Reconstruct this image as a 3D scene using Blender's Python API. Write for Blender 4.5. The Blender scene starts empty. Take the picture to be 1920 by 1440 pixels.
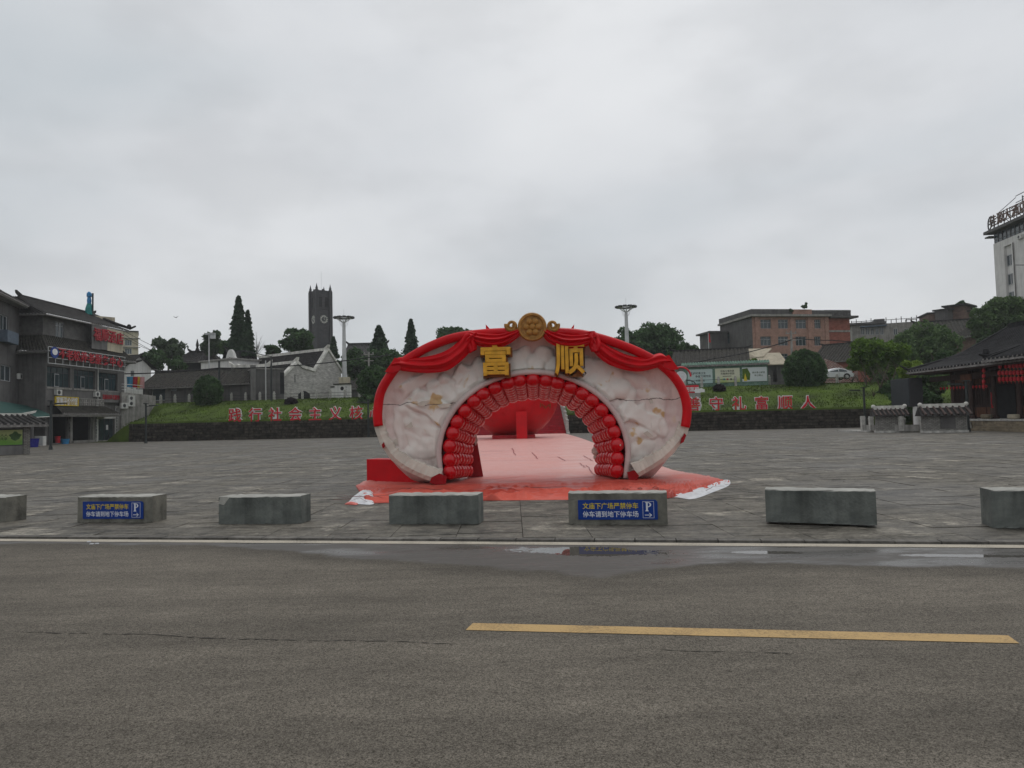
import bpy, math, random
import numpy as np
from mathutils import Vector, noise as mnoise

# ------------------------------------------------------------ camera, world, sun
scene = bpy.context.scene
COL = scene.collection
FPX = 1330.0
PITCH = math.atan(65.0 / FPX)
ROLL = 0.0235
CAMZ = 1.6
_F = Vector((0, math.cos(PITCH), math.sin(PITCH)))
_U0 = Vector((0, -math.sin(PITCH), math.cos(PITCH)))
_R0 = Vector((1, 0, 0))
_R = _R0 * math.cos(ROLL) - _U0 * math.sin(ROLL)
_U = _R0 * math.sin(ROLL) + _U0 * math.cos(ROLL)
cam = bpy.data.cameras.new('camera')
cam.sensor_width = 36.0
cam.lens = 36.0 * FPX / 1920.0
cam.clip_start = 0.1
cam.clip_end = 3000
camo = bpy.data.objects.new('camera', cam)
COL.objects.link(camo)
from mathutils import Matrix
m = Matrix((( _R.x, _U.x, -_F.x), (_R.y, _U.y, -_F.y), (_R.z, _U.z, -_F.z)))
camo.matrix_world = Matrix.Translation((0, 0, CAMZ)) @ m.to_4x4()
scene.camera = camo
scene.render.resolution_x = 1024
scene.render.resolution_y = 768

SUN_EL, SUN_AZ = math.radians(62), math.radians(25)     # azimuth measured from +Y towards +X
world = bpy.data.worlds.new('World')
scene.world = world
world.use_nodes = True
wn, wl = world.node_tree.nodes, world.node_tree.links
wn.clear()
w_out = wn.new('ShaderNodeOutputWorld')
w_bg = wn.new('ShaderNodeBackground')
w_bg.inputs['Strength'].default_value = 0.1
w_sky = wn.new('ShaderNodeTexSky')
w_sky.sky_type = 'NISHITA'
w_sky.sun_disc = False
w_sky.sun_elevation = SUN_EL
w_sky.sun_rotation = SUN_AZ
w_tc = wn.new('ShaderNodeTexCoord')
w_map = wn.new('ShaderNodeMapping'); w_map.inputs['Scale'].default_value = (1.0, 1.0, 2.2)
w_map.inputs['Location'].default_value = (3.1, 0.4, 0.2)
wl.new(w_tc.outputs['Generated'], w_map.inputs['Vector'])
w_n1 = wn.new('ShaderNodeTexNoise'); w_n1.inputs['Scale'].default_value = 1.7; w_n1.inputs['Detail'].default_value = 5
w_n1.inputs['Roughness'].default_value = 0.42; w_n1.inputs['Distortion'].default_value = 0.25
wl.new(w_map.outputs[0], w_n1.inputs['Vector'])
w_r = wn.new('ShaderNodeValToRGB')
w_r.color_ramp.elements[0].position = 0.30; w_r.color_ramp.elements[0].color = (0.455, 0.483, 0.502, 1)
w_r.color_ramp.elements[1].position = 0.66; w_r.color_ramp.elements[1].color = (0.635, 0.642, 0.648, 1)
e = w_r.color_ramp.elements.new(0.47); e.color = (0.55, 0.562, 0.575, 1)
wl.new(w_n1.outputs['Fac'], w_r.inputs['Fac'])
w_sep = wn.new('ShaderNodeSeparateXYZ'); wl.new(w_tc.outputs['Generated'], w_sep.inputs[0])
w_mr = wn.new('ShaderNodeMapRange'); w_mr.inputs['From Min'].default_value = 0.0; w_mr.inputs['From Max'].default_value = 0.55
w_mr.inputs['To Min'].default_value = 9.5; w_mr.inputs['To Max'].default_value = 10.2
wl.new(w_sep.outputs['Z'], w_mr.inputs['Value'])
w_mul = wn.new('ShaderNodeVectorMath'); w_mul.operation = 'SCALE'
w_n2 = wn.new('ShaderNodeTexNoise'); w_n2.inputs['Scale'].default_value = 4.2; w_n2.inputs['Detail'].default_value = 4; w_n2.inputs['Roughness'].default_value = 0.5
wl.new(w_map.outputs[0], w_n2.inputs['Vector'])
w_r2 = wn.new('ShaderNodeMapRange'); w_r2.inputs['From Min'].default_value = 0.34; w_r2.inputs['From Max'].default_value = 0.58
w_r2.inputs['To Min'].default_value = 0.925; w_r2.inputs['To Max'].default_value = 1.03; w_r2.interpolation_type = 'SMOOTHSTEP'
wl.new(w_n2.outputs['Fac'], w_r2.inputs['Value'])
w_m2 = wn.new('ShaderNodeVectorMath'); w_m2.operation = 'SCALE'
wl.new(w_r.outputs['Color'], w_m2.inputs[0]); wl.new(w_r2.outputs[0], w_m2.inputs['Scale'])
wl.new(w_m2.outputs[0], w_mul.inputs[0]); wl.new(w_mr.outputs[0], w_mul.inputs['Scale'])
w_mix = wn.new('ShaderNodeMix'); w_mix.data_type = 'RGBA'; w_mix.inputs['Factor'].default_value = 0.94
wl.new(w_sky.outputs[0], w_mix.inputs['A']); wl.new(w_mul.outputs[0], w_mix.inputs['B'])
wl.new(w_mix.outputs['Result'], w_bg.inputs['Color'])
wl.new(w_bg.outputs[0], w_out.inputs['Surface'])
sun = bpy.data.lights.new('sun', 'SUN')
sun.energy = 0.6; sun.angle = math.radians(25); sun.color = (1.0, 0.97, 0.93)
suno = bpy.data.objects.new('sun', sun); COL.objects.link(suno)
sd = Vector((math.sin(SUN_AZ) * math.cos(SUN_EL), math.cos(SUN_AZ) * math.cos(SUN_EL), math.sin(SUN_EL)))
suno.rotation_euler = sd.to_track_quat('Z', 'Y').to_euler()
vs = scene.view_settings
vs.view_transform = 'Standard'; vs.look = 'None'; vs.exposure = 0.33; vs.gamma = 1.0
vs.use_curve_mapping = False
scene.render.film_transparent = False
try:
    scene.cycles.max_bounces = 6; scene.cycles.diffuse_bounces = 3
except Exception:
    pass

# ------------------------------------------------------------ survey helpers: sight lines from the photograph to real positions
def ray(px, py):
    return _F + _R * ((px - 960) / FPX) - _U * ((py - 720) / FPX)
def G(px, py, z=0.0):
    r = ray(px, py); t = (z - CAMZ) / r.z
    return Vector((r.x * t, r.y * t, z))
def P(px, py, D):
    r = ray(px, py); t = D / r.y
    return Vector((r.x * t, D, CAMZ + r.z * t))
def HOR(px): return 785 - math.tan(ROLL) * (px - 960)
def XY(px, D):
    p = P(px, HOR(px), D); return (p.x, p.y)
class Fr:
    """A local frame: x along a facade (left to right), y into it, z up from its base."""
    def __init__(s, A, B, zb):
        s.A = Vector((A[0], A[1])); s.B = Vector((B[0], B[1])); s.zb = zb
        d = s.B - s.A; s.W = d.length; s.u = d / s.W; s.n = Vector((-s.u.y, s.u.x))
        s.ang = math.atan2(s.u.y, s.u.x); s.loc = (s.A.x, s.A.y, zb)
    def uv(s, px, py, dy=0.0):
        r = ray(px, py); r2 = Vector((r.x, r.y))
        t = ((s.A + s.n * dy).dot(s.n)) / r2.dot(s.n)
        q = r2 * t - s.A
        return q.dot(s.u), CAMZ + r.z * t - s.zb
    def rect(s, px0, py0, px1, py1, dy=0.0):
        pm = (px0 + px1) / 2; pv = (py0 + py1) / 2
        x0 = s.uv(px0, pv, dy)[0]; x1 = s.uv(px1, pv, dy)[0]
        zt = s.uv(pm, py0, dy)[1]; zb = s.uv(pm, py1, dy)[1]
        return x0, zb, x1, zt

# ------------------------------------------------------------ materials
def _new(name):
    m = bpy.data.materials.new(name); m.use_nodes = True
    nt = m.node_tree; b = nt.nodes['Principled BSDF']; return m, nt, b
def mat(name, col, rough=0.8, var=0.25, scale=3.0, bump=0.2, bscale=30.0, spec=0.3, metal=0.0, col2=None, stain=0.0, stretch=(1,1,1), bdist=0.02, tone=False, coat=0.0, detail=6):
    """plain surface: base colour broken by two noises, fine relief; tone=True adds the per-piece attribute"""
    m, nt, b = _new(name); N, L = nt.nodes, nt.links
    tc = N.new('ShaderNodeTexCoord'); mp = N.new('ShaderNodeMapping'); mp.inputs['Scale'].default_value = stretch
    geo = tc.outputs['Object']
    L.new(geo, mp.inputs['Vector'])
    n1 = N.new('ShaderNodeTexNoise'); n1.inputs['Scale'].default_value = scale; n1.inputs['Detail'].default_value = detail; n1.inputs['Roughness'].default_value = 0.65
    L.new(mp.outputs[0], n1.inputs['Vector'])
    c2 = col2 if col2 else tuple(c * (1 - var) for c in col)
    c1 = tuple(min(1, c * (1 + var * 0.6)) for c in col) if not col2 else col
    r = N.new('ShaderNodeValToRGB'); r.color_ramp.elements[0].position = 0.36; r.color_ramp.elements[1].position = 0.64
    r.color_ramp.elements[0].color = (*c2, 1); r.color_ramp.elements[1].color = (*c1, 1)
    L.new(n1.outputs['Fac'], r.inputs['Fac'])
    out = r.outputs['Color']
    if stain:
        ms = N.new('ShaderNodeMapping'); ms.inputs['Scale'].default_value = (2.5, 2.5, 0.25); L.new(geo, ms.inputs['Vector'])
        n3 = N.new('ShaderNodeTexNoise'); n3.inputs['Scale'].default_value = 1.2; n3.inputs['Detail'].default_value = 7; L.new(ms.outputs[0], n3.inputs['Vector'])
        r3 = N.new('ShaderNodeMapRange'); r3.inputs['From Min'].default_value = 0.45; r3.inputs['From Max'].default_value = 0.72
        r3.inputs['To Min'].default_value = 1.0; r3.inputs['To Max'].default_value = 1.0 - stain
        L.new(n3.outputs['Fac'], r3.inputs['Value'])
        vm = N.new('ShaderNodeVectorMath'); vm.operation = 'SCALE'; L.new(out, vm.inputs[0]); L.new(r3.outputs[0], vm.inputs['Scale']); out = vm.outputs[0]
    if tone:
        at = N.new('ShaderNodeAttribute'); at.attribute_name = 'tone'
        mr = N.new('ShaderNodeMapRange'); mr.inputs['To Min'].default_value = 0.68; mr.inputs['To Max'].default_value = 1.3
        L.new(at.outputs['Fac'], mr.inputs['Value'])
        vm = N.new('ShaderNodeVectorMath'); vm.operation = 'SCALE'; L.new(out, vm.inputs[0]); L.new(mr.outputs[0], vm.inputs['Scale']); out = vm.outputs[0]
    L.new(out, b.inputs['Base Color'])
    b.inputs['Roughness'].default_value = rough; b.inputs['Metallic'].default_value = metal
    b.inputs['Specular IOR Level'].default_value = spec
    if coat: b.inputs['Coat Weight'].default_value = coat; b.inputs['Coat Roughness'].default_value = 0.08
    if bump:
        n2 = N.new('ShaderNodeTexNoise'); n2.inputs['Scale'].default_value = bscale; n2.inputs['Detail'].default_value = 4; L.new(mp.outputs[0], n2.inputs['Vector'])
        bp = N.new('ShaderNodeBump'); bp.inputs['Strength'].default_value = bump; bp.inputs['Distance'].default_value = bdist
        L.new(n2.outputs['Fac'], bp.inputs['Height']); L.new(bp.outputs[0], b.inputs['Normal'])
    return m
def glass(name, col=(0.02, 0.03, 0.035), rough=0.08):
    m, nt, b = _new(name); N, L = nt.nodes, nt.links
    tc = N.new('ShaderNodeTexCoord'); n = N.new('ShaderNodeTexNoise'); n.inputs['Scale'].default_value = 1.3; L.new(tc.outputs['Object'], n.inputs['Vector'])
    r = N.new('ShaderNodeValToRGB'); r.color_ramp.elements[0].color = (*[c * 0.5 for c in col], 1); r.color_ramp.elements[1].color = (*[c * 1.8 for c in col], 1)
    L.new(n.outputs['Fac'], r.inputs['Fac']); L.new(r.outputs[0], b.inputs['Base Color'])
    b.inputs['Roughness'].default_value = rough; b.inputs['Specular IOR Level'].default_value = 0.6
    return m
def brickmat(name, c1, c2, mortar, scale=1.0, bw=0.25, bh=0.07, rough=0.85, msize=0.012, swap=True):
    m, nt, b = _new(name); N, L = nt.nodes, nt.links
    tc = N.new('ShaderNodeTexCoord'); sp = N.new('ShaderNodeSeparateXYZ'); L.new(tc.outputs['Object'], sp.inputs[0])
    ad = N.new('ShaderNodeMath'); ad.operation = 'ADD'; L.new(sp.outputs['X'], ad.inputs[0]); L.new(sp.outputs['Y'], ad.inputs[1])
    cb = N.new('ShaderNodeCombineXYZ'); L.new(ad.outputs[0], cb.inputs['X']); L.new(sp.outputs['Z'], cb.inputs['Y'])
    br = N.new('ShaderNodeTexBrick'); br.inputs['Scale'].default_value = scale; br.inputs['Brick Width'].default_value = bw; br.inputs['Row Height'].default_value = bh
    br.inputs['Mortar Size'].default_value = msize; br.inputs['Color1'].default_value = (*c1, 1); br.inputs['Color2'].default_value = (*c2, 1); br.inputs['Mortar'].default_value = (*mortar, 1)
    br.inputs['Bias'].default_value = 0.0
    L.new(cb.outputs[0], br.inputs['Vector'])
    n = N.new('ShaderNodeTexNoise'); n.inputs['Scale'].default_value = 1.6; n.inputs['Detail'].default_value = 8; n.inputs['Roughness'].default_value = 0.7; L.new(tc.outputs['Object'], n.inputs['Vector'])
    mr = N.new('ShaderNodeMapRange'); mr.inputs['From Min'].default_value = 0.3; mr.inputs['From Max'].default_value = 0.7; mr.inputs['To Min'].default_value = 0.65; mr.inputs['To Max'].default_value = 1.2
    L.new(n.outputs['Fac'], mr.inputs['Value'])
    vm = N.new('ShaderNodeVectorMath'); vm.operation = 'SCALE'; L.new(br.outputs['Color'], vm.inputs[0]); L.new(mr.outputs[0], vm.inputs['Scale'])
    L.new(vm.outputs[0], b.inputs['Base Color']); b.inputs['Roughness'].default_value = rough; b.inputs['Specular IOR Level'].default_value = 0.2
    bp = N.new('ShaderNodeBump'); bp.inputs['Strength'].default_value = 0.5; bp.inputs['Distance'].default_value = 0.02; bp.invert = True
    L.new(br.outputs['Fac'], bp.inputs['Height']); L.new(bp.outputs[0], b.inputs['Normal'])
    return m
def leafmat(name, c1, c2, scale=0.6):
    m, nt, b = _new(name); N, L = nt.nodes, nt.links
    tc = N.new('ShaderNodeTexCoord'); n = N.new('ShaderNodeTexNoise'); n.inputs['Scale'].default_value = scale; n.inputs['Detail'].default_value = 5; n.inputs['Roughness'].default_value = 0.75
    L.new(tc.outputs['Object'], n.inputs['Vector'])
    r = N.new('ShaderNodeValToRGB'); r.color_ramp.elements[0].position = 0.35; r.color_ramp.elements[1].position = 0.66
    r.color_ramp.elements[0].color = (*c1, 1); r.color_ramp.elements[1].color = (*c2, 1)
    L.new(n.outputs['Fac'], r.inputs['Fac']); L.new(r.outputs[0], b.inputs['Base Color'])
    b.inputs['Roughness'].default_value = 0.7; b.inputs['Specular IOR Level'].default_value = 0.15
    tr = N.new('ShaderNodeBsdfTranslucent'); L.new(r.outputs[0], tr.inputs['Color'])
    mx = N.new('ShaderNodeMixShader'); mx.inputs[0].default_value = 0.3
    o = N['Material Output']; L.new(b.outputs[0], mx.inputs[1]); L.new(tr.outputs[0], mx.inputs[2]); L.new(mx.outputs[0], o.inputs['Surface'])
    return m

M = {}
M['grey_wall'] = mat('grey_wall', (0.110, 0.106, 0.104), 0.9, 0.22, 0.9, 0.15, 20, stain=0.3)
M['grey_wall_light'] = mat('grey_wall_light', (0.165, 0.16, 0.155), 0.9, 0.2, 0.8, 0.15, 20, stain=0.3)
M['dark_brick'] = brickmat('dark_brick', (0.10, 0.098, 0.095), (0.14, 0.135, 0.13), (0.19, 0.185, 0.18), bw=0.3, bh=0.1)
M['concrete_trim'] = mat('concrete_trim', (0.30, 0.29, 0.27), 0.85, 0.25, 1.5, 0.2, 25, stain=0.4)
M['tile'] = mat('dark_tile', (0.040, 0.038, 0.037), 0.75, 0.5, 2.2, 0.3, 14, spec=0.2, stain=0.0)
M['tile_old'] = mat('mossy_tile', (0.068, 0.064, 0.054), 0.85, 0.5, 3.0, 0.4, 14, col2=(0.022, 0.021, 0.02), spec=.15)
M['tile_edge'] = mat('pale_tile_edge', (0.22, 0.21, 0.20), 0.8, 0.4, 4, 0.2, 30)
M['ridge_white'] = mat('white_ridge_plaster', (0.66, 0.65, 0.60), 0.85, 0.3, 1.2, 0.2, 20, stain=0.35)
M['white_wall'] = mat('white_plaster', (0.66, 0.65, 0.63), 0.88, 0.12, 0.5, 0.1, 20, stain=0.22)
M['hall_tile'] = mat('blackened_roof_tile', (0.024, 0.024, 0.026), 0.8, 0.5, 2.2, 0.3, 14, spec=0.15)
M['cream_wall'] = mat('cream_plaster', (0.50, 0.45, 0.34), 0.88, 0.2, 0.5, 0.1, 20, stain=0.3)
M['window_frame'] = mat('window_frame_metal', (0.42, 0.43, 0.44), 0.5, 0.1, 2, 0.0)
M['dark_frame'] = mat('dark_window_frame', (0.06, 0.06, 0.065), 0.5, 0.1, 2, 0.0)
M['glass'] = glass('window_glass', (0.03, 0.045, 0.052))
M['glass_teal'] = glass('teal_window_glass', (0.03, 0.05, 0.056))
M['sign_red'] = mat('weathered_red_sign', (0.38, 0.018, 0.03), 0.5, 0.25, 3, 0.0)
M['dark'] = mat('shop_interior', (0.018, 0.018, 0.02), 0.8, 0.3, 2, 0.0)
M['metal_pole'] = mat('grey_painted_steel', (0.50, 0.51, 0.51), 0.45, 0.12, 2, 0.0, metal=0.2)
M['dark_pole'] = mat('dark_green_painted_steel', (0.032, 0.038, 0.038), 0.5, 0.15, 3, 0.0)
M['black'] = mat('black_rubber', (0.012, 0.012, 0.013), 0.6, 0.1, 3, 0.0)
M['red_letter'] = mat('red_letter_paint', (0.55, 0.015, 0.03), 0.4, 0.12, 3, 0.0)
M['white_letter'] = mat('white_letter_edge', (0.72, 0.72, 0.72), 0.5, 0.08, 3, 0.0)
M['ac_white'] = mat('white_unit_metal', (0.60, 0.60, 0.57), 0.5, 0.12, 3, 0.0, stain=0.3)
M['stone_post'] = mat('pale_stone', (0.47, 0.46, 0.43), 0.85, 0.3, 4, 0.25, 30, stain=0.3)
M['bark'] = mat('bark', (0.075, 0.06, 0.045), 0.9, 0.4, 6, 0.5, 20)
M['leaf_dark'] = leafmat('dark_leaves', (0.032, 0.066, 0.026), (0.10, 0.175, 0.07))
M['leaf_mid'] = leafmat('mid_green_leaves', (0.042, 0.082, 0.030), (0.13, 0.205, 0.075))
M['leaf_bright'] = leafmat('bright_green_leaves', (0.05, 0.11, 0.015), (0.15, 0.25, 0.035))
M['leaf_yellow'] = leafmat('yellow_green_leaves', (0.10, 0.17, 0.02), (0.24, 0.34, 0.06))
M['leaf_conifer'] = leafmat('conifer_needles', (0.028, 0.056, 0.030), (0.08, 0.135, 0.070))
M['leaf_purple'] = leafmat('dark_purple_leaves', (0.020, 0.014, 0.018), (0.05, 0.038, 0.045))
M['leaf_haze'] = leafmat('haze_tinted_leaves', (0.042, 0.070, 0.038), (0.11, 0.155, 0.085))  # distance haze put into the leaf colour

HAZE = 0.00038
# ------------------------------------------------------------ mesh building
class MB:
    def __init__(s): s.v = []; s.f = []; s.mi = []; s.sm = False
    def add(s, vs, fs, mi=0):
        o = len(s.v); s.v.extend([tuple(p) for p in vs]); s.f.extend([tuple(i + o for i in f) for f in fs]); s.mi.extend([mi] * len(fs)); return s
    def box(s, x0, y0, z0, x1, y1, z1, mi=0):
        x0, x1 = min(x0, x1), max(x0, x1); y0, y1 = min(y0, y1), max(y0, y1); z0, z1 = min(z0, z1), max(z0, z1)
        vs = [(x0,y0,z0),(x1,y0,z0),(x1,y1,z0),(x0,y1,z0),(x0,y0,z1),(x1,y0,z1),(x1,y1,z1),(x0,y1,z1)]
        return s.add(vs, [(0,3,2,1),(4,5,6,7),(0,1,5,4),(1,2,6,5),(2,3,7,6),(3,0,4,7)], mi)
    def quad(s, a, b, c, d, mi=0): return s.add([a, b, c, d], [(0,1,2,3)], mi)
    def bar(s, a, b, r, n=6, r2=None, mi=0, cap=True):
        a, b = Vector(a), Vector(b); d = b - a
        if d.length < 1e-6: return s
        q = d.to_track_quat('Z', 'Y'); r2 = r if r2 is None else r2; vs = []
        for p, rr in ((a, r), (b, r2)):
            for i in range(n):
                t = 2 * math.pi * (i + .5) / n; vs.append(p + q @ Vector((rr * math.cos(t), rr * math.sin(t), 0)))
        fs = [(i, (i + 1) % n, n + (i + 1) % n, n + i) for i in range(n)]
        if cap: fs += [tuple(range(n - 1, -1, -1)), tuple(range(n, 2 * n))]
        return s.add(vs, fs, mi)
    def tube(s, pts, r, n=8, mi=0):
        pts = [Vector(p) for p in pts]; vs = []; m_ = len(pts); ref = None
        for i, p in enumerate(pts):
            d = (pts[min(i + 1, m_ - 1)] - pts[max(i - 1, 0)]).normalized()
            if ref is None: ref = d.orthogonal().normalized()
            ref = ref - d * ref.dot(d); ref.normalize(); oth = d.cross(ref); rr = r[i] if isinstance(r, (list, tuple)) else r
            for k in range(n):
                t = 2 * math.pi * k / n; vs.append(p + ref * (rr * math.cos(t)) + oth * (rr * math.sin(t)))
        fs = []
        for i in range(m_ - 1):
            for k in range(n):
                fs.append((i * n + k, i * n + (k + 1) % n, (i + 1) * n + (k + 1) % n, (i + 1) * n + k))
        fs += [tuple(range(n - 1, -1, -1)), tuple(range((m_ - 1) * n, m_ * n))]
        return s.add(vs, fs, mi)
    def lathe(s, prof, n=20, c=(0,0,0), mi=0):
        vs = []; k = len(prof)
        for r, z in prof:
            for i in range(n):
                t = 2 * math.pi * i / n; vs.append((c[0] + r * math.cos(t), c[1] + r * math.sin(t), c[2] + z))
        fs = [(j * n + i, j * n + (i + 1) % n, (j + 1) * n + (i + 1) % n, (j + 1) * n + i) for j in range(k - 1) for i in range(n)]
        fs += [tuple(range(n - 1, -1, -1)), tuple(range((k - 1) * n, k * n))]
        return s.add(vs, fs, mi)
    def prism_xz(s, poly, y0, y1, mi=0):
        """outline in x,z (counter-clockwise seen from the front) given a thickness in y"""
        n = len(poly); vs = [(x, y0, z) for x, z in poly] + [(x, y1, z) for x, z in poly]
        fs = [tuple(range(n)), tuple(range(2 * n - 1, n - 1, -1))] + [(i, i + n, (i + 1) % n + n, (i + 1) % n) for i in range(n)]
        return s.add(vs, fs, mi)
    def prism_yz(s, poly, x0, x1, mi=0):
        n = len(poly); vs = [(x0, y, z) for y, z in poly] + [(x1, y, z) for y, z in poly]
        fs = [tuple(range(n - 1, -1, -1)), tuple(range(n, 2 * n))] + [(i, (i + 1) % n, (i + 1) % n + n, i + n) for i in range(n)]
        return s.add(vs, fs, mi)
    def prism_xy(s, poly, z0, z1, mi=0):
        n = len(poly); vs = [(x, y, z0) for x, y in poly] + [(x, y, z1) for x, y in poly]
        fs = [tuple(range(n - 1, -1, -1)), tuple(range(n, 2 * n))] + [(i, (i + 1) % n, (i + 1) % n + n, i + n) for i in range(n)]
        return s.add(vs, fs, mi)
    def grid(s, pts, mi=0, flip=False):
        """pts[i][j] -> sheet"""
        a = len(pts); b = len(pts[0]); vs = [p for row in pts for p in row]
        fs = [(i*b+j, i*b+j+1, (i+1)*b+j+1, (i+1)*b+j) for i in range(a-1) for j in range(b-1)]
        if flip: fs = [f[::-1] for f in fs]
        return s.add(vs, fs, mi)
    def wall(s, x0, z0, x1, z1, holes=(), y=0.0, d=0.15, mi=0):
        """a wall face in the plane y with openings cut through and reveals of depth d"""
        xs = sorted(set([x0, x1] + [h[0] for h in holes] + [h[2] for h in holes])); xs = [x for x in xs if x0 <= x <= x1]
        zs = sorted(set([z0, z1] + [h[1] for h in holes] + [h[3] for h in holes])); zs = [z for z in zs if z0 <= z <= z1]
        for i in range(len(xs) - 1):
            for j in range(len(zs) - 1):
                cx, cz = (xs[i] + xs[i+1]) / 2, (zs[j] + zs[j+1]) / 2
                if any(h[0] < cx < h[2] and h[1] < cz < h[3] for h in holes): continue
                s.quad((xs[i], y, zs[j]), (xs[i+1], y, zs[j]), (xs[i+1], y, zs[j+1]), (xs[i], y, zs[j+1]), mi)
        for a, b, c, e in holes:
            s.quad((a, y, b), (a, y + d, b), (a, y + d, e), (a, y, e), mi); s.quad((c, y, b), (c, y, e), (c, y + d, e), (c, y + d, b), mi)
            s.quad((a, y, b), (c, y, b), (c, y + d, b), (a, y + d, b), mi); s.quad((a, y, e), (a, y + d, e), (c, y + d, e), (c, y, e), mi)
        return s
    def mesh(s, name, mats):
        me = bpy.data.meshes.new(name); me.from_pydata(s.v, [], s.f)
        for m_ in (mats if isinstance(mats, (list, tuple)) else [mats]): me.materials.append(m_)
        if any(s.mi): me.polygons.foreach_set('material_index', s.mi)
        if s.sm: me.polygons.foreach_set('use_smooth', [True] * len(me.polygons))
        me.update(); return me
    def build(s, name, mats, parent=None, loc=(0,0,0), rz=0.0, label=None):
        me = s.mesh(name, mats)
        return link(name, me, parent, loc, rz, label)
def link(name, me, parent=None, loc=(0,0,0), rz=0.0, label=None):
    o = bpy.data.objects.new(name, me); COL.objects.link(o); o.location = loc
    if rz: o.rotation_euler = (0, 0, rz)
    if parent is not None: o.parent = parent
    if label: o['label'] = label
    return o
def tag(o, label, cat, group=None):
    o['label'] = label; o['category'] = cat
    if group: o['group'] = group
    return o
def thing(name, label, cat, loc=(0,0,0), rz=0.0, group=None):
    o = bpy.data.objects.new(name, None); COL.objects.link(o); o.location = loc; o.rotation_euler = (0, 0, rz)
    o.empty_display_size = 0.2
    return tag(o, label, cat, group)
def copy_thing(src, loc, rz, label):
    c = src.copy(); COL.objects.link(c); c.location = loc; c.rotation_euler = (0, 0, rz); c['label'] = label
    for ch in list(src.children):
        d = ch.copy(); COL.objects.link(d); d.parent = c
        for g in list(ch.children):
            e2 = g.copy(); COL.objects.link(e2); e2.parent = d
    return c
def smooth(me_or_obj, ang=None):
    me = me_or_obj.data if hasattr(me_or_obj, 'data') else me_or_obj
    me.polygons.foreach_set('use_smooth', [True] * len(me.polygons)); return me_or_obj
def settone(me, vals):
    a = me.attributes.new('tone', 'FLOAT', 'FACE'); a.data.foreach_set('value', vals)
def pieces(parent, items, name, mat_, limit=300, stuff_name=None):
    """items: (key, verts, faces) of single laid pieces; the nearest become objects, the rest one joined part"""
    items = sorted(items, key=lambda t: t[0])
    rnd = random.Random(len(items))
    for k, vs, fs in items[:limit]:
        me = bpy.data.meshes.new(name); me.from_pydata(vs, [], fs); me.materials.append(mat_)
        settone(me, [rnd.random()] * len(fs)); link(name, me, parent)
    rest = items[limit:]
    if rest:
        V = []; F = []; T = []
        for k, vs, fs in rest:
            o = len(V); V.extend(vs); F.extend([tuple(i + o for i in f) for f in fs]); T.extend([rnd.random()] * len(fs))
        me = bpy.data.meshes.new(stuff_name or name); me.from_pydata(V, [], F); me.materials.append(mat_); settone(me, T)
        o = link(stuff_name or (name + '_courses'), me, parent); o['kind'] = 'stuff'

_tc = {}
def glyphs(s, size, extrude=0.0, bold=0.0, spacing=1.0, bevel=0.0):
    """flat lettering as a mesh, standing in the x,z plane, centred, facing -y"""
    key = (s, size, extrude, bold, spacing, bevel)
    if key in _tc: return _tc[key]
    cu = bpy.data.curves.new('lettering', 'FONT'); cu.body = s; cu.size = size; cu.extrude = extrude; cu.offset = bold
    cu.align_x = 'CENTER'; cu.align_y = 'CENTER'; cu.space_character = spacing; cu.resolution_u = 2
    cu.bevel_depth = bevel; cu.bevel_resolution = 1 if bevel else 0
    o = bpy.data.objects.new('lettering', cu); COL.objects.link(o)
    dg = bpy.context.evaluated_depsgraph_get()
    me = bpy.data.meshes.new_from_object(o.evaluated_get(dg))
    bpy.data.objects.remove(o); bpy.data.curves.remove(cu)
    n = len(me.vertices); co = np.empty(n * 3); me.vertices.foreach_get('co', co); co = co.reshape(-1, 3)
    if n:
        mn, mx = co.min(0), co.max(0); c = (mn + mx) / 2
        co = np.stack([co[:, 0] - c[0], -co[:, 2], co[:, 1] - c[1]], 1)
        me.vertices.foreach_set('co', co.ravel())
    me.materials.clear(); me.update(); _tc[key] = me
    return me
def letters(s, size, mat_, parent, loc, name='lettering', extrude=0.005, bold=0.0, w=None, rz=0.0, spacing=1.0, bevel=0.0):
    me = glyphs(s, size, extrude, bold, spacing, bevel).copy(); me.materials.append(mat_)
    o = link(name, me, parent, loc, rz)
    if w:
        n = len(me.vertices); co = np.empty(n * 3); me.vertices.foreach_get('co', co); co = co.reshape(-1, 3)
        ww = co[:, 0].max() - co[:, 0].min(); o.scale = (w / ww, 1, 1)
    return o

# ------------------------------------------------------------ ground levels
SK = 0.17                       # the road and the far wall run askew to the view by this slope
LEN = math.sqrt(1 + SK * SK)
def kerb_y(x): return 9.5 - SK * x
def wall_y(x): return 73.0 - SK * x
def sdist(x, y): return (y - wall_y(x)) / LEN
def sst(a, b, t):
    t = max(0.0, min(1.0, (t - a) / (b - a))); return t * t * (3 - 2 * t)
def walltop(x): return 2.0 - 0.25 * sst(-40, 35, x)
def terr(x, y):
    s_ = sdist(x, y)
    if s_ < 0: return 0.0
    top = walltop(x)
    z = top + (4.75 - top) * sst(-2.0, 14, s_) * 1.0
    z += (1.5 + 5.0 * sst(0, 25, x)) * sst(26, 105, s_) + 3 * sst(100, 260, s_)
    e0_ = -46.9 - 30 * sst(9, 20, s_)
    z *= sst(e0_, e0_ + 3.4, x) if s_ < 30 else max(sst(-48.2, -43.4, x), sst(30, 60, s_))
    return z

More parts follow.
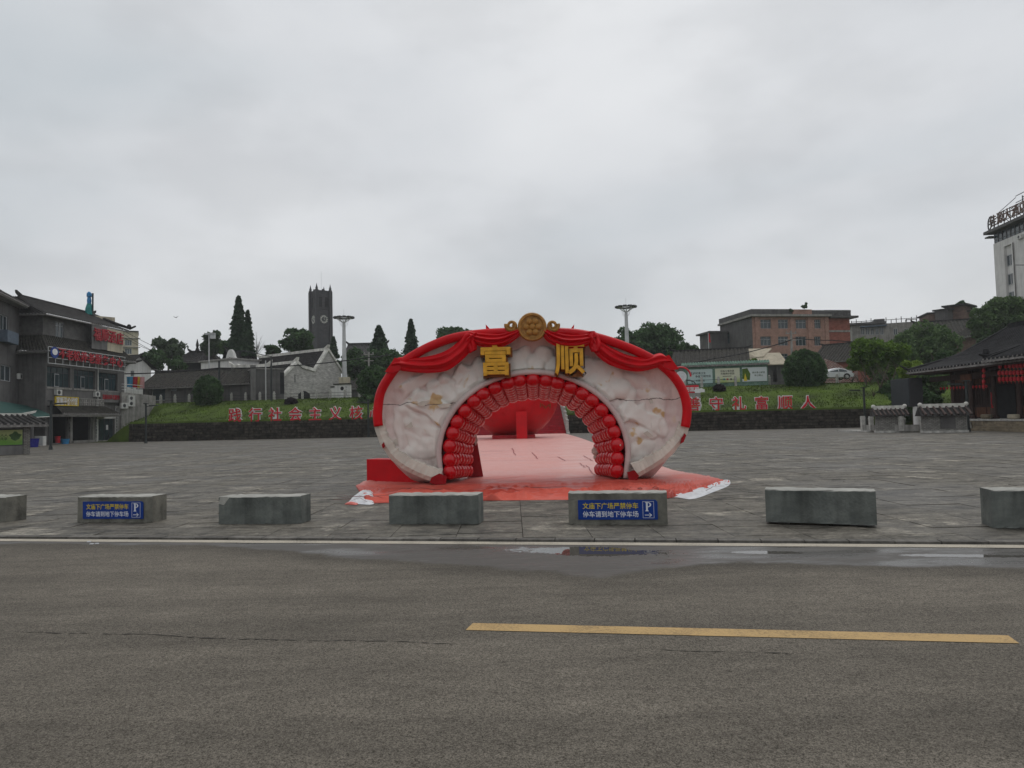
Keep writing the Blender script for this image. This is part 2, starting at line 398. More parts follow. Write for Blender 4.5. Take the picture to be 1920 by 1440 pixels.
# road material: worn asphalt, damp along the kerb with standing water
def road_material():
    m, nt, b = _new('asphalt'); N, L = nt.nodes, nt.links
    geo = N.new('ShaderNodeNewGeometry'); pos = geo.outputs['Position']
    def noise(sc, det=4, ro=0.6, stretch=None):
        n = N.new('ShaderNodeTexNoise'); n.inputs['Scale'].default_value = sc; n.inputs['Detail'].default_value = det; n.inputs['Roughness'].default_value = ro
        if stretch:
            mp = N.new('ShaderNodeMapping'); mp.inputs['Scale'].default_value = stretch; L.new(pos, mp.inputs[0]); L.new(mp.outputs[0], n.inputs['Vector'])
        else: L.new(pos, n.inputs['Vector'])
        return n.outputs['Fac']
    def math_(op, a, c, clamp=False):
        n = N.new('ShaderNodeMath'); n.operation = op; n.use_clamp = clamp
        for i, q in enumerate((a, c)):
            if q is None: continue
            if isinstance(q, (int, float)): n.inputs[i].default_value = q
            else: L.new(q, n.inputs[i])
        return n.outputs[0]
    def mrange(v, a, c, d, e_, smooth_=True):
        n = N.new('ShaderNodeMapRange'); n.inputs['From Min'].default_value = a; n.inputs['From Max'].default_value = c
        n.inputs['To Min'].default_value = d; n.inputs['To Max'].default_value = e_
        if smooth_: n.interpolation_type = 'SMOOTHSTEP'
        L.new(v, n.inputs['Value']); return n.outputs[0]
    sp = N.new('ShaderNodeSeparateXYZ'); L.new(pos, sp.inputs[0]); X, Y = sp.outputs['X'], sp.outputs['Y']
    v = math_('SUBTRACT', 9.27, math_('ADD', Y, math_('MULTIPLY', X, SK)))          # distance from the painted edge line
    un = mrange(X, -8, 8, 0, 1, False)
    ramp = N.new('ShaderNodeValToRGB'); L.new(un, ramp.inputs['Fac']); els = ramp.color_ramp.elements
    pts = [(-8, .22), (-4.2, .25), (-3.0, .60), (-2.2, .95), (-.4, 1.40), (.9, 1.85), (1.6, 1.35), (2.4, 1.0), (3.2, 1.1), (5.2, 1.25), (8, 1.2)]
    els[0].position = 0; els[0].color = (pts[0][1] / 2,) * 3 + (1,); els[1].position = 1; els[1].color = (pts[-1][1] / 2,) * 3 + (1,)
    for x_, w_ in pts[1:-1]:
        e_ = els.new((x_ + 8) / 16); e_.color = (w_ / 2,) * 3 + (1,)
    width = math_('MULTIPLY', ramp.outputs[0], 2.0)
    nz = noise(1.6, 5, 0.6); nz2 = noise(22, 4, 0.7); grain = noise(150, 2, 0.6); grain2 = noise(55, 3, 0.85); big = noise(0.35, 5, 0.6)
    d = math_('SUBTRACT', width, v)
    d = math_('ADD', d, math_('MULTIPLY', math_('SUBTRACT', nz, 0.5), 0.55))
    wet = mrange(math_('ADD', d, math_('MULTIPLY', math_('SUBTRACT', nz2, .5), .16)), -0.05, 0.16, 0, 1)
    damp = mrange(math_('ADD', d, math_('MULTIPLY', math_('SUBTRACT', nz2, .5), .5)), -0.75, 0.10, 0, 1)
    # mirror water: an elongated pool in front of the signed block and broken pools to the right
    def pool(cx, cv, rx, rv):
        a = math_('DIVIDE', math_('SUBTRACT', X, cx), rx); c = math_('DIVIDE', math_('SUBTRACT', v, cv), rv)
        return math_('SQRT', math_('ADD', math_('MULTIPLY', a, a), math_('MULTIPLY', c, c)), None)
    p1 = math_('MINIMUM', pool(0.86, 0.42, 0.90, 0.30), pool(4.9, 0.50, .7, 0.10))
    p1 = math_('MINIMUM', p1, pool(2.9, 0.40, 0.35, 0.09))
    p1 = math_('ADD', p1, math_('MULTIPLY', math_('SUBTRACT', nz2, .5), 1.1))
    p1 = math_('ADD', p1, math_('MULTIPLY', math_('SUBTRACT', nz, .5), 1.6))
    mir = mrange(p1, 0.90, 0.98, 1, 0)
    mir = math_('MULTIPLY', mir, wet)
    # colour
    r = N.new('ShaderNodeValToRGB'); r.color_ramp.elements[0].position = .38; r.color_ramp.elements[1].position = .63
    r.color_ramp.elements[0].color = (0.032, 0.027, 0.020, 1); r.color_ramp.elements[1].color = (0.235, 0.209, 0.172, 1)
    gsum = math_('ADD', math_('MULTIPLY', grain, .55), math_('MULTIPLY', grain2, .45)); L.new(gsum, r.inputs['Fac'])
    sc = math_('MULTIPLY', mrange(big, .3, .7, .84, 1.12), math_('MULTIPLY', mrange(noise(2.2, 6, .65, (1, 3.2, 1)), .3, .7, .88, 1.10), mrange(noise(1.0, 4, .6, (.07, 1.5, 1)), .36, .62, .86, 1.07)))
    sc = math_('MULTIPLY', sc, mrange(damp, 0, 1, 1.0, 0.70)); sc = math_('MULTIPLY', sc, mrange(wet, 0, 1, 1.0, 0.78))
    vm = N.new('ShaderNodeVectorMath'); vm.operation = 'SCALE'; L.new(r.outputs[0], vm.inputs[0]); L.new(sc, vm.inputs['Scale'])
    # dark scraped marks and thin cracks
    cr = mrange(math_('ADD', noise(1.1, 8, .75, (.5, 5.5, 1)), 0), .655, .70, 1.0, 0.60)
    vm2 = N.new('ShaderNodeVectorMath'); vm2.operation = 'SCALE'; L.new(vm.outputs[0], vm2.inputs[0]); L.new(cr, vm2.inputs['Scale'])
    # silt smooths the colour where water stands
    mixc = N.new('ShaderNodeMix'); mixc.data_type = 'RGBA'; L.new(math_('MULTIPLY', wet, .75), mixc.inputs['Factor']); L.new(vm2.outputs[0], mixc.inputs['A']); mixc.inputs['B'].default_value = (0.072, 0.066, 0.06, 1)
    L.new(mixc.outputs['Result'], b.inputs['Base Color'])
    film = mrange(math_('ADD', math_('ADD', noise(1.3, 4, .6, (.6, 2.0, 1)), math_('MULTIPLY', mrange(X, 1.2, 3.0, 0, 1), -.08)), math_('MULTIPLY', math_('SUBTRACT', nz2, .5), .12)), .33, .60, 0.25, 0.62)
    ro = math_('ADD', math_('MULTIPLY', math_('SUBTRACT', 1.0, wet), 0.86), math_('MULTIPLY', wet, film))
    ro = math_('ADD', math_('MULTIPLY', ro, math_('SUBTRACT', 1.0, mir)), math_('MULTIPLY', mir, 0.015))
    L.new(ro, b.inputs['Roughness'])
    b.inputs['IOR'].default_value = 1.36
    L.new(math_('ADD', .35, math_('MULTIPLY', wet, .25)), b.inputs['Specular IOR Level'])
    bp = N.new('ShaderNodeBump'); bp.inputs['Distance'].default_value = 0.006
    L.new(gsum, bp.inputs['Height'])
    L.new(math_('MULTIPLY', math_('SUBTRACT', 1.0, wet), 0.8), bp.inputs['Strength']); L.new(bp.outputs[0], b.inputs['Normal'])
    return m
def stone_ground(name, c0, c1, tone=True):
    """rough quarried paving: streaks of chisel work and lichen, half wet"""
    m, nt, b = _new(name); N, L = nt.nodes, nt.links
    geo = N.new('ShaderNodeNewGeometry'); pos = geo.outputs['Position']
    def noise(sc, det, ro, st):
        mp = N.new('ShaderNodeMapping'); mp.inputs['Scale'].default_value = st; L.new(pos, mp.inputs[0])
        n = N.new('ShaderNodeTexNoise'); n.inputs['Scale'].default_value = sc; n.inputs['Detail'].default_value = det; n.inputs['Roughness'].default_value = ro
        L.new(mp.outputs[0], n.inputs['Vector']); return n.outputs['Fac']
    def mth(op, a, c):
        n = N.new('ShaderNodeMath'); n.operation = op
        for i, q in enumerate((a, c)):
            if isinstance(q, (int, float)): n.inputs[i].default_value = q
            else: L.new(q, n.inputs[i])
        return n.outputs[0]
    def mr(v, a, c, d, e_):
        n = N.new('ShaderNodeMapRange'); n.inputs['From Min'].default_value = a; n.inputs['From Max'].default_value = c; n.inputs['To Min'].default_value = d; n.inputs['To Max'].default_value = e_
        L.new(v, n.inputs['Value']); return n.outputs[0]
    streak = noise(2.3, 10, .80, (.6, 1.0, 1)); fine = noise(30, 4, .75, (.6, 1.0, 1)); patch = noise(.33, 6, .62, (1, .8, 1)); mid = noise(5.5, 6, .75, (.7, 1.0, 1))
    f = mth('ADD', mth('MULTIPLY', streak, .40), mth('ADD', mth('MULTIPLY', fine, .28), mth('MULTIPLY', mid, .32)))
    r = N.new('ShaderNodeValToRGB'); r.color_ramp.elements[0].position = .41; r.color_ramp.elements[1].position = .585
    r.color_ramp.elements[0].color = (*c0, 1); r.color_ramp.elements[1].color = (*c1, 1); L.new(f, r.inputs['Fac'])
    sc = mr(patch, .28, .72, .70, 1.25)
    pale = mr(noise(1.0, 10, .78, (.55, .75, 1)), .55, .60, 1.0, 2.1); dk = mr(noise(1.3, 10, .80, (.55, .75, 1)), .38, .47, .36, 1.0); pale = mth('MULTIPLY', pale, dk); sc = mth('MULTIPLY', sc, pale)
    if tone:
        at = N.new('ShaderNodeAttribute'); at.attribute_name = 'tone'; sc = mth('MULTIPLY', sc, mr(at.outputs['Fac'], 0, 1, .84, 1.16))
    vm = N.new('ShaderNodeVectorMath'); vm.operation = 'SCALE'; L.new(r.outputs[0], vm.inputs[0]); L.new(sc, vm.inputs['Scale'])
    L.new(vm.outputs[0], b.inputs['Base Color'])
    L.new(mr(patch, .35, .6, .50, .80), b.inputs['Roughness']); b.inputs['Specular IOR Level'].default_value = .35
    bp = N.new('ShaderNodeBump'); bp.inputs['Strength'].default_value = .9; bp.inputs['Distance'].default_value = .03; L.new(f, bp.inputs['Height']); L.new(bp.outputs[0], b.inputs['Normal'])
    return m
M['asphalt'] = road_material()
M['paving'] = stone_ground('rough_stone_paving', (0.026, 0.023, 0.018), (0.195, 0.178, 0.146))
M['mortar'] = mat('paving_joint_dirt', (0.045, 0.04, 0.033), .9, .4, 6, .3, 40)
M['kerb'] = mat('kerb_stone', (0.125, 0.117, 0.105), .8, .35, 8, .4, 60, tone=True)

def worn_paint(name, col, thr=(.40, .52)):
    m, nt, b = _new(name); N, L = nt.nodes, nt.links
    geo = N.new('ShaderNodeNewGeometry')
    n = N.new('ShaderNodeTexNoise'); n.inputs['Scale'].default_value = 60; n.inputs['Detail'].default_value = 5; n.inputs['Roughness'].default_value = .8; L.new(geo.outputs['Position'], n.inputs['Vector'])
    n2 = N.new('ShaderNodeTexNoise'); n2.inputs['Scale'].default_value = 2.5; n2.inputs['Detail'].default_value = 6; L.new(geo.outputs['Position'], n2.inputs['Vector'])
    ad = N.new('ShaderNodeMath'); ad.operation = 'ADD'; L.new(n.outputs['Fac'], ad.inputs[0]); 
    ml = N.new('ShaderNodeMath'); ml.operation = 'MULTIPLY_ADD'; ml.inputs[1].default_value = .5; ml.inputs[2].default_value = -.25; L.new(n2.outputs['Fac'], ml.inputs[0]); L.new(ml.outputs[0], ad.inputs[1])
    r = N.new('ShaderNodeValToRGB'); r.color_ramp.elements[0].position = thr[0] - .08; r.color_ramp.elements[1].position = thr[1]
    r.color_ramp.elements[0].color = (col[0] * .45, col[1] * .45, col[2] * .45, 1); r.color_ramp.elements[1].color = (*col, 1)
    L.new(ad.outputs[0], r.inputs['Fac']); L.new(r.outputs[0], b.inputs['Base Color']); b.inputs['Roughness'].default_value = .7
    return m
M['line_yellow'] = worn_paint('worn_yellow_line', (0.46, 0.30, 0.115))
M['line_white'] = worn_paint('worn_white_line', (0.42, 0.375, 0.30))

ZR = -0.03
# road: one sheet reaching behind the camera and far to both sides
mb = MB(); n_ = 60
xs = [-400, -150, -60] + [-30 + i for i in range(61)] + [60, 150, 400]
rows = [[(x, kerb_y(x) - t, ZR) for x in xs] for t in (0.0, 1.0, 2.0, 4.0, 8.0, 20.0, 90.0)]
mb.grid(rows[::-1]); o = mb.build('road', M['asphalt']); o['kind'] = 'structure'
# painted lines
mb = MB(); mb.quad(*[(x, kerb_y(x) - t, ZR + .004) for x, t in ((-200, .235), (200, .235), (200, .035), (-200, .035))])
o = mb.build('edge_line', M['line_white']); o['kind'] = 'structure'
mb = MB(); mb.quad(*[G(px, py, ZR + .004) for px, py in ((873, 1181), (1911, 1206), (1890, 1191), (887, 1168))])
o = mb.build('centre_line', M['line_yellow']); o['kind'] = 'structure'
mb = MB(); a, b_ = G(873, 1181, ZR + .004), G(1911, 1206, ZR + .004); du = (b_ - a).normalized()
for k in (-2, -1, 1):
    q = a + du * (10.2 * k); w = Vector((-du.y, du.x, 0)) * .15
    mb.quad(q, q + du * 4.0, q + du * 3.95 + w, q + du * .05 + w)
o = mb.build('centre_line', M['line_yellow']); o['kind'] = 'structure'

# long broken crack in the asphalt
rc = random.Random(12)
def crack(pts, w):
    V_ = [G(px, py, ZR + .003) for px, py in pts]; mb = MB(); segs = []
    for a, b_ in zip(V_[:-1], V_[1:]):
        n = max(2, int((b_ - a).length / .04))
        for k in range(n): segs.append(a.lerp(b_, k / n))
    L1, L2 = [], []; y = 0
    for k, p in enumerate(segs):
        y += rc.uniform(-.012, .012); y *= .93; ww = w * max(0, rc.uniform(-.5, 1.3)) * (.4 + .6 * abs(math.sin(k * .05)))
        L1.append((p.x, p.y + y - ww, p.z)); L2.append((p.x, p.y + y + ww, p.z))
    mb.grid([L1, L2]); o = mb.build('road_crack', M['mortar']); o['kind'] = 'structure'
crack([(30, 1184), (150, 1185), (300, 1189), (520, 1197), (700, 1202), (900, 1208)], .011)
crack([(1225, 1216), (1340, 1221), (1490, 1226)], .012)

if HAZE:
    mb = MB(); mb.box(-1700, -1700, -1.8, 1700, 1700, 62)
    hm = bpy.data.materials.new('haze'); hm.use_nodes = True; hn = hm.node_tree.nodes; hn.clear()
    ho = hn.new('ShaderNodeOutputMaterial'); hv = hn.new('ShaderNodeVolumePrincipled'); hv.inputs['Color'].default_value = (.93, .95, .97, 1); hv.inputs['Density'].default_value = HAZE; hv.inputs['Anisotropy'].default_value = 0.0
    hm.node_tree.links.new(hv.outputs[0], ho.inputs['Volume']); o = mb.build('haze', hm); o['kind'] = 'stuff'

# wide ground sheet under everything, out to the horizon
mb = MB(); mb.quad((-1500, -1500, -.6), (1500, -1500, -.6), (1500, 1500, -.6), (-1500, 1500, -.6))
M['earth'] = mat('earth', (0.08, 0.075, 0.05), .95, .3, .05, 0)
o = mb.build('ground', M['earth']); o['kind'] = 'structure'

# kerb: single stones
kerb = thing('kerb', 'low stone kerb running between the asphalt road and the paved plaza', 'kerb', (0, 9.5, 0)); del kerb['category']; kerb['kind'] = 'structure'
items = []; t = -13.0; rnd = random.Random(3); ux, uy = 1 / LEN, -SK / LEN
while t < 13.0:
    l = .52
    def kp(a, d, z): return (a * ux - d * uy * -1 * -1, a * uy + d * ux, z)
    g = .006; zt = .000 + rnd.uniform(-.003, .003)
    c = []
    for z in (-.25, zt):
        for (a_, d_) in ((t + g, 0), (t + l - g, 0), (t + l - g, .15), (t + g, .15)):
            c.append((a_ * ux + d_ * (-uy), a_ * uy + d_ * ux, z))
    items.append((abs(t), c, [(4,5,6,7), (0,1,5,4), (1,2,6,5), (2,3,7,6), (3,0,4,7)])); t += l
pieces(kerb, items, 'kerb_stone', M['kerb'])
mb = MB()
for x0, x1 in ((-200, -13.0 / LEN), (13.0 / LEN, 200)):
    mb.prism_xy([(x0, kerb_y(x0)), (x1, kerb_y(x1)), (x1, kerb_y(x1) + .15), (x0, kerb_y(x0) + .15)], -.25, -.002)
mb.build('kerb_run', M['kerb'], kerb, (0, -9.5, 0))

# plaza paving
plaza = thing('plaza', 'plaza paved with rough wet stone slabs', 'plaza', (0, 0, 0)); del plaza['category']; plaza['kind'] = 'structure'
def clip(poly, a, b_, c):        # keep a*x+b*y >= c
    out = []
    for i in range(len(poly)):
        p, q = poly[i], poly[(i + 1) % len(poly)]; dp = a * p[0] + b_ * p[1] - c; dq = a * q[0] + b_ * q[1] - c
        if dp >= 0: out.append(p)
        if (dp >= 0) != (dq >= 0):
            t_ = dp / (dp - dq); out.append((p[0] + (q[0] - p[0]) * t_, p[1] + (q[1] - p[1]) * t_))
    return out
items = []; rnd = random.Random(11)
SW, SL = 0.92, 0.56; YMAX = 44.0
for i in range(-48, 48):
    x0 = i * SW + .1
    off = (i % 2) * SL * .5 + rnd.uniform(-.05, .05)
    y = 7.0 + off
    while y < YMAX:
        l = SL * rnd.choice((1, 1, 1, 1.35)); y1 = y + l
        cx, cy = x0 + SW / 2, (y + y1) / 2
        if cy > kerb_y(cx) - .6 and abs(cx) < .80 * cy + 3.0:
            g = .005; poly = [(x0 + g, y + g), (x0 + SW - g, y + g), (x0 + SW - g, y1 - g), (x0 + g, y1 - g)]
            poly = clip(poly, SK, 1.0, 9.5 + .155 * LEN)
            if len(poly) >= 3:
                zt = rnd.uniform(-.006, .003); sx, sy = rnd.uniform(-.004, .004), rnd.uniform(-.005, .005); n = len(poly)
                top = [(px_, py_, zt + sx * (px_ - cx) + sy * (py_ - cy)) for px_, py_ in poly]
                vs_ = top + [(px_, py_, -.03) for px_, py_ in poly]
                fs_ = [tuple(range(n))] + [(k, k + n, (k + 1) % n + n, (k + 1) % n) for k in range(n)]
                vis = abs(cx) < .73 * cy
                items.append((cy + (0 if vis else 30), vs_, fs_))
        y = y1
pieces(plaza, items, 'paving_slab', M['paving'], 300, 'paving_slabs')
mb = MB()
ey = lambda x: kerb_y(x) + .155
mb.add([(-60, ey(-60), -.016), (60, ey(60), -.016), (60, YMAX, -.016), (-60, YMAX, -.016)], [(0, 1, 2, 3)])
mb.build('joint_bed', M['mortar'], plaza)
mb = MB()
mb.add([(-250, YMAX - .02, -.003), (250, YMAX - .02, -.003), (250, wall_y(250) + 2, -.003), (-250, wall_y(-250) + 2, -.003)], [(0, 1, 2, 3)])
xa = .80 * YMAX + 2.5
mb.add([(-250, ey(-250), -.003), (-60, ey(-60), -.003), (-60, YMAX - .02, -.003), (-250, YMAX - .02, -.003)], [(0, 1, 2, 3)])
mb.add([(60, ey(60), -.003), (250, ey(250), -.003), (250, YMAX - .02, -.003), (60, YMAX - .02, -.003)], [(0, 1, 2, 3)])
# the wedge beyond the laid slabs on both sides
for s_ in (-1, 1):
    mb.add([(s_ * 11.2, ey(s_ * 11.2), -.006), (s_ * 60, ey(s_ * 60), -.006), (s_ * 60, YMAX, -.006), (s_ * (.80 * YMAX + 3.2), YMAX, -.006)], [(0, 1, 2, 3) if s_ > 0 else (3, 2, 1, 0)])
mb.build('far_paving', M['paving'], plaza)

# ------------------------------------------------------------ hillside terrain
def grass_material():
    m, nt, b = _new('short_grass'); N, L = nt.nodes, nt.links
    geo = N.new('ShaderNodeNewGeometry')
    n1 = N.new('ShaderNodeTexNoise'); n1.inputs['Scale'].default_value = .35; n1.inputs['Detail'].default_value = 8; n1.inputs['Roughness'].default_value = .7; L.new(geo.outputs['Position'], n1.inputs['Vector'])
    r = N.new('ShaderNodeValToRGB'); r.color_ramp.elements[0].position = .32; r.color_ramp.elements[1].position = .66
    r.color_ramp.elements[0].color = (0.030, 0.042, 0.010, 1); r.color_ramp.elements[1].color = (0.085, 0.135, 0.018, 1)
    L.new(n1.outputs['Fac'], r.inputs['Fac']); L.new(r.outputs[0], b.inputs['Base Color']); b.inputs['Roughness'].default_value = .9
    b.inputs['Specular IOR Level'].default_value = .1
    return m
M['grass'] = grass_material()
xs = sorted(set([-260, -200, -150, -120, -90, -70] + [-60 + 1.5 * i for i in range(81)] + [-48.2, -47.2, -5.9, -5.75, 5.45, 5.6] + [65, 75, 90, 120, 160, 200, 260]))
ss = [0.34, 0.35, .8, 1.5, 2.5, 3.5, 5, 6.5, 8, 9.5, 11, 12.5, 14, 16, 20, 26, 34, 45, 60, 75, 90, 110, 140, 180, 240, 400, 700]
rows = []
for s_ in ss:
    row = []
    for x in xs:
        y = wall_y(x) + s_ * LEN; z = terr(x, y)
        if -5.76 < x < 5.46: z = min(z, max(-.1, s_ * .34 - .5))
        if 1.5 < s_ < 14: z += .10 * (mnoise.noise(Vector((x * .3, y * .3, 0))))
        row.append((x, y, z if s_ != .34 else -.4))
    rows.append(row)
mb = MB(); mb.grid(rows); o = mb.build('hillside', M['grass']); o['kind'] = 'structure'; smooth(o)
# grass tufts on the near slope
rg = np.random.RandomState(5); n = 26000
X = rg.uniform(-46, 44, n); S = rg.uniform(.4, 15, n); keep = (X < -6.2) | (X > 6.0); X, S = X[keep], S[keep]; n = len(X)
V = np.empty((n, 3, 3)); A = rg.uniform(0, 6.28, n); H = rg.uniform(.05, .16, n); Wd = rg.uniform(.04, .09, n)
Z = np.array([terr(x, wall_y(x) + s_ * LEN) for x, s_ in zip(X, S)]); Y = 73 - SK * X + S * LEN
V[:, 0] = np.stack([X - np.cos(A) * Wd, Y - np.sin(A) * Wd, Z - .05], 1); V[:, 1] = np.stack([X + np.cos(A) * Wd, Y + np.sin(A) * Wd, Z - .05], 1)
V[:, 2] = np.stack([X + rg.uniform(-.05, .05, n), Y + rg.uniform(-.05, .05, n), Z + H], 1)
me = bpy.data.meshes.new('grass_tufts'); me.from_pydata(V.reshape(-1, 3).tolist(), [], [(3*i, 3*i+1, 3*i+2) for i in range(n)]); me.materials.append(M['grass'])
o = link('grass_tufts', me); tag(o, 'short green grass covering the banks above the stone retaining walls', 'grass'); o['kind'] = 'stuff'

# ------------------------------------------------------------ retaining walls
M['wall_stone'] = mat('mossy_wall_stone', (0.078, 0.068, 0.056), .88, .5, 2.6, .6, 16, col2=(0.020, 0.018, 0.015), tone=True, bdist=.05, spec=.15)
M['wall_core'] = mat('wall_joint', (0.02, 0.018, 0.016), .95, .3, 4, .2)
def retaining(x0, x1, label, seed):
    w = thing('retaining_wall', label, 'wall', (x0, wall_y(x0), 0), math.atan2(-SK, 1))
    Lw = (x1 - x0) * LEN; rnd = random.Random(seed); items = []
    H0, H1 = walltop(x0), walltop(x1); nc = 6
    for c in range(nc):
        t_ = -rnd.uniform(0, .4)
        while t_ < Lw:
            l = rnd.uniform(.55, 1.15)
            a_, b2 = max(0, t_), min(Lw, t_ + l)
            if b2 - a_ > .08:
                hh = (H0 + (H1 - H0) * a_ / Lw) / nc; g = .028; z0, z1 = c * hh + g, (c + 1) * hh - (g if c < nc - 1 else 0)
                yf = rnd.uniform(-.09, .03) - (.05 if c == nc - 1 else 0) + .05 * c / nc
                j = [rnd.uniform(-.02, .02) for _ in range(6)]
                vs_ = [(a_ + g, yf, z0), (b2 - g, yf + j[0], z0), (b2 - g, .3, z0), (a_ + g, .3, z0), (a_ + g, yf + j[1], z1 + j[3]*.5), (b2 - g, yf + j[2], z1 + j[4]*.5), (b2 - g, .3, z1), (a_ + g, .3, z1)]
                px_ = x0 + (a_ + b2) / 2
                items.append((wall_y(px_) + (200 if -9 < px_ < 8 else 0), vs_, [(4,5,6,7), (0,1,5,4), (1,2,6,5), (3,0,4,7)]))
            t_ += l
    pieces(w, items, 'wall_stone', M['wall_stone'], 300)
    mb = MB(); mb.add([(0, .1, 0), (Lw, .1, 0), (Lw, .5, 0), (0, .5, 0), (0, .1, H0 - .03), (Lw, .1, H1 - .03), (Lw, .5, H0 - .03 if 0 else H1 - .03), (0, .5, H0 - .03)], [(0,1,5,4), (4,5,6,7), (1,2,6,5), (3,0,4,7), (2,3,7,6)])
    mb.build('core', M['wall_core'], w)
    return w
retaining(-43.5, -5.85, 'long dark mossy stone retaining wall left of the red stairs, below the slogan starting with practise', 21)
retaining(5.6, 34.0, 'dark mossy stone retaining wall right of the red arch, below the slogan ending at the big round bush', 22)

# ------------------------------------------------------------ red carpeted stairs and balustrades
M['red_carpet_dry'] = mat('red_stair_carpet', (0.33, 0.012, 0.022), .75, .25, 2, .2, 30)
st = thing('stairs', 'wide stairs under red carpet climbing behind the giant red bowl', 'stairs', (0, 73, 0))
nst = 30; rise = 4.9 / nst; run = .46
for k in range(nst):
    mb = MB(); y0 = -1.6 + k * run
    vs_ = []
    for z in (k * rise if 0 else max(0, k * rise - .35), (k + 1) * rise):
        for (x, y) in ((-5.6, y0), (5.3, y0), (5.3, y0 + run + .02), (-5.6, y0 + run + .02)): vs_.append((x, y - SK * x * .6, z))
    mb.add(vs_, [(4,5,6,7), (0,1,5,4), (1,2,6,5), (2,3,7,6), (3,0,4,7)]); mb.build('step', M['red_carpet_dry'], st)
for x in (-5.75, 5.45):
    b_ = thing('balustrade', 'pale stone balustrade climbing the %s edge of the red stairs' % ('left' if x < 0 else 'right'), 'balustrade', (x, 71.4 - SK * x * .6, 0), 0, 'balustrades of the red stairs')
    for k in range(12):
        y = .1 + k * 1.22; z = (y / run) * rise
        mb = MB(); mb.box(-.11, y - .11, max(0, z - .3), .11, y + .11, z + 1.15); mb.lathe([(.07, 1.15), (.13, 1.22), (.13, 1.32), (.05, 1.42)], 8, (0, y, z)); mb.build('post', M['stone_post'], b_)
        if k < 11:
            z2 = ((y + 1.22) / run) * rise
            for zz, hh in ((.15, .62), (.9, .10)):
                mb = MB(); mb.prism_yz([(y + .11, z + zz), (y + 1.11, z2 + zz), (y + 1.11, z2 + zz + hh), (y + .11, z + zz + hh)], -.06, .06); mb.build('panel', M['stone_post'], b_)
    mb = MB(); mb.prism_yz([(-.6, 0), (.2, 0), (13.9, 4.9), (13.9, 3.6), (2.5, 0)][:0] or [(-.6, 0), (4.0, 0), (13.9, 3.5), (13.9, 5.0)], -.16, .16); mb.build('stringer', M['concrete_trim'], b_)

# ------------------------------------------------------------ the red and white arch
def red_vinyl(name, c1, c2, rough=.3, var=1.0, bump=.25, coat=0.3):
    m, nt, b = _new(name); N, L = nt.nodes, nt.links
    tc = N.new('ShaderNodeTexCoord')
    n = N.new('ShaderNodeTexNoise'); n.inputs['Scale'].default_value = 1.1 * var; n.inputs['Detail'].default_value = 8; n.inputs['Roughness'].default_value = .7; L.new(tc.outputs['Object'], n.inputs['Vector'])
    r = N.new('ShaderNodeValToRGB'); r.color_ramp.elements[0].position = .35; r.color_ramp.elements[1].position = .66
    r.color_ramp.elements[0].color = (*c1, 1); r.color_ramp.elements[1].color = (*c2, 1); L.new(n.outputs['Fac'], r.inputs['Fac']); L.new(r.outputs[0], b.inputs['Base Color'])
    mr = N.new('ShaderNodeMapRange'); mr.inputs['From Min'].default_value = .35; mr.inputs['From Max'].default_value = .65; mr.inputs['To Min'].default_value = rough * .6; mr.inputs['To Max'].default_value = rough * 1.5
    L.new(n.outputs['Fac'], mr.inputs['Value']); L.new(mr.outputs[0], b.inputs['Roughness'])
    b.inputs['Specular IOR Level'].default_value = .22 if coat < .2 else .4; b.inputs['Coat Weight'].default_value = coat; b.inputs['Coat Roughness'].default_value = .12
    n2 = N.new('ShaderNodeTexNoise'); n2.inputs['Scale'].default_value = 7; n2.inputs['Detail'].default_value = 5; L.new(tc.outputs['Object'], n2.inputs['Vector'])
    bp = N.new('ShaderNodeBump'); bp.inputs['Strength'].default_value = bump; bp.inputs['Distance'].default_value = .03; L.new(n2.outputs['Fac'], bp.inputs['Height']); L.new(bp.outputs[0], b.inputs['Normal'])
    return m
M['red_paint'] = red_vinyl('red_fibreglass', (0.44, 0.001, 0.006), (0.60, 0.003, 0.009), .45, 1, .08, .0)
M['red_bead'] = red_vinyl('glossy_red_bead', (0.46, 0.001, 0.007), (0.60, 0.002, 0.009), .16, 2, .02, .25)
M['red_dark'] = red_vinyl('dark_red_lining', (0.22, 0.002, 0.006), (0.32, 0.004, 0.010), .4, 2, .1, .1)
M['red_tarp'] = red_vinyl('red_vinyl_sheet', (0.42, 0.055, 0.035), (0.66, 0.125, 0.09), .34, .5, .35, .25)
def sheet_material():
    m = red_vinyl('sky_sheen_red_sheet', (0.40, 0.045, 0.028), (0.62, 0.105, 0.07), .52, .5, .5, .12); nt = m.node_tree; N, L = nt.nodes, nt.links; b = N['Principled BSDF']
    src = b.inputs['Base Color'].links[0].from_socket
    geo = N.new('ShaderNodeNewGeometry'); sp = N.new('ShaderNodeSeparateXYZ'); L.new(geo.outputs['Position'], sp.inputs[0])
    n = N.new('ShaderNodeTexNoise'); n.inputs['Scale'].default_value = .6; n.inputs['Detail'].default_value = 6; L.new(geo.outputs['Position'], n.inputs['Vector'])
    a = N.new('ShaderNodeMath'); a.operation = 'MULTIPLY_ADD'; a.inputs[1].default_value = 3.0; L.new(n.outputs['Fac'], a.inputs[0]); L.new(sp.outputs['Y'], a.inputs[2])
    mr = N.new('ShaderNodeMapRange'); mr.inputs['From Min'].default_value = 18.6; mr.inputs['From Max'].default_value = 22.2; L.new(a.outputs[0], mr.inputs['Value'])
    mx = N.new('ShaderNodeMix'); mx.data_type = 'RGBA'; L.new(mr.outputs[0], mx.inputs['Factor']); L.new(src, mx.inputs['A']); mx.inputs['B'].default_value = (0.64, 0.33, 0.295, 1)  # rear paled to pink: wet sky sheen mixed into the base colour
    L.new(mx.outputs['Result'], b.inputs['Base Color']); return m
M['sky_sheen_sheet'] = sheet_material()
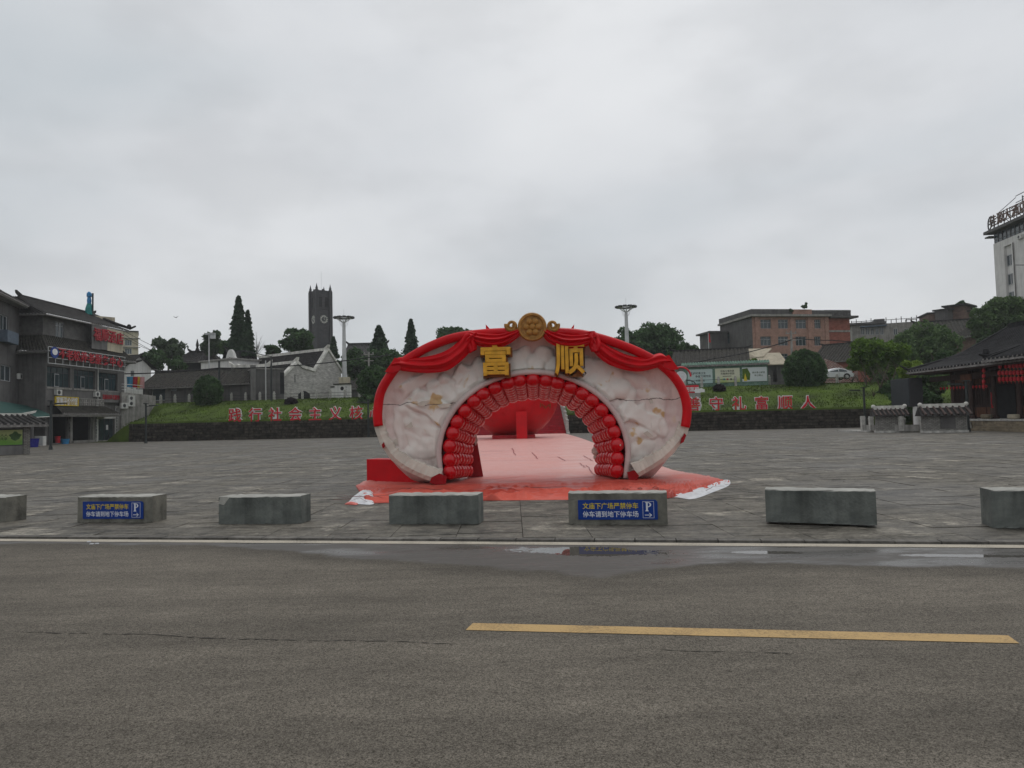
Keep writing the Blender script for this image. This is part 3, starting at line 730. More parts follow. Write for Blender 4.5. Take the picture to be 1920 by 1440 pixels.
M['fold_shade'] = mat('painted_fold_shade', (0.10, 0.012, 0.010), .7, .3, 6, .1)  # dark colour standing for shade in the sheet's folds
M['foam'] = mat('bare_cream_foam', (0.60, 0.565, 0.49), .9, .12, 2.5, .25, 30, stain=.15)
M['tarp_white'] = mat('white_tarp_back', (0.62, 0.63, 0.65), .5, .15, 3, .3, 12)
M['gold'] = mat('ochre_gold_paint', (0.70, 0.38, 0.035), .5, .22, 6, .2, 30, spec=.25, stain=.15)
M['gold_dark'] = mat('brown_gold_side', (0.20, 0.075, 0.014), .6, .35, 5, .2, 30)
def relief_material():
    m, nt, b = _new('stained_white_relief'); N, L = nt.nodes, nt.links
    tc = N.new('ShaderNodeTexCoord'); O = tc.outputs['Object']
    def noise(sc, det=6, ro=.6, st=(1, 1, 1), loc=(0, 0, 0)):
        mp = N.new('ShaderNodeMapping'); mp.inputs['Scale'].default_value = st; mp.inputs['Location'].default_value = loc; L.new(O, mp.inputs[0])
        n = N.new('ShaderNodeTexNoise'); n.inputs['Scale'].default_value = sc; n.inputs['Detail'].default_value = det; n.inputs['Roughness'].default_value = ro; L.new(mp.outputs[0], n.inputs['Vector']); return n.outputs['Fac']
    def mr(v, a, c, d=0, e_=1):
        n = N.new('ShaderNodeMapRange'); n.inputs['From Min'].default_value = a; n.inputs['From Max'].default_value = c; n.inputs['To Min'].default_value = d; n.inputs['To Max'].default_value = e_
        L.new(v, n.inputs['Value']); return n.outputs[0]
    def mix(f, A, B):
        n = N.new('ShaderNodeMix'); n.data_type = 'RGBA'; L.new(f, n.inputs['Factor'])
        for k, q in (('A', A), ('B', B)):
            if isinstance(q, tuple): n.inputs[k].default_value = (*q, 1)
            else: L.new(q, n.inputs[k])
        return n.outputs['Result']
    def mth(op, a, c):
        n = N.new('ShaderNodeMath'); n.operation = op
        for i, q in enumerate((a, c)):
            if isinstance(q, (int, float)): n.inputs[i].default_value = q
            else: L.new(q, n.inputs[i])
        return n.outputs[0]
    at = N.new('ShaderNodeAttribute'); at.attribute_name = 'cloud'
    base = mix(mr(noise(.8, 5, .6), .35, .65), (0.62, 0.50, 0.47), (0.70, 0.62, 0.57))          # paint bled pink
    base = mix(mr(noise(2.6, 8, .7, (1.6, 1, .45)), .5, .72), base, (0.50, 0.39, 0.36))
    c = mix(mr(at.outputs['Fac'], .02, .30), base, (0.76, 0.735, 0.68))                             # raised clouds stay white
    c = mix(mth('MULTIPLY', mr(noise(1.7, 3, .5, loc=(3, 1, 7)), .62, .66), mr(at.outputs['Fac'], .05, .12)), c, (0.58, 0.40, 0.20))   # old gold paint
    c = mix(mr(noise(5, 8, .75, (2, 1, .4)), .60, .72, 0, .35), c, (0.27, 0.23, 0.20))              # dirty run marks
    sp = N.new('ShaderNodeSeparateXYZ'); L.new(O, sp.inputs[0])
    # irregular seam across both wings
    sm = mth('ABSOLUTE', mth('SUBTRACT', mth('ADD', sp.outputs['Z'], mth('MULTIPLY', mth('SUBTRACT', noise(1.4, 6, .6), .5), .34)), 2.02), 0)
    c = mix(mr(sm, .007, .013, .8, 0), c, (0.07, 0.05, 0.04))
    L.new(c, b.inputs['Base Color']); b.inputs['Roughness'].default_value = .5; b.inputs['Specular IOR Level'].default_value = .4
    bp = N.new('ShaderNodeBump'); bp.inputs['Strength'].default_value = .22; bp.inputs['Distance'].default_value = .03
    L.new(noise(3.5, 7, .6), bp.inputs['Height']); L.new(bp.outputs[0], b.inputs['Normal'])
    return m
M['relief'] = relief_material()
M['pink_skin'] = mat('pink_stained_skin', (0.55, 0.44, 0.42), .55, .12, 1.5, .2, 10, col2=(0.60, 0.52, 0.49), stain=.2)

AD = 17.85
ax0 = P(1000, HOR(1000), AD).x
arch = thing('balloon_arch', 'red and white festival arch with gold characters and red beads round its opening', 'arch', (ax0, AD, 0))
def al(px, py, dy=0.0):
    p = P(px, py, AD + dy); return (p.x - ax0, dy, max(0.0, p.z))
def catmull(pts, n):
    """resample a traced line evenly"""
    P_ = [Vector(p) for p in pts]; out = []
    ext = [P_[0] * 2 - P_[1]] + P_ + [P_[-1] * 2 - P_[-2]]; dense = []
    for i in range(len(P_) - 1):
        a, b_, c, d = ext[i:i + 4]
        for k in range(12):
            t_ = k / 12; dense.append(.5 * ((2 * b_) + (c - a) * t_ + (2 * a - 5 * b_ + 4 * c - d) * t_ ** 2 + (3 * b_ - a - 3 * c + d) * t_ ** 3))
    dense.append(P_[-1]); L_ = [0]
    for i in range(1, len(dense)): L_.append(L_[-1] + (dense[i] - dense[i - 1]).length)
    j = 0
    for k in range(n):
        s_ = L_[-1] * k / (n - 1)
        while j < len(L_) - 2 and L_[j + 1] < s_: j += 1
        f_ = (s_ - L_[j]) / max(1e-9, L_[j + 1] - L_[j]); out.append(dense[j].lerp(dense[j + 1], f_))
    return out
# outer rim (front), traced left foot -> top -> right foot
rimL = [(826, 897), (795, 887), (766, 873), (744, 857), (728, 836), (717, 812), (712, 787), (713, 760), (718, 735), (731, 711), (748, 689), (778, 668), (812, 650), (855, 635), (905, 628)]
rimR = [(960, 625), (1000, 624), (1045, 625), (1090, 629), (1135, 640), (1180, 656), (1215, 673), (1241, 690), (1262, 711), (1276, 735), (1283, 762), (1282, 788), (1276, 812), (1261, 834), (1240, 855), (1216, 871), (1190, 886)]
rim = [Vector(al(*p)) for p in rimL + rimR]
inn_c = (1000, 852); IRX, IRZ = 177, 154
def inner_px(t_):            # t 0..1 left foot over the top to right foot
    if t_ < .12: return (inn_c[0] - IRX + 4 * (1 - t_ / .12), 899 - (899 - 852) * t_ / .12)
    if t_ > .88: return (inn_c[0] + IRX - 4 * ((t_ - .88) / .12), 852 + (896 - 852) * (t_ - .88) / .12)
    a = math.pi * (1 - (t_ - .12) / .76); return (inn_c[0] + IRX * math.cos(a), inn_c[1] - IRZ * math.sin(a))
inner = [Vector(al(*inner_px(k / 60))) for k in range(61)]
NU, NV = 300, 72
I_ = catmull(inner, NU); O_ = catmull(rim, NU)
rr = random.Random(8)
# relief forms: cloud heads over the opening, a coiled wave and an ingot on each wing
bl = []
def blob(px, py, r, h, sx=1, sz=1, rot=0, flat=0): 
    q = al(px, py); bl.append((q[0], q[2], r, h, sx, sz, rot, flat))
for (px, py, r) in ((900, 690, .30), (880, 706, .32), (855, 722, .30), (905, 712, .3), (840, 738, .32), (868, 735, .28), (815, 742, .26), (925, 700, .28), (948, 690, .22), (968, 678, .30), (985, 668, .26), (1002, 682, .30), (1022, 668, .28), (1036, 684, .24), (790, 745, .2),
                    (1100, 690, .30), (1122, 700, .34), (1105, 712, .28), (1145, 712, .32), (1165, 728, .30), (1140, 732, .28), (1180, 738, .2), (1088, 700, .22), (830, 712, .18), (812, 725, .2)):
    blob(px, py, r * rr.uniform(.9, 1.15), rr.uniform(.13, .24))
for (px, py, r, h, sx, sz, rot, flat) in ((812, 770, .5, .22, 1.5, .5, -.6, 1), (838, 778, .35, .18, 1.4, .5, -.75, 1), (795, 800, .42, .12, 1, 1.1, .3, 0), (775, 790, .30, .12, .7, 1.5, .2, 0), (800, 838, .45, .13, 1.3, .7, .3, 0), (762, 770, .22, .1, 1, 1, 0, 0), (775, 830, .26, .13, .6, 1.6, .5, 0),
        (815, 812, .4, .12, 1.2, .45, -.4, 1), (1205, 780, .42, .16, 1.5, .6, -.5, 1), (1190, 772, .3, .14, 1.3, .5, .4, 1), (1225, 760, .3, .12, 1, 1.2, .3, 0), (1212, 808, .45, .14, 1.4, .5, .5, 0), (1240, 790, .28, .12, .7, 1.5, .2, 0), (1200, 840, .4, .12, 1, .8, 0, 0), (1175, 760, .25, .12, 1.2, .5, .8, 1), (1195, 862, .25, .1, 1, .6, .4, 0),
        (782, 718, .34, .10, 1.6, .45, .5, 1), (800, 700, .3, .10, 1.6, .4, .5, 1), (862, 700, .22, .2, 1.2, .7, .8, 1), (1195, 715, .32, .08, 1.4, .5, -.5, 0), (750, 800, .3, .09, .5, 1.9, .1, 0), (828, 862, .3, .08, .5, 1.3, -.3, 0), (1222, 740, .3, .08, 1.3, .6, -.3, 0)):
    blob(px, py, r, h, sx, sz, rot, flat)
def relief(x, z):
    h = 0
    wx = x + .10 * mnoise.noise(Vector((x * 2.3, z * 2.3, 5))); wz = z + .10 * mnoise.noise(Vector((x * 2.3, z * 2.3, 9)))
    for (bx, bz, r, hh, sx, sz, rot, flat) in bl:
        dx, dz = wx - bx, wz - bz
        if abs(dx) > 2 * r or abs(dz) > 2 * r: continue
        c, s_ = math.cos(rot), math.sin(rot); u = (dx * c + dz * s_) / (r * sx); v = (-dx * s_ + dz * c) / (r * sz)
        if flat: q = 1 - max(abs(u), abs(v)); val = hh * min(1, max(0, q) * 4.5)
        else:
            q = 1 - (u * u + v * v); val = hh * math.sqrt(q) if q > 0 else 0
        h = max(h, val * .72)
    h += .035 * abs(mnoise.noise(Vector((x * 2.1, z * 2.1, 2)))) + .03 * mnoise.noise(Vector((x * 5, z * 5, 4)))
    return h
rows = []; cl = []
for i in range(NU):
    row = []; e_ = min(1, min(i, NU - 1 - i) / 10.0)
    for j in range(NV):
        v = j / (NV - 1); p = I_[i].lerp(O_[i], v)
        dish = .34 * math.sin(math.pi * min(1, v * 1.02)) ** .8 * (1 - .25 * v) - .26 * v
        h = relief(p.x, p.z) * min(1, v * 9) * min(1, (1 - v) * 6) * e_
        row.append((p.x, .02 + dish - h, p.z)); cl.append(h)
    rows.append(row)
mb = MB(); mb.grid(rows); o = mb.build('relief_face', M['relief'], arch); smooth(o)
a = o.data.attributes.new('cloud', 'FLOAT', 'POINT'); a.data.foreach_set('value', [c * 3.2 for c in cl])
# inner white lip
mb = MB(); mb.tube([(p.x, -.05, p.z) for p in catmull(inner, 90)], .072, 10); mb.sm = True; mb.build('inner_lip', M['pink_skin'], arch)
# outer rim: red upper tube, bare foam lower bands
R200 = catmull(rim, 240)
def k_of(px, py):
    q = Vector(al(px, py)); return min(range(240), key=lambda k: (R200[k] - q).length)
kl, kr = k_of(712, 800), k_of(1280, 802)
def rad(k): return .115
mb = MB(); mb.tube([(R200[k].x, -.26 + 0, R200[k].z) for k in range(kl, kr + 1)], [.115] * (kr - kl + 1), 14); mb.sm = True; mb.build('red_rim', M['red_paint'], arch)
rb = random.Random(4)
for (a0, a1, nm) in ((0, kl + 2, 'bare_rim'), (kr - 2, 239, 'bare_rim')):
    rows = []
    for k in range(a0, a1 + 1):
        q = R200[k]; t_ = (R200[min(239, k + 1)] - R200[max(0, k - 1)]).normalized(); nrm = Vector((-t_.z, 0, t_.x)) 
        if nrm.x * q.x < 0 and abs(q.x) > 1: nrm = -nrm
        edge = .035 * mnoise.noise(Vector((k * .45, 1.3, 0))) + .02 * rb.uniform(-1, 1)
        w0, w1 = .15 + edge + .10 * min(1, abs(k - (kl if a0 == 0 else kr)) / 26.0), .12 + .02 * mnoise.noise(Vector((k * .3, 7, 0)))
        rows.append([(q.x - nrm.x * w0, -.16, q.z - nrm.z * w0), (q.x - nrm.x * w0 * .9, -.235, q.z - nrm.z * w0 * .9), (q.x, -.29 + .01 * rb.uniform(-1, 1), q.z), (q.x + nrm.x * w1 * .9, -.23, q.z + nrm.z * w1 * .9), (q.x + nrm.x * w1, -.12, q.z + nrm.z * w1)])
    mb = MB(); mb.grid(rows); mb.build(nm, M['foam'], arch)
# torn red skin left on the foot tips
for pts in ([(812, 893), (826, 886), (840, 892), (838, 905), (820, 907), (808, 903)], [(1172, 884), (1186, 880), (1194, 890), (1190, 899), (1176, 901)], [(720, 833), (724, 828), (726, 836), (722, 840)], [(1272, 822), (1278, 812), (1281, 816), (1276, 828), (1271, 831)]):
    mb = MB(); mb.prism_xz([(al(*p)[0], al(*p)[2]) for p in pts][::-1], -.32, -.24); mb.build('torn_red_skin', M['red_dark'], arch)
# outer skin behind the rim
silL = [(824, 907), (779, 905), (754, 889), (732, 865), (717, 838), (709, 808), (706, 785), (706, 760), (712, 733), (725, 706), (744, 684), (775, 664), (810, 646), (852, 631), (905, 625)]
silR = [(960, 622), (1000, 621), (1045, 622), (1090, 626), (1137, 637), (1182, 652), (1218, 669), (1244, 686), (1266, 707), (1282, 732), (1290, 760), (1290, 787), (1281, 818), (1268, 843), (1254, 865), (1238, 885), (1222, 899), (1190, 902)]
sil = catmull([Vector(al(*p)) for p in silL + silR], 240)
rows = []
for yy, f_, g in ((-.16, 0, 1), (.0, .6, 1), (.3, 1.0, 1), (.8, 1.0, .995), (1.3, .9, .97), (1.7, .7, .93), (1.8, .6, .90)):
    rows.append([(( R200[k].x * (1 - f_) + sil[k].x * f_) * g, yy, max(0.0, (R200[k].z * (1 - f_) + sil[k].z * f_) * g)) for k in range(240)])
mb = MB(); mb.grid(rows, flip=True); o = mb.build('outer_skin', M['pink_skin'], arch); smooth(o)
# tunnel lining that narrows towards the back, back face
def ring(f_, extra=0.0):
    """opening outline shrunk towards the back by f in metres"""
    out = []
    for k in range(61):
        q = inner[k]; c = Vector((0, 0, .70)); d = Vector((q.x, 0, max(0, q.z - .70)))
        n_ = d.normalized() if d.length > 1e-6 else Vector((1, 0, 0)); w = q - Vector((n_.x, 0, n_.z * .70)) * (f_ + extra) + Vector((.20 * max(0, f_ - .15), 0, 0)); out.append(Vector((w.x, 0, q.z if q.z < .70 else w.z)))
    return out
def pring(rx, ry, cx, cy, yb, dy, n=61):
    out = []
    for k in range(n):
        t_ = k / (n - 1)
        if t_ < .15: px, py = cx - rx, yb - (yb - cy) * t_ / .15
        elif t_ > .85: px, py = cx + rx, cy + (yb - cy) * (t_ - .85) / .15
        else: a = math.pi * (1 - (t_ - .15) / .70); px, py = cx + rx * math.cos(a), cy - ry * math.sin(a)
        out.append(Vector(al(px, py, dy)))
    return out
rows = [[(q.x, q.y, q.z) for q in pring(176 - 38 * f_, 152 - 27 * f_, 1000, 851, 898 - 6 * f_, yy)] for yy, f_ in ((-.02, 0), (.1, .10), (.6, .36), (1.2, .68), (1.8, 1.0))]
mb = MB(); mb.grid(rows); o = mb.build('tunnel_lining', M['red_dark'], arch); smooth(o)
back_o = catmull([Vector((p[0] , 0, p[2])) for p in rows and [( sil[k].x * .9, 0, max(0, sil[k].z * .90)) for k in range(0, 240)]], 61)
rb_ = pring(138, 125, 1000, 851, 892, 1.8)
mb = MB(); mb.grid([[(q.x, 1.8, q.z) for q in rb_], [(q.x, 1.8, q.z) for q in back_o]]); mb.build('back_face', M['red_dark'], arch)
# beads
bm = MB(); prof = []
for i in range(1, 10):
    a = math.pi * i / 10; prof.append((.5 * math.sin(a), -.5 * math.cos(a)))
bm.lathe(prof, 14); bm.sm = True; bead_me = bm.mesh('bead', M['red_bead'])
nb_count = 0
for r_ in range(7):
    f_ = r_ / 6; yy = .04 + .26 * r_; rg_ = catmull(pring(157 - 33 * f_, 138 - 27 * f_, 1000 + f_, 850, 896 - 5 * f_, yy), 200)
    tot = sum((rg_[k + 1] - rg_[k]).length for k in range(199)); cnt = 23; 
    for k in range(cnt):
        s_ = .16 + (tot - .32) * k / (cnt - 1); acc = 0; j = 0
        while j < 198 and acc + (rg_[j + 1] - rg_[j]).length < s_: acc += (rg_[j + 1] - rg_[j]).length; j += 1
        p = rg_[j]; d = (rg_[j + 1] - rg_[j]).normalized(); ang = math.atan2(d.z, d.x)
        b_ = link('bead', bead_me, arch, (p.x + rb.uniform(-.008, .008), yy + rb.uniform(-.012, .012), p.z + rb.uniform(-.008, .008)))
        sp_ = tot / cnt; b_.rotation_euler = (rb.uniform(-.06, .06), -ang, 0); b_.scale = (sp_ * 1.24, .38, .37 - .04 * f_); nb_count += 1
# peeled bead and bare patches
for (px, py, dy, r) in ((1117, 847, 1.55, .12), (1121, 838, 1.5, .07), (1163, 835, -.14, .02), (1117, 858, 1.55, .07)):
    q = al(px, py, dy); mb = MB(); mb.lathe([(r * .4, -.9 * r), (r, -.2 * r), (r * .95, .5 * r), (r * .3, 1.3 * r)], 9); mb.build('bare_patch', M['foam'], arch, (q[0], q[1], q[2]))
# red side board at the back left of the tunnel, with peeled top
mb = MB(); pts = [al(884, 824, 1.9), al(893, 818, 1.9), al(906, 893, 1.9), al(876, 899, 1.9)]
mb.prism_xz([(p[0], p[2]) for p in pts][::-1], 1.85, 1.95); mb.build('side_board', M['red_dark'], arch)
mb = MB(); pts = [al(887, 817, 1.8), al(893, 814, 1.8), al(896, 826, 1.8), al(892, 836, 1.8), al(889, 826, 1.8)]
mb.prism_xz([(p[0], p[2]) for p in pts][::-1], 1.80, 1.86); mb.build('bare_patch', M['foam'], arch)
# torn skin flaps hanging on the relief
for pts in ([(766, 796), (772, 791), (775, 800), (768, 803), (760, 800)], [(783, 757), (792, 752), (806, 752), (796, 762), (786, 761)], [(1205, 812), (1213, 808), (1224, 818), (1215, 820)], [(1216, 751), (1222, 749), (1224, 756), (1218, 757)], [(738, 826), (744, 822), (748, 832), (741, 836)], [(1170, 815), (1174, 808), (1178, 816), (1173, 822)], [(820, 760), (830, 757), (846, 757), (842, 764), (826, 765)]):
    mb = MB(); q = [al(*p) for p in pts]; mb.prism_xz([(p[0], p[2]) for p in q][::-1], .02, .05); mb.build('torn_white_flap', M['foam'], arch, (0, -.10, 0))
# cloth swags
def swag(top, bot, y0, folds, name='swag', amp=.05, nu=50, nv=26, taper=True):
    T_ = catmull([Vector(al(*p)) for p in top], nu); B_ = catmull([Vector(al(*p)) for p in bot], nu); rows = []; back = []
    for i in range(nu):
        u = i / (nu - 1); row = []; e_ = math.sin(math.pi * min(1, max(0.0, u))) ** .5
        for j in range(nv):
            v = j / (nv - 1); p = T_[i].lerp(B_[i], v)
            y = y0 - .13 * math.sin(math.pi * v) - amp * (.35 + .65 * e_) * math.sin(folds * 2 * math.pi * v + 1.5 * math.sin(u * 3 + folds)) * math.sin(math.pi * v) ** .5 - .03 * mnoise.noise(Vector((u * 5, v * 6, folds)))
            row.append((p.x, y, p.z))
        rows.append(row); back.append([(row[0][0], y0 + .05, row[0][2]), (row[-1][0], y0 + .05, row[-1][2])])
    mb = MB(); mb.grid(rows); mb.grid([[r[0] for r in rows], [b2[0] for b2 in back]]); mb.grid([[b2[1] for b2 in back], [r[-1] for r in rows]])
    mb.grid([[b2[0] for b2 in back], [b2[1] for b2 in back]])
    o = mb.build(name, M['red_paint'], arch); smooth(o); return o
swag([(742, 680), (752, 672), (775, 673), (805, 670), (835, 661), (858, 645), (872, 626), (882, 625)], [(738, 692), (752, 696), (775, 699), (805, 701), (838, 697), (862, 682), (882, 662), (894, 640)], -.30, 2.3)
swag([(880, 624), (905, 626), (935, 627), (962, 622), (975, 618)], [(889, 645), (902, 652), (925, 655), (950, 650), (976, 632)], -.33, 3.2)
swag([(890, 628), (875, 640), (878, 655), (882, 665)][::-1], [(897, 628), (893, 640), (896, 650), (895, 658)][::-1], -.36, 1.4, 'swag_knot')
swag([(1018, 618), (1032, 622), (1060, 628), (1090, 628), (1116, 626)], [(1016, 632), (1028, 645), (1052, 655), (1080, 656), (1108, 648)], -.33, 3.2)
swag([(1105, 624), (1122, 640), (1145, 655), (1175, 668), (1205, 672), (1232, 664), (1246, 672)], [(1098, 640), (1108, 658), (1130, 680), (1160, 693), (1195, 698), (1232, 690), (1254, 684)], -.30, 2.3)
swag([(1112, 624), (1120, 634), (1126, 650), (1122, 662)], [(1098, 626), (1098, 640), (1102, 652), (1106, 662)], -.36, 1.4, 'swag_knot')
for (cx, cy) in ((745, 687), (1248, 682)):
    mb = MB(); s_ = 1 if cx > 1000 else -1
    q = [al(cx - 10 * s_, cy - 10), al(cx, cy - 14), al(cx + 8 * s_, cy - 2), al(cx + 18 * s_, cy + 12), al(cx + 4 * s_, cy + 14), al(cx - 10 * s_, cy + 8)]
    pl = [(p[0], p[2]) for p in q]; pl = pl if s_ < 0 else pl
    if s_ > 0: pl = pl[::-1]
    mb.prism_xz(pl if s_ < 0 else pl, -.40, -.22); mb.build('swag_knot', M['red_paint'], arch)
# ridge board and horn tips on top
mb = MB(); pl = [al(*p) for p in ((1076, 609), (1069, 618), (1040, 620), (960, 620), (925, 619), (919, 618), (911, 609), (912, 627), (1074, 627))]
mb.prism_xz([(p[0], p[2]) for p in pl], -.12, .5); mb.build('horned_crest', M['red_paint'], arch)
# gold medallion with scrolls
cq = al(997, 617); cd = thing('x', 'x', 'x'); bpy.data.objects.remove(cd)
mb = MB(); R0 = .36
mb.lathe([(R0 * .9, .0), (R0, .04), (R0, .12), (R0 * .93, .17), (R0 * .80, .17), (R0 * .76, .13), (.01, .13)], 36)
med = MB(); med.v = [(x, -z, y) for x, y, z in mb.v]; med.f = mb.f; med.mi = mb.mi; med.sm = False
M['medal'] = mat('bronze_gold_paint', (0.40, 0.19, 0.035), .5, .35, 7, .3, 30, spec=.4, stain=.25)
o = med.build('medallion', M['medal'], arch, (cq[0], -.30, cq[2]))
for k in range(7):
    a = 2 * math.pi * k / 6; r_ = .15 if k < 6 else 0
    mb2 = MB(); mb2.lathe([(.085, 0), (.08, .03), (.05, .055), (.01, .065)], 12); m2 = MB(); m2.v = [(x, -z, y) for x, y, z in mb2.v]; m2.f = mb2.f; m2.mi = mb2.mi
    m2.build('petal', M['medal'], o, (r_ * math.cos(a), -.13, r_ * math.sin(a)))
for s_ in (-1, 1):
    q = al(997 + s_ * 38, 614); pts = []
    for k in range(30):
        a = k / 29 * 3.4 * math.pi; r_ = .035 + .105 * k / 29; pts.append((q[0] + s_ * r_ * math.cos(a + 2.2), -.36, q[2] + r_ * math.sin(a + 2.2)))
    mb = MB(); mb.tube(pts, [.028 + .022 * k / 29 for k in range(30)], 8); mb.tube([(q[0] - s_ * .02, -.36, q[2] - .12), (q[0] - s_ * .12, -.34, q[2] - .10), (q[0] - s_ * .24, -.32, q[2] - .02)], [.05, .045, .03], 8); mb.sm = True
    mb.build('scroll', M['medal'], arch)
# gold characters
for ch, px, py, h in (('富', 930, 677, .78), ('顺', 1066, 675, .80)):
    q = al(px, py); me = glyphs(ch, 1.0, .05, .017, 1.0, .008).copy(); n = len(me.vertices); co = np.empty(n * 3); me.vertices.foreach_get('co', co); co = co.reshape(-1, 3)
    co[:, 0] *= .74 / (co[:, 0].max() - co[:, 0].min()); c0 = (co[:, 2].max() + co[:, 2].min()) / 2; co[:, 2] = (co[:, 2] - c0) * h / (co[:, 2].max() - co[:, 2].min())
    me.vertices.foreach_set('co', co.ravel()); me.materials.append(M['gold']); lx = link('gold_character', me, arch, (q[0], -.34, q[2]))
    lx['label'] = 'raised gold character ' + ('fu' if ch == '富' else 'shun')
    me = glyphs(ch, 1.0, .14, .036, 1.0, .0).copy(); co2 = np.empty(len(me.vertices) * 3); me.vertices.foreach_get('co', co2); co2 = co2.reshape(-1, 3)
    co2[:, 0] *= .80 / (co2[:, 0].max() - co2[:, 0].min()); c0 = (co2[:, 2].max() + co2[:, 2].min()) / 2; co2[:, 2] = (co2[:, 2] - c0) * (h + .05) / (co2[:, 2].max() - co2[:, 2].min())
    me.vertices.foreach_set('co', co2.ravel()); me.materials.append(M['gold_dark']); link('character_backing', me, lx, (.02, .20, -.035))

# low red box at the arch's left foot
A_, B_ = G(688, 903), G(772, 905); f_ = Fr(A_, B_, 0)
bx = MB(); bx.box(0, 0, .0, f_.W + .45, .5, .60); o = bx.build('red_box', M['red_paint'], None, f_.loc, f_.ang); tag(o, 'plain red box standing on the sheet left of the arch', 'box')
# vinyl sheet: wrinkled in front, seamed and flat behind, running to the stairs
edge = [G(*p) for p in ((672, 912), (676, 926), (684, 944), (735, 943), (820, 941), (900, 939), (1000, 938), (1110, 937), (1190, 938), (1250, 935), (1300, 926), (1340, 917), (1366, 905))]
def front_y(x):
    for i in range(len(edge) - 1):
        if edge[i].x <= x <= edge[i + 1].x: t_ = (x - edge[i].x) / (edge[i + 1].x - edge[i].x); return edge[i].y * (1 - t_) + edge[i + 1].y * t_
    return edge[0].y if x < edge[0].x else edge[-1].y
XL, XR = edge[0].x, edge[-1].x
def wr(x, y):
    f_ = max(0, 1 - (y - 13.6) / 4.6)
    r1 = abs(mnoise.noise(Vector((x * .45 + 3, y * 2.6, 1)))); r2 = abs(mnoise.noise(Vector((x * 2.2, y * 5.5, 6))))
    ridge = (max(0, .20 - r1) * 5) ** 2 * .11 + (max(0, .16 - r2) * 6) ** 2 * .012
    g = f_ * 1.3 + .10
    side = max(0, 1 - (x - XL) / 1.1) + .6 * max(0, 1 - (XR - x) / 1.2)
    return .010 + ridge * min(1.6, g) + side * (.06 * abs(mnoise.noise(Vector((x * 3, y * 3, 3)))) + .02 * abs(mnoise.noise(Vector((x * 9, y * 7, 8))))) * (1 if y < 20 else 0)
nx = 300; rows = []; vy = [0, .02, .04] + [.06 + .10 * k for k in range(62)] + [7, 8, 9.2, 10.5, 12, 14, 16, 19, 23, 28, 34, 41, 48, 54, 58.5]
for d in vy:
    row = []
    for i in range(nx):
        u = i / (nx - 1); x0_ = XL + (XR - XL) * u; fy = front_y(x0_)
        y = fy + d * ((70.9 - fy) / 58.5 if d > 7 else 1) if d <= 7 else 7 + fy + (d - 7) * (70.9 - 7 - fy) / 51.5
        lx = -4.0 + (-5.3 + 4.0) * sst(20, 60, y); rx = 5.1 - .5 * sst(16.5, 21, y) + .55 * sst(24, 60, y)
        x = lx + (rx - lx) * u if y > 19 else x0_ * 1.0
        if 16 < y <= 19: t_ = (y - 16) / 3; x = x0_ * (1 - t_) + (lx + (rx - lx) * u) * t_
        z = wr(x, y) if d > 0.0 else .003
        if y > 22: z = .012 + .006 * abs(mnoise.noise(Vector((x * .7, y * .5, 2))))
        row.append((x, y, z))
    rows.append(row)
mb = MB(); mb.grid(rows); sheet = mb.build('red_sheet', M['sky_sheen_sheet'], None); smooth(sheet); tag(sheet, 'wet red vinyl sheet spread under the arch and on to the stairs', 'floor sheet')
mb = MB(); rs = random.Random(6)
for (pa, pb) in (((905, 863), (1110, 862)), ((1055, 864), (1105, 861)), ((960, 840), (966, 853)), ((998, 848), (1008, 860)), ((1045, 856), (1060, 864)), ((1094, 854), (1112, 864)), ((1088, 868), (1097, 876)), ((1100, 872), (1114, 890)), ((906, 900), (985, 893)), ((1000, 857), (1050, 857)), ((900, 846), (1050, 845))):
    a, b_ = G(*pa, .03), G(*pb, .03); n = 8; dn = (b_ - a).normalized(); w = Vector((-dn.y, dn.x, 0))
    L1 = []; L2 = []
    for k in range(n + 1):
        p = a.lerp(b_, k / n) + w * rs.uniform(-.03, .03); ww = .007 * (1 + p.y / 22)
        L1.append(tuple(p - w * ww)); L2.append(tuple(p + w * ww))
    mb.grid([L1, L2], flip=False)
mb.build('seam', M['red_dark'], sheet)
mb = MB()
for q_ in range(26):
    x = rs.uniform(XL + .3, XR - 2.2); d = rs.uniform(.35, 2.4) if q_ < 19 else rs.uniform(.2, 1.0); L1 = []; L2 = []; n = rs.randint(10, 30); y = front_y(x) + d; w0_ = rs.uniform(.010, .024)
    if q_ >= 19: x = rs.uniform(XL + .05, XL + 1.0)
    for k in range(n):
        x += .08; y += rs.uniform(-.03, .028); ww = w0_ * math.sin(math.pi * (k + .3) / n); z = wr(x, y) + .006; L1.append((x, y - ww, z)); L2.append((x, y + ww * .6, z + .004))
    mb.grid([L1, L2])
mb.build('fold_shade', M['fold_shade'], sheet)  # thin dark strips painted as shade along the wrinkles
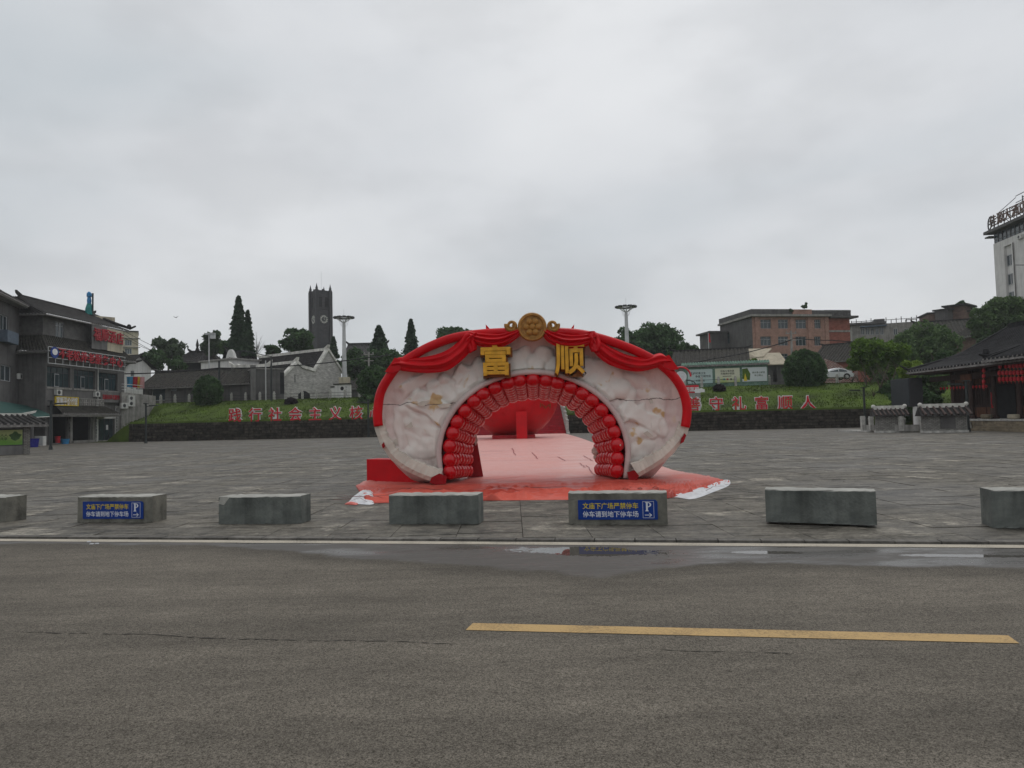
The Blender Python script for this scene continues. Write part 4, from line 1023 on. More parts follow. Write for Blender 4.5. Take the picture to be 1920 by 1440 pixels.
# white underside turned up
def crumple(name, pts, mat_, label, cat, h, seed, n=26, group=None):
    poly = [G(*p) for p in pts]; cx = sum(p.x for p in poly) / len(poly); cy = sum(p.y for p in poly) / len(poly)
    ring_ = catmull(poly + [poly[0]], 48)[:-1]; rows = []
    for j in range(10):
        f_ = j / 9; row = []
        for q in ring_ + [ring_[0]]:
            x = q.x + (cx - q.x) * f_; y = q.y + (cy - q.y) * f_
            z = .012 + h * (1 - (1 - f_) ** 2) * (.45 + .9 * abs(mnoise.noise(Vector((x * 3.2, y * 3.2, seed))))) + (.03 * abs(mnoise.noise(Vector((x * 9, y * 9, seed)))))
            row.append((x, y, z if j else .004))
        rows.append(row)
    mb = MB(); mb.grid(rows); o = mb.build(name, mat_); tag(o, label, cat, group); return o
crumple('white_tarp', [(652, 943), (664, 933), (684, 926), (697, 923), (702, 930), (701, 945), (680, 946)], M['tarp_white'], 'crumpled white tarp heap at the left front corner of the red sheet', 'tarp', .16, 2)
crumple('white_tarp', [(1254, 932), (1290, 925), (1330, 916), (1362, 900), (1369, 903), (1366, 911), (1340, 922), (1300, 936), (1272, 933)], M['tarp_white'], 'white underside of the sheet folded out at its right corner', 'tarp', .06, 5)
crumple('red_scrap', [(646, 946), (655, 943), (670, 944), (668, 947)], M['red_tarp'], 'small red scrap of vinyl lying left of the crumpled white tarp', 'scrap', .02, 7)

# ------------------------------------------------------------ giant red bowl behind the arch
BD = 56.0
bq = G(962, 823); bowl = thing('giant_bowl', 'giant smooth red bowl on a low base seen through the arch', 'bowl sculpture', (bq.x, bq.y, 0))
kx = bq.y / FPX
mb = MB(); prof = [(1.7, .29), (2.4, .75), (3.0, 1.35), (3.4, 1.95), (3.66, 2.6), (3.82, 3.3), (3.86, 4.0), (3.76, 4.7), (3.6, 5.1), (3.45, 5.0)]
mb.lathe(prof, 56); mb.sm = True; mb.build('bowl_body', M['red_paint'], bowl, (.1, 3.2, 0))
mb = MB(); mb.tube([(3.68 * math.cos(2 * math.pi * k / 56), 3.68 * math.sin(2 * math.pi * k / 56), 5.05) for k in range(57)], .09, 8); mb.sm = True; mb.build('bowl_rim', M['gold_dark'], bowl, (.1, 3.2, 0))
mb = MB(); mb.box(-1.65, .02, 0, 1.75, 5.5, .30); mb.build('base', M['red_dark'], bowl)
mb = MB(); mb.box(.28, -.45, 0, 1.12, .5, 2.15); mb.build('front_post', M['red_paint'], bowl)
mb = MB()
for k in range(7):
    a = -.95 + .05 * k; mb.bar((.1 + 3.68 * math.cos(a), 3.2 + 3.68 * math.sin(a), 2.45 + .12 * math.sin(k * 1.7)), (.1 + 3.72 * math.cos(a), 3.2 + 3.72 * math.sin(a), 2.65 + .12 * math.cos(k)), .04, 5)
mb.build('gold_ornament', M['gold_dark'], bowl)

# ------------------------------------------------------------ concrete blocks along the kerb
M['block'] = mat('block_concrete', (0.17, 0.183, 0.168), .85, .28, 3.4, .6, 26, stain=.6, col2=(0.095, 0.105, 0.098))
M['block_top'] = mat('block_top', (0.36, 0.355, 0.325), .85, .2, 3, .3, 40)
M['block_warm'] = mat('block_concrete_worn', (0.215, 0.208, 0.175), .85, .25, 3.6, .6, 26, stain=.6, col2=(0.125, 0.122, 0.105))
M['sign_blue'] = mat('blue_sign_film', (0.004, 0.035, 0.22), .35, .1, 2, 0)
M['sign_yellow'] = mat('yellow_sign_letter', (0.62, 0.47, 0.02), .4, .05, 2, 0)
M['sign_white'] = mat('white_sign_letter', (0.66, 0.68, 0.72), .4, .05, 2, 0)
def cblock(pl, pr, hp, label, seed, warm=False, chip=None, lift=0.0, depth=.40):
    A, B = G(*pl), G(*pr); f_ = Fr(A, B, 0)
    t_ = thing('concrete_block', label, 'concrete block', f_.loc, f_.ang, 'concrete blocks along the kerb')
    rnd = random.Random(seed); W = f_.W; nx_, nz_, ny_ = 22, 7, 5; H = hp; b = .012
    def j(): return rnd.uniform(-.006, .006)
    mb = MB()
    # chamfered shell: front, back, ends (material 0) and top (1)
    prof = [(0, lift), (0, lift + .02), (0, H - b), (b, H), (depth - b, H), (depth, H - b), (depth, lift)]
    rows = []
    for i in range(nx_ + 1):
        x = W * i / nx_; s_ = b if i in (0, nx_) else 0; ex = -s_ * .0; rows.append([(x + (b * .4 if i == 0 else -b * .4 if i == nx_ else 0), y + (b if i in (0, nx_) and y == 0 else 0) - (b if i in (0, nx_) and y == depth else 0) + j(), z + j() * (z > .1)) for y, z in prof])
    o_ = len(mb.v); k = len(prof); mb.v.extend([p for r in rows for p in r])
    for i in range(nx_):
        for q in range(k - 1):
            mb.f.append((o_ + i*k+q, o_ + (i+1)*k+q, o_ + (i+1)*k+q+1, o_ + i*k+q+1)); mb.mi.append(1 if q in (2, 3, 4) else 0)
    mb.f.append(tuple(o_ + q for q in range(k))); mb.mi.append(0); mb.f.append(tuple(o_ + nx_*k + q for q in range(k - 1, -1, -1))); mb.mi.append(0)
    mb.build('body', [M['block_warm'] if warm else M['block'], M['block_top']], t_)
    if lift:
        mb = MB(); mb.box(W * .22, .06, 0, W * .62, depth - .06, lift); mb.build('packing_stone', M['wall_stone'], t_)
    if chip:
        mb = MB(); x = chip; mb.prism_xz([(x - .05, H - .11), (x + .04, H - .13), (x + .13, H - .02), (x + .10, H + .004), (x - .02, H + .004)], -.004, .02); mb.build('patched_corner', M['block_top'], t_)
    return t_, f_
blocks = []
blocks.append(cblock((-150, 975), (10, 980), .44, 'concrete block cut by the left edge of the photo', 1, True))
blocks.append(cblock((144, 980), (285, 980), .44, 'concrete block with blue parking sign, second from the left', 2, True))
blocks.append(cblock((409, 983), (565, 982), .44, 'plain concrete block with patched corner, just right of the left blue sign block', 3, False, .06))
blocks.append(cblock((729, 983), (898, 983), .45, 'plain concrete block in front of the left foot of the arch', 4))
blocks.append(cblock((1066, 984), (1253, 984), .47, 'concrete block with blue parking sign in front of the right part of the arch', 5, True, depth=.34))
blocks.append(cblock((1436, 983), (1646, 990), .50, 'long concrete block propped up above the paving right of the arch', 6, False, None, .035, .34))
blocks.append(cblock((1862, 990), (2030, 992), .50, 'concrete block cut by the right edge of the photo', 7))
def psign(t_, f_, x0p, y0p, x1p, y1p):
    x0, z0, x1, z1 = f_.rect(x0p, y0p, x1p, y1p); y = -.016; c = .10 * (z1 - z0)
    mb = MB(); mb.prism_xz([(x0, z0), (x1, z0), (x1, z1 - c), (x1 - c, z1), (x0, z1)], y, -.003); s_ = mb.build('sign_panel', M['sign_blue'], t_, label='blue parking sign')
    W, H = x1 - x0, z1 - z0; cx = x0 + W * .41
    letters('文庙下广场严禁停车', H * .33, M['sign_yellow'], s_, (cx, y - .002, z0 + H * .70), 'yellow_lettering', .001, .0035 * H, W * .70)
    letters('停车请到地下停车场', H * .33, M['sign_white'], s_, (cx, y - .002, z0 + H * .28), 'white_lettering', .001, .0035 * H, W * .70)
    bx0, bx1, bz0, bz1 = x0 + W * .815, x0 + W * .955, z0 + H * .08, z0 + H * .92; w = .0045; mb = MB()
    for (a_, b2, c_, d_) in ((bx0, bz0, bx1, bz0 + w), (bx0, bz1 - w, bx1, bz1), (bx0, bz0 + w, bx0 + w, bz1 - w), (bx1 - w, bz0 + w, bx1, bz1 - w)): mb.box(a_, y - .003, b2, c_, y - .0005, d_)
    zc = z0 + H * .23; xc = (bx0 + bx1) / 2; aw = W * .045
    mb.box(xc - aw, y - .003, zc - H * .018, xc + aw * .8, y - .0005, zc + H * .018)
    mb.prism_xz([(xc + aw * .1, zc + H * .10), (xc + aw * .35, zc + H * .10), (xc + aw, zc), (xc + aw * .35, zc - H * .10), (xc + aw * .1, zc - H * .10), (xc + aw * .7, zc)], y - .0032, y - .0008)
    mb.build('border_and_arrow', M['sign_white'], s_)
    # a serifed P
    mb = MB(); s2 = H * .46; px0 = xc - s2 * .34; pz = z0 + H * .42
    st_ = [(px0, 0), (px0 + s2 * .38, 0), (px0 + s2 * .38, .07 * s2), (px0 + s2 * .29, .09 * s2), (px0 + s2 * .29, s2 * .92), (px0 + s2 * .29, s2), (px0, s2), (px0, s2 * .93), (px0 + s2 * .09, s2 * .91), (px0 + s2 * .09, s2 * .09), (px0, s2 * .07)]
    mb.prism_xz([(a_, pz + b2) for a_, b2 in st_], y - .003, y - .0005)
    arc = [(px0 + s2 * (.27 + .40 * math.sin(a)), pz + s2 * (.72 + .28 * math.cos(a))) for a in [math.pi * k / 10 for k in range(11)]]
    arc2 = [(px0 + s2 * (.27 + .23 * math.sin(a)), pz + s2 * (.72 + .20 * math.cos(a))) for a in [math.pi * k / 10 for k in range(11)]]
    mb.grid([[(p[0], y - .0034, p[1]) for p in arc], [(p[0], y - .0034, p[1]) for p in arc2]])
    mb.build('letter_p', M['sign_white'], s_)
psign(*blocks[1], 156.5, 940, 269.5, 972.5)
psign(*blocks[4], 1084, 937, 1233, 974)
# litter on the road
mb = MB()
for px, py in ((172, 1020.5), (167, 1016.5), (182, 1020)):
    q = G(px, py, ZR); mb.box(q.x - .025, q.y - .015, ZR + .001, q.x + .02, q.y + .02, ZR + .012)
o = mb.build('litter', M['tarp_white']); tag(o, 'bits of white litter at the kerb below the left blue sign block', 'litter')

# ------------------------------------------------------------ building kit
def window(root, x0, z0, x1, z1, y=.12, nv=2, nh=1, fm='window_frame', gm='glass', w=.045, fl=0):
    mb = MB(); a, b_ = x0, x1
    mb.box(a, y - .05, z0, a + w, y, z1); mb.box(b_ - w, y - .05, z0, b_, y, z1); mb.box(a + w, y - .05, z0, b_ - w, y, z0 + w); mb.box(a + w, y - .05, z1 - w, b_ - w, y, z1)
    for k in range(1, nv): x = a + (b_ - a) * k / nv; mb.box(x - w / 2, y - .045, z0 + w, x + w / 2, y - .002, z1 - w)
    for k in range(1, nh): z = z0 + (z1 - z0) * (k / nh if fl == 0 else fl); mb.box(a + w, y - .04, z - w / 2, b_ - w, y - .003, z + w / 2)
    f_ = mb.build('window', M[fm], root)
    mb = MB(); mb.box(a + .002, y + .004, z0 + .002, b_ - .002, y + .03, z1 - .002); mb.build('pane', M[gm], f_)
    return f_
def tileroof(root, e0, e1, r0, r1, mat_='tile', pitch=.30, h=.075, sag=0.0, n=5, name='roof', eave=True):
    """rows of round tiles running from eave (e0 left, e1 right) to ridge (r0, r1)"""
    e0, e1, r0, r1 = [Vector(p) for p in (e0, e1, r0, r1)]
    pitch *= 1.35; h *= 1.7
    nrm = (e1 - e0).cross(r0 - e0)
    if nrm.length < 1e-6: nrm = (e1 - e0).cross(r1 - e0)
    nrm.normalize()
    if nrm.z < 0: nrm = -nrm
    cnt = max(2, int((e1 - e0).length / pitch)); rows = []
    prof = [(0, 0), (.28, .0), (.40, .8), (.60, 1.0), (.80, .8), (.92, 0)]
    us = [(k + a) / cnt for k in range(cnt) for a, _ in prof] + [1.0]; hs = [b_ for _ in range(cnt) for _, b_ in prof] + [0]
    for i in range(n + 1):
        v = i / n; a, b_ = e0.lerp(r0, v), e1.lerp(r1, v); s_ = -sag * math.sin(math.pi * v)
        rows.append([tuple(a.lerp(b_, u) + nrm * (hh * h) + Vector((0, 0, s_))) for u, hh in zip(us, hs)])
    mb = MB(); mb.grid(rows); R = mb.build(name, M[mat_], root)
    if eave:
        mb = MB(); d = (e1 - e0).normalized(); dn = Vector((0, 0, -.12)); c0, c1 = e0 + dn * .2, e1 + dn * .2
        inn = (r0 - e0).normalized() * .25
        mb.add([c0 - Vector((0, 0, .14)), c1 - Vector((0, 0, .14)), c1, c0, c0 - Vector((0, 0, .14)) + inn, c1 - Vector((0, 0, .14)) + inn], [(0, 1, 2, 3), (0, 4, 5, 1)])
        for k in range(cnt):
            p = e0.lerp(e1, (k + .6) / cnt) + nrm * h * .4; o_ = d * .085
            mb.add([p - o_ - Vector((0, 0, .05)), p + o_ - Vector((0, 0, .05)), p + o_ * .7 + Vector((0, 0, .07)), p - o_ * .7 + Vector((0, 0, .07))], [(0, 1, 2, 3)])
        mb.v = [tuple(Vector(q) - (r0 - e0).normalized() * .02) for q in mb.v]
        mb.build('eave_tiles', M['tile_edge'], R)
    return R
def ridge(root, a, b_, w=.22, h=.3, mat_='ridge_white', tips=True, name='ridge', tip=1.0):
    a, b_ = Vector(a), Vector(b_); d = (b_ - a); L_ = d.length; d.normalize(); s_ = Vector((-d.y, d.x, 0)).normalized() * (w / 2); up = Vector((0, 0, h)); mb = MB()
    pts = [a, b_]
    vs_ = []
    for p in pts:
        for q in (-s_, s_, s_ + up, -s_ + up): vs_.append(p + q)
    mb.add(vs_, [(0,1,5,4), (1,2,6,5), (2,3,7,6), (3,0,4,7), (0,3,2,1), (4,5,6,7)])
    if tips:
        for p, q in ((a, d), (b_, -d)):
            mb.add([p - s_ + up * .6 - q * .05 * tip, p + s_ + up * .6 - q * .05 * tip, p + s_ + up * 1.2 - q * .35 * tip, p - s_ + up * 1.2 - q * .35 * tip, p - s_ + up * (1 + 1.1 * tip) - q * .42 * tip, p + s_ + up * (1 + 1.1 * tip) - q * .42 * tip, p - s_ + up * 1.05 + q * .4 * tip, p + s_ + up * 1.05 + q * .4 * tip],
                   [(0,1,2,3), (3,2,5,4), (4,5,7,6), (0,3,4,6), (1,7,5,2)])
    return mb.build(name, M[mat_], root)
def ac_unit(root, x, z, y=-.38, w=.85, h=.6, rz=0, side=False):
    mb = MB(); mb.box(x - w / 2, y, z, x + w / 2, y + .32, z + h)
    u = mb.build('air_conditioner', M['ac_white'], root)
    mb = MB(); pr = [(x - w * .08 + .22 * math.cos(2 * math.pi * k / 16), z + h / 2 + .22 * math.sin(2 * math.pi * k / 16)) for k in range(16)]
    mb.prism_xz(pr, y - .015, y - .002); mb.build('fan_grille', M['dark_frame'], u); return u
def simple_box(root, name, mat_, x0, y0, z0, x1, y1, z1, label=None):
    mb = MB(); mb.box(x0, y0, z0, x1, y1, z1); return mb.build(name, M[mat_], root, label=label)
def faces_box(root, W, D_, H, wallm, holes=(), z0=0.0, x0=0.0, y0=0.0, d=.15, lholes=(), name='wall', top=True):
    """a walled block: front at y0 with openings, plain sides and back, and a top"""
    mb = MB(); mb.wall(x0, z0, x0 + W, H, holes, y0, d)
    xa, xb, ya, yb = x0, x0 + W, y0, y0 + D_
    mb.quad((xb, ya, z0), (xb, yb, z0), (xb, yb, H), (xb, ya, H)); mb.quad((xb, yb, z0), (xa, yb, z0), (xa, yb, H), (xb, yb, H)); mb.quad((xa, yb, z0), (xa, ya, z0), (xa, ya, H), (xa, yb, H))
    if top: mb.quad((xa, ya, H), (xb, ya, H), (xb, yb, H), (xa, yb, H))
    return mb.build(name, M[wallm], root)

# ================================================================ left: grey hotel with tiled skirt roofs
fh = Fr(XY(85, 76), XY(233, 90), 0); W = fh.W
hotel = thing('hotel_building', 'three storey grey hotel with tiled skirt roofs and red sign letters at the left edge', 'building', fh.loc, fh.ang)
gf = [fh.rect(99, 780, 127, 831), fh.rect(134, 780, 169, 827), fh.rect(182, 785, 215, 822)]
gf = [(a, .12, c, e_) for a, b_, c, e_ in gf]
w2 = [fh.rect(88, 688, 132, 726), fh.rect(138.5, 694.5, 178.5, 729), fh.rect(185, 699.5, 220.5, 732.5)]
faces_box(hotel, W, 9, 10.1, 'grey_wall_light', gf + w2, d=.25)
for i, h_ in enumerate(w2):
    window(hotel, *h_, y=.24, nv=4, nh=2, fm='dark_frame', gm='glass_teal', w=.06, fl=.72)
    simple_box(hotel, 'window_sill', 'concrete_trim', h_[0] - .1, -.10, h_[1] - .22, h_[2] + .1, 0, h_[1] - .02)
    m_ = (h_[0] + h_[2]) / 2 - .2; simple_box(hotel, 'open_casement', 'window_frame', m_ - .35, .10, h_[1] + .05, m_ + .35, .16, h_[1] + (h_[3] - h_[1]) * .66)
    mb = MB(); mb.box(m_ - .28, .07, h_[1] + .12, m_ + .28, .10, h_[1] + (h_[3] - h_[1]) * .62); mb.build('pane', M['glass'], hotel)
# shop fronts
for i, h_ in enumerate(gf):
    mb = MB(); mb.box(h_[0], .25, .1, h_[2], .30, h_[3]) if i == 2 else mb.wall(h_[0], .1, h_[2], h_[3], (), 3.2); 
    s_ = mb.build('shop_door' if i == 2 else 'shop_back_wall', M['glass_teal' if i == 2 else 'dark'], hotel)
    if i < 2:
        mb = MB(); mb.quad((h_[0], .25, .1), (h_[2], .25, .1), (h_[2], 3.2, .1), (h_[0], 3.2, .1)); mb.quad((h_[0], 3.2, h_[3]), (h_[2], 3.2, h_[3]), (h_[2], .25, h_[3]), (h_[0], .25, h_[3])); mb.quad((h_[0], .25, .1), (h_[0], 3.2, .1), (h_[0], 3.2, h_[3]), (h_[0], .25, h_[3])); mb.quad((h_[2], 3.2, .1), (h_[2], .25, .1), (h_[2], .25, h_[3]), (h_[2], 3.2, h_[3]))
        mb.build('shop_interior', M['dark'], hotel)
        mb = MB()
        for k in range(5): mb.box(h_[0] + .2, 2.7, .5 + .62 * k, h_[2] - .2, 3.15, .54 + .62 * k)
        mb.build('shelf_rack', M['wall_core'], hotel)
    else:
        mb = MB()
        for k in range(1, 4): x = h_[0] + (h_[2] - h_[0]) * k / 4; mb.box(x - .025, .20, .1, x + .025, .25, h_[3])
        mb.build('door_frame', M['dark_frame'], s_)
        mb = MB(); mb.box(h_[0] + 2.0, .19, 1.4, h_[0] + 2.4, .2, 2.0); mb.build('notice', M['white_letter'], s_)
h_ = gf[2]; mb = MB(); mb.box(h_[0] - .25, -.1, .1, h_[0], .0, h_[3]); mb.box(h_[2], -.1, .1, h_[2] + .25, 0, h_[3]); mb.box(h_[0] - .25, -.1, h_[3], h_[2] + .25, 0, h_[3] + .3); mb.build('door_surround', M['white_wall'], hotel)
for px0, px1 in ((127.6, 132.8), (170.8, 173.6), (178.2, 181.2), (216, 221)):
    a, b_ = fh.uv(px0, 800)[0], fh.uv(px1, 800)[0]; simple_box(hotel, 'shop_pillar', 'white_wall' if px0 > 175 else 'concrete_trim', a, -.22, 0, b_, 0, 4.35)
for px, s_ in ((130.2, '天天平价餐饮服务'), (180, '富顺城老年大学教学点'), (218.5, '养老服务中心欢迎您')):
    x, z = fh.uv(px, 800, -.2)
    for k, ch in enumerate(s_): letters(ch, .30, M['dark'], hotel, (x, -.232, 3.9 - .36 * k), 'pillar_lettering', .002, .004)
simple_box(hotel, 'threshold', 'concrete_trim', gf[1][0] - .3, -.5, 0, gf[1][2] + .4, .2, .28); simple_box(hotel, 'threshold', 'concrete_trim', gf[2][0] - .2, -.9, 0, gf[2][2] + .6, .2, .16)
# canopy roof over the shops with a pierced block screen above it
a, zt = fh.uv(88, 749); b_, _ = fh.uv(181, 755); z1 = fh.uv(140, 748)[1]; z0 = fh.uv(140, 762)[1]
mb = MB(); nb = 12
for k in range(nb + 1): x = a + (b_ - a) * k / nb; mb.box(x - .05, -.9, z0, x + .05, -.8, z1)
for z in (z0, (z0 + z1) / 2, z1): mb.box(a, -.915, z - .05, b_, -.79, z + .05)
for k in range(nb):
    for z in (z0 + (z1 - z0) * .25, z0 + (z1 - z0) * .75): x = a + (b_ - a) * (k + .5) / nb; mb.box(x - .12, -.88, z - .1, x + .12, -.82, z + .1)
mb.build('pierced_screen', M['concrete_trim'], hotel)
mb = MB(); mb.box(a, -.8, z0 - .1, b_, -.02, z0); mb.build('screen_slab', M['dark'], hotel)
zc = fh.uv(140, 776)[1]; tileroof(hotel, (a - .3, -2.0, zc), (b_ + 1.6, -2.0, zc), (a, -.92, z0), (b_, -.92, z0), 'tile_old', .26, .06, 0, 3, 'canopy_roof')
mb = MB(); mb.box(a - .2, -1.9, zc - .35, b_ + 1.4, -.02, zc - .1); mb.build('canopy_beam', M['concrete_trim'], hotel)
# projecting band with small red letters
r_ = fh.rect(183, 735, 228, 755); mb = MB(); mb.box(r_[0], -.45, r_[1], r_[2], -.005, r_[3]); mb.build('sign_band', M['grey_wall_light'], hotel)
letters('富顺县养老服务中心', .62, M['sign_red'], hotel, ((r_[0] + r_[2]) / 2, -.48, (r_[1] + r_[3]) / 2), 'band_lettering', .02, .006, (r_[2] - r_[0]) * .9)
# rainwater pipe
x = fh.uv(182, 700)[0]; mb = MB(); mb.bar((x, -.12, 4.5), (x, -.12, 9.8), .07, 8); mb.build('rain_pipe', M['ac_white'], hotel)
# skirt roof round the second floor
ze, zr = 10.05, 11.9; ins = 1.9
tileroof(hotel, (-1.0, -1.1, ze), (W + 1.0, -1.1, ze), (ins - 1.2, .9, zr), (W + .2, .9, zr), 'tile_old', .27, .07, .12, 4, 'skirt_roof')
tileroof(hotel, (-1.0, 9.5, ze), (-1.0, -1.1, ze), (ins - 1.2, 9.5, zr), (ins - 1.2, .9, zr), 'tile_old', .27, .07, .12, 4, 'skirt_roof')
mb = MB(); mb.box(-.9, -1.0, ze - .28, W + .9, 9.2, ze - .12); mb.build('soffit', M['concrete_trim'], hotel)
mb = MB(); mb.tube([(W + .9, -1.0, ze), (W + 1.4, -1.4, ze + .2), (W + 1.75, -1.7, ze + .7)], [.16, .12, .06], 6); mb.build('upturned_corner', M['tile'], hotel)
# third floor set back, then main roof
h3 = [fh.rect(104, 604, 120, 633, .9)]
faces_box(hotel, W - .7, 8, 14.2, 'dark_brick', h3, z0=11.2, x0=.7, y0=.9)
window(hotel, *h3[0], y=1.05, nv=2, nh=2, w=.06, fl=.75)
tileroof(hotel, (-.2, -.1, 14.1), (W + .8, -.1, 14.0), (.6, 3.6, 16.2), (W - .8, 3.6, 16.0), 'tile', .27, .08, .15, 5, 'main_roof')
tileroof(hotel, (-.2, 8.5, 14.1), (-.2, -.1, 14.1), (.6, 8.5, 16.2), (.6, 3.6, 16.2), 'tile', .27, .08, .1, 4, 'main_roof')
ridge(hotel, (.6, 3.6, 16.1), (W - .8, 3.6, 15.9), .25, .35, 'tile')
mb = MB(); mb.tube([(W - .8, 3.6, 16.0), (W + .2, 1.2, 14.9), (W + .9, -.2, 14.35), (W + 1.4, -.6, 14.7)], [.2, .2, .18, .12], 6); mb.lathe([(.18, 0), (.28, .15), (.22, .4), (.05, .5)], 8, (W + .8, -.1, 14.4)); mb.build('hip_ridge', M['tile'], hotel)
ac_unit(hotel, fh.uv(105.5, 735)[0], fh.uv(105, 741)[1], rz=0); ac_unit(hotel, fh.uv(178, 740)[0], fh.uv(178, 744)[1])
# wing nearer the camera
fw = Fr(XY(-80, 61), XY(34, 76.2), 0)
wing = thing('hotel_wing', 'grey three storey hotel wing with blue window box, cut by the left edge', 'building', fw.loc, fw.ang)
hw = [fw.rect(1, 591, 15, 620), fw.rect(1.5, 685, 21, 714.5), fw.rect(-40, 600, -16, 630), fw.rect(-40, 690, -18, 722)]
faces_box(wing, fw.W, 8.7, 15.1, 'grey_wall', hw)
for h_ in hw: window(wing, *h_, y=.14, nv=2, nh=1, w=.07)
mb = MB(); h_ = hw[0]; mb.box(h_[0] - .3, -.7, h_[1] - 1.25, h_[2] + .9, -.002, h_[1] - .05); mb.build('window_box', mat('blue_grey_panel', (.10, .13, .17), .6, .2, 3, 0), wing) if False else None
M['blue_grey'] = mat('blue_grey_panel', (.10, .13, .17), .6, .2, 3, 0)
mb.build('window_box', M['blue_grey'], wing)
ac_unit(wing, fw.uv(33, 705)[0] - .1, fw.uv(33, 711)[1])
tileroof(wing, (-1, -1.0, 15.0), (fw.W + 2.2, -1.0, 15.0), (-1, 2.6, 17.2), (fw.W + .2, 2.6, 17.2), 'tile', .27, .08, .15, 5, 'main_roof')
tileroof(wing, (fw.W + 2.2, -1.0, 15.0), (fw.W + 2.2, 9, 15.0), (fw.W + .2, 2.6, 17.2), (fw.W + .2, 9, 17.2), 'tile', .27, .08, .15, 4, 'main_roof')
ridge(wing, (-1, 2.6, 17.1), (fw.W + .2, 2.6, 17.1), .3, .45, 'ridge_white', False)
mb = MB(); mb.box(-1, -.9, 14.72, fw.W + 2.1, 8.8, 14.86); mb.build('soffit', M['concrete_trim'], wing)
# green awning between wing and info wall
M['awning'] = mat('green_awning', (0.02, 0.075, 0.065), .6, .25, .8, .1, 8)
mb = MB(); pts = [P(-50, 744, 66), P(60, 762, 77), P(96, 778, 73.5), P(96, 781, 73.5), P(60, 783, 70), P(-50, 783, 60)]
mb.add([tuple(p) for p in pts], [(0, 1, 2, 4, 5), (2, 3, 4)]); aw = mb.build('awning', M['awning']); tag(aw, 'dark green sloping awning over the pavement below the grey hotel wing', 'awning')
mb = MB(); mb.bar(pts[5], pts[4], .05, 6); mb.bar(pts[4], pts[3], .05, 6); mb.build('white_edge_pipe', M['ac_white'], aw)
for px, D in ((60, 70), (93, 73.4)):
    q = P(px, 781, D); mb = MB(); mb.bar((q.x, q.y, 0), (q.x, q.y, q.z), .16, 8); mb.build('awning_post', M['grey_wall'], aw)
# signs of the hotel
def py1(px): return 663.5 + (px - 116) * .155
sg = thing('roof_sign', 'red characters with round blue emblem on a lattice below the hotel skirt roof', 'sign', fh.loc, fh.ang)
xa, za = fh.uv(89, 665, -1.0); xb, zb_ = fh.uv(233, 681, -1.0); mb = MB(); zc = (za + zb_) / 2
for z in (zc - .95, zc - .35, zc + .35, zc + .8): mb.box(xa, -1.15, z - .035, xb, -1.10, z + .035)
for k in range(13): x = xa + (xb - xa) * k / 12; mb.box(x - .03, -1.10, zc - .95, x + .03, -1.06, zc + .8)
mb.build('lattice_frame', M['metal_pole'], sg)
for k, ch in enumerate('不老松养老服务中心'):
    px = 116 + k * 13.5; x, z = fh.uv(px, py1(px), -1.15); letters(ch, 1.22, M['sign_red'], sg, (x, -1.22, z), 'red_character', .05, .02)
x, z = fh.uv(101.5, 661, -1.15); mb = MB(); mb.prism_xz([(x + .62 * math.cos(2 * math.pi * k / 24), z + .62 * math.sin(2 * math.pi * k / 24)) for k in range(24)], -1.24, -1.18); e_ = mb.build('round_emblem', M['sign_blue'], sg)
mb = MB(); mb.prism_xz([(x + .40 * math.cos(2 * math.pi * k / 24), z + .06 + .34 * math.sin(2 * math.pi * k / 24)) for k in range(24)], -1.26, -1.245); mb.build('emblem_centre', M['white_letter'], e_)
sg = thing('hotel_sign', 'tall red hotel characters standing on the skirt roof at the far corner', 'sign', fh.loc, fh.ang)
for k, (ch, px, py) in enumerate((('福', 180.5, 627), ('顺', 195.5, 629), ('酒', 209, 632), ('店', 223, 635))):
    x, z = fh.uv(px, py, -.3); letters(ch, 1.6, M['sign_red'], sg, (x, -.45, z), 'red_character', .06, .02, 1.35)
    simple_box(sg, 'backing_panel', 'cream_wall' if k >= 2 else 'grey_wall_light', x - .8, -.3, z - 1.75, x + .8, -.25, z + 1.0)
x0, z0, x1, z1 = fh.rect(101, 744, 144.5, 761, -1.0)
ys = thing('shop_sign', 'yellow framed sign board above the shop fronts of the grey hotel', 'sign', fh.loc, fh.ang)
M['sign_ochre'] = mat('ochre_sign', (.42, .27, .03), .5, .15, 2, 0)
simple_box(ys, 'board', 'sign_ochre', x0, -1.15, z0, x1, -1.02, z1); mb = MB()
for (a, b_, c, d) in ((x0, z0, x1, z0 + .08), (x0, z1 - .08, x1, z1), (x0, z0 + .08, x0 + .08, z1 - .08), (x1 - .08, z0 + .08, x1, z1 - .08)): mb.box(a, -1.2, b_, c, -1.152, d)
mb.build('frame', M['sign_yellow'], ys)
letters('富顺平价餐馆', 1.0, M['white_letter'], ys, ((x0 + x1) / 2, -1.17, (z0 + z1) / 2), 'lettering', .01, .012, (x1 - x0) * .90)
# roof clutter
q = P(167, 596, 88); t_ = thing('water_tank_figure', 'blue and green wrapped chimney figure on the hotel roof ridge', 'chimney', (q.x, q.y, 15.8))
M['teal_wrap'] = mat('teal_wrap', (.02, .20, .19), .6, .3, 5, .2); M['blue_wrap'] = mat('blue_wrap', (.03, .20, .42), .5, .2, 5, .1)
mb = MB(); mb.lathe([(.5, 0), (.42, .8), (.25, 1.4)], 9); mb.build('base_wrap', M['teal_wrap'], t_)
mb = MB(); mb.lathe([(.22, 1.4), (.26, 1.8), (.2, 2.2), (.3, 2.3), (.28, 2.7), (.1, 2.9)], 9); mb.build('head_wrap', M['blue_wrap'], t_)
mb = MB(); mb.bar((.45, 0, 0), (.45, 0, 2.7), .1, 6); mb.build('pipe', M['dark_pole'], t_)
q = P(195, 602, 90); t_ = thing('rooftop_box_sign', 'weathered yellow box sign on legs at the far end of the hotel roof', 'sign', (q.x, q.y, 0), .9)
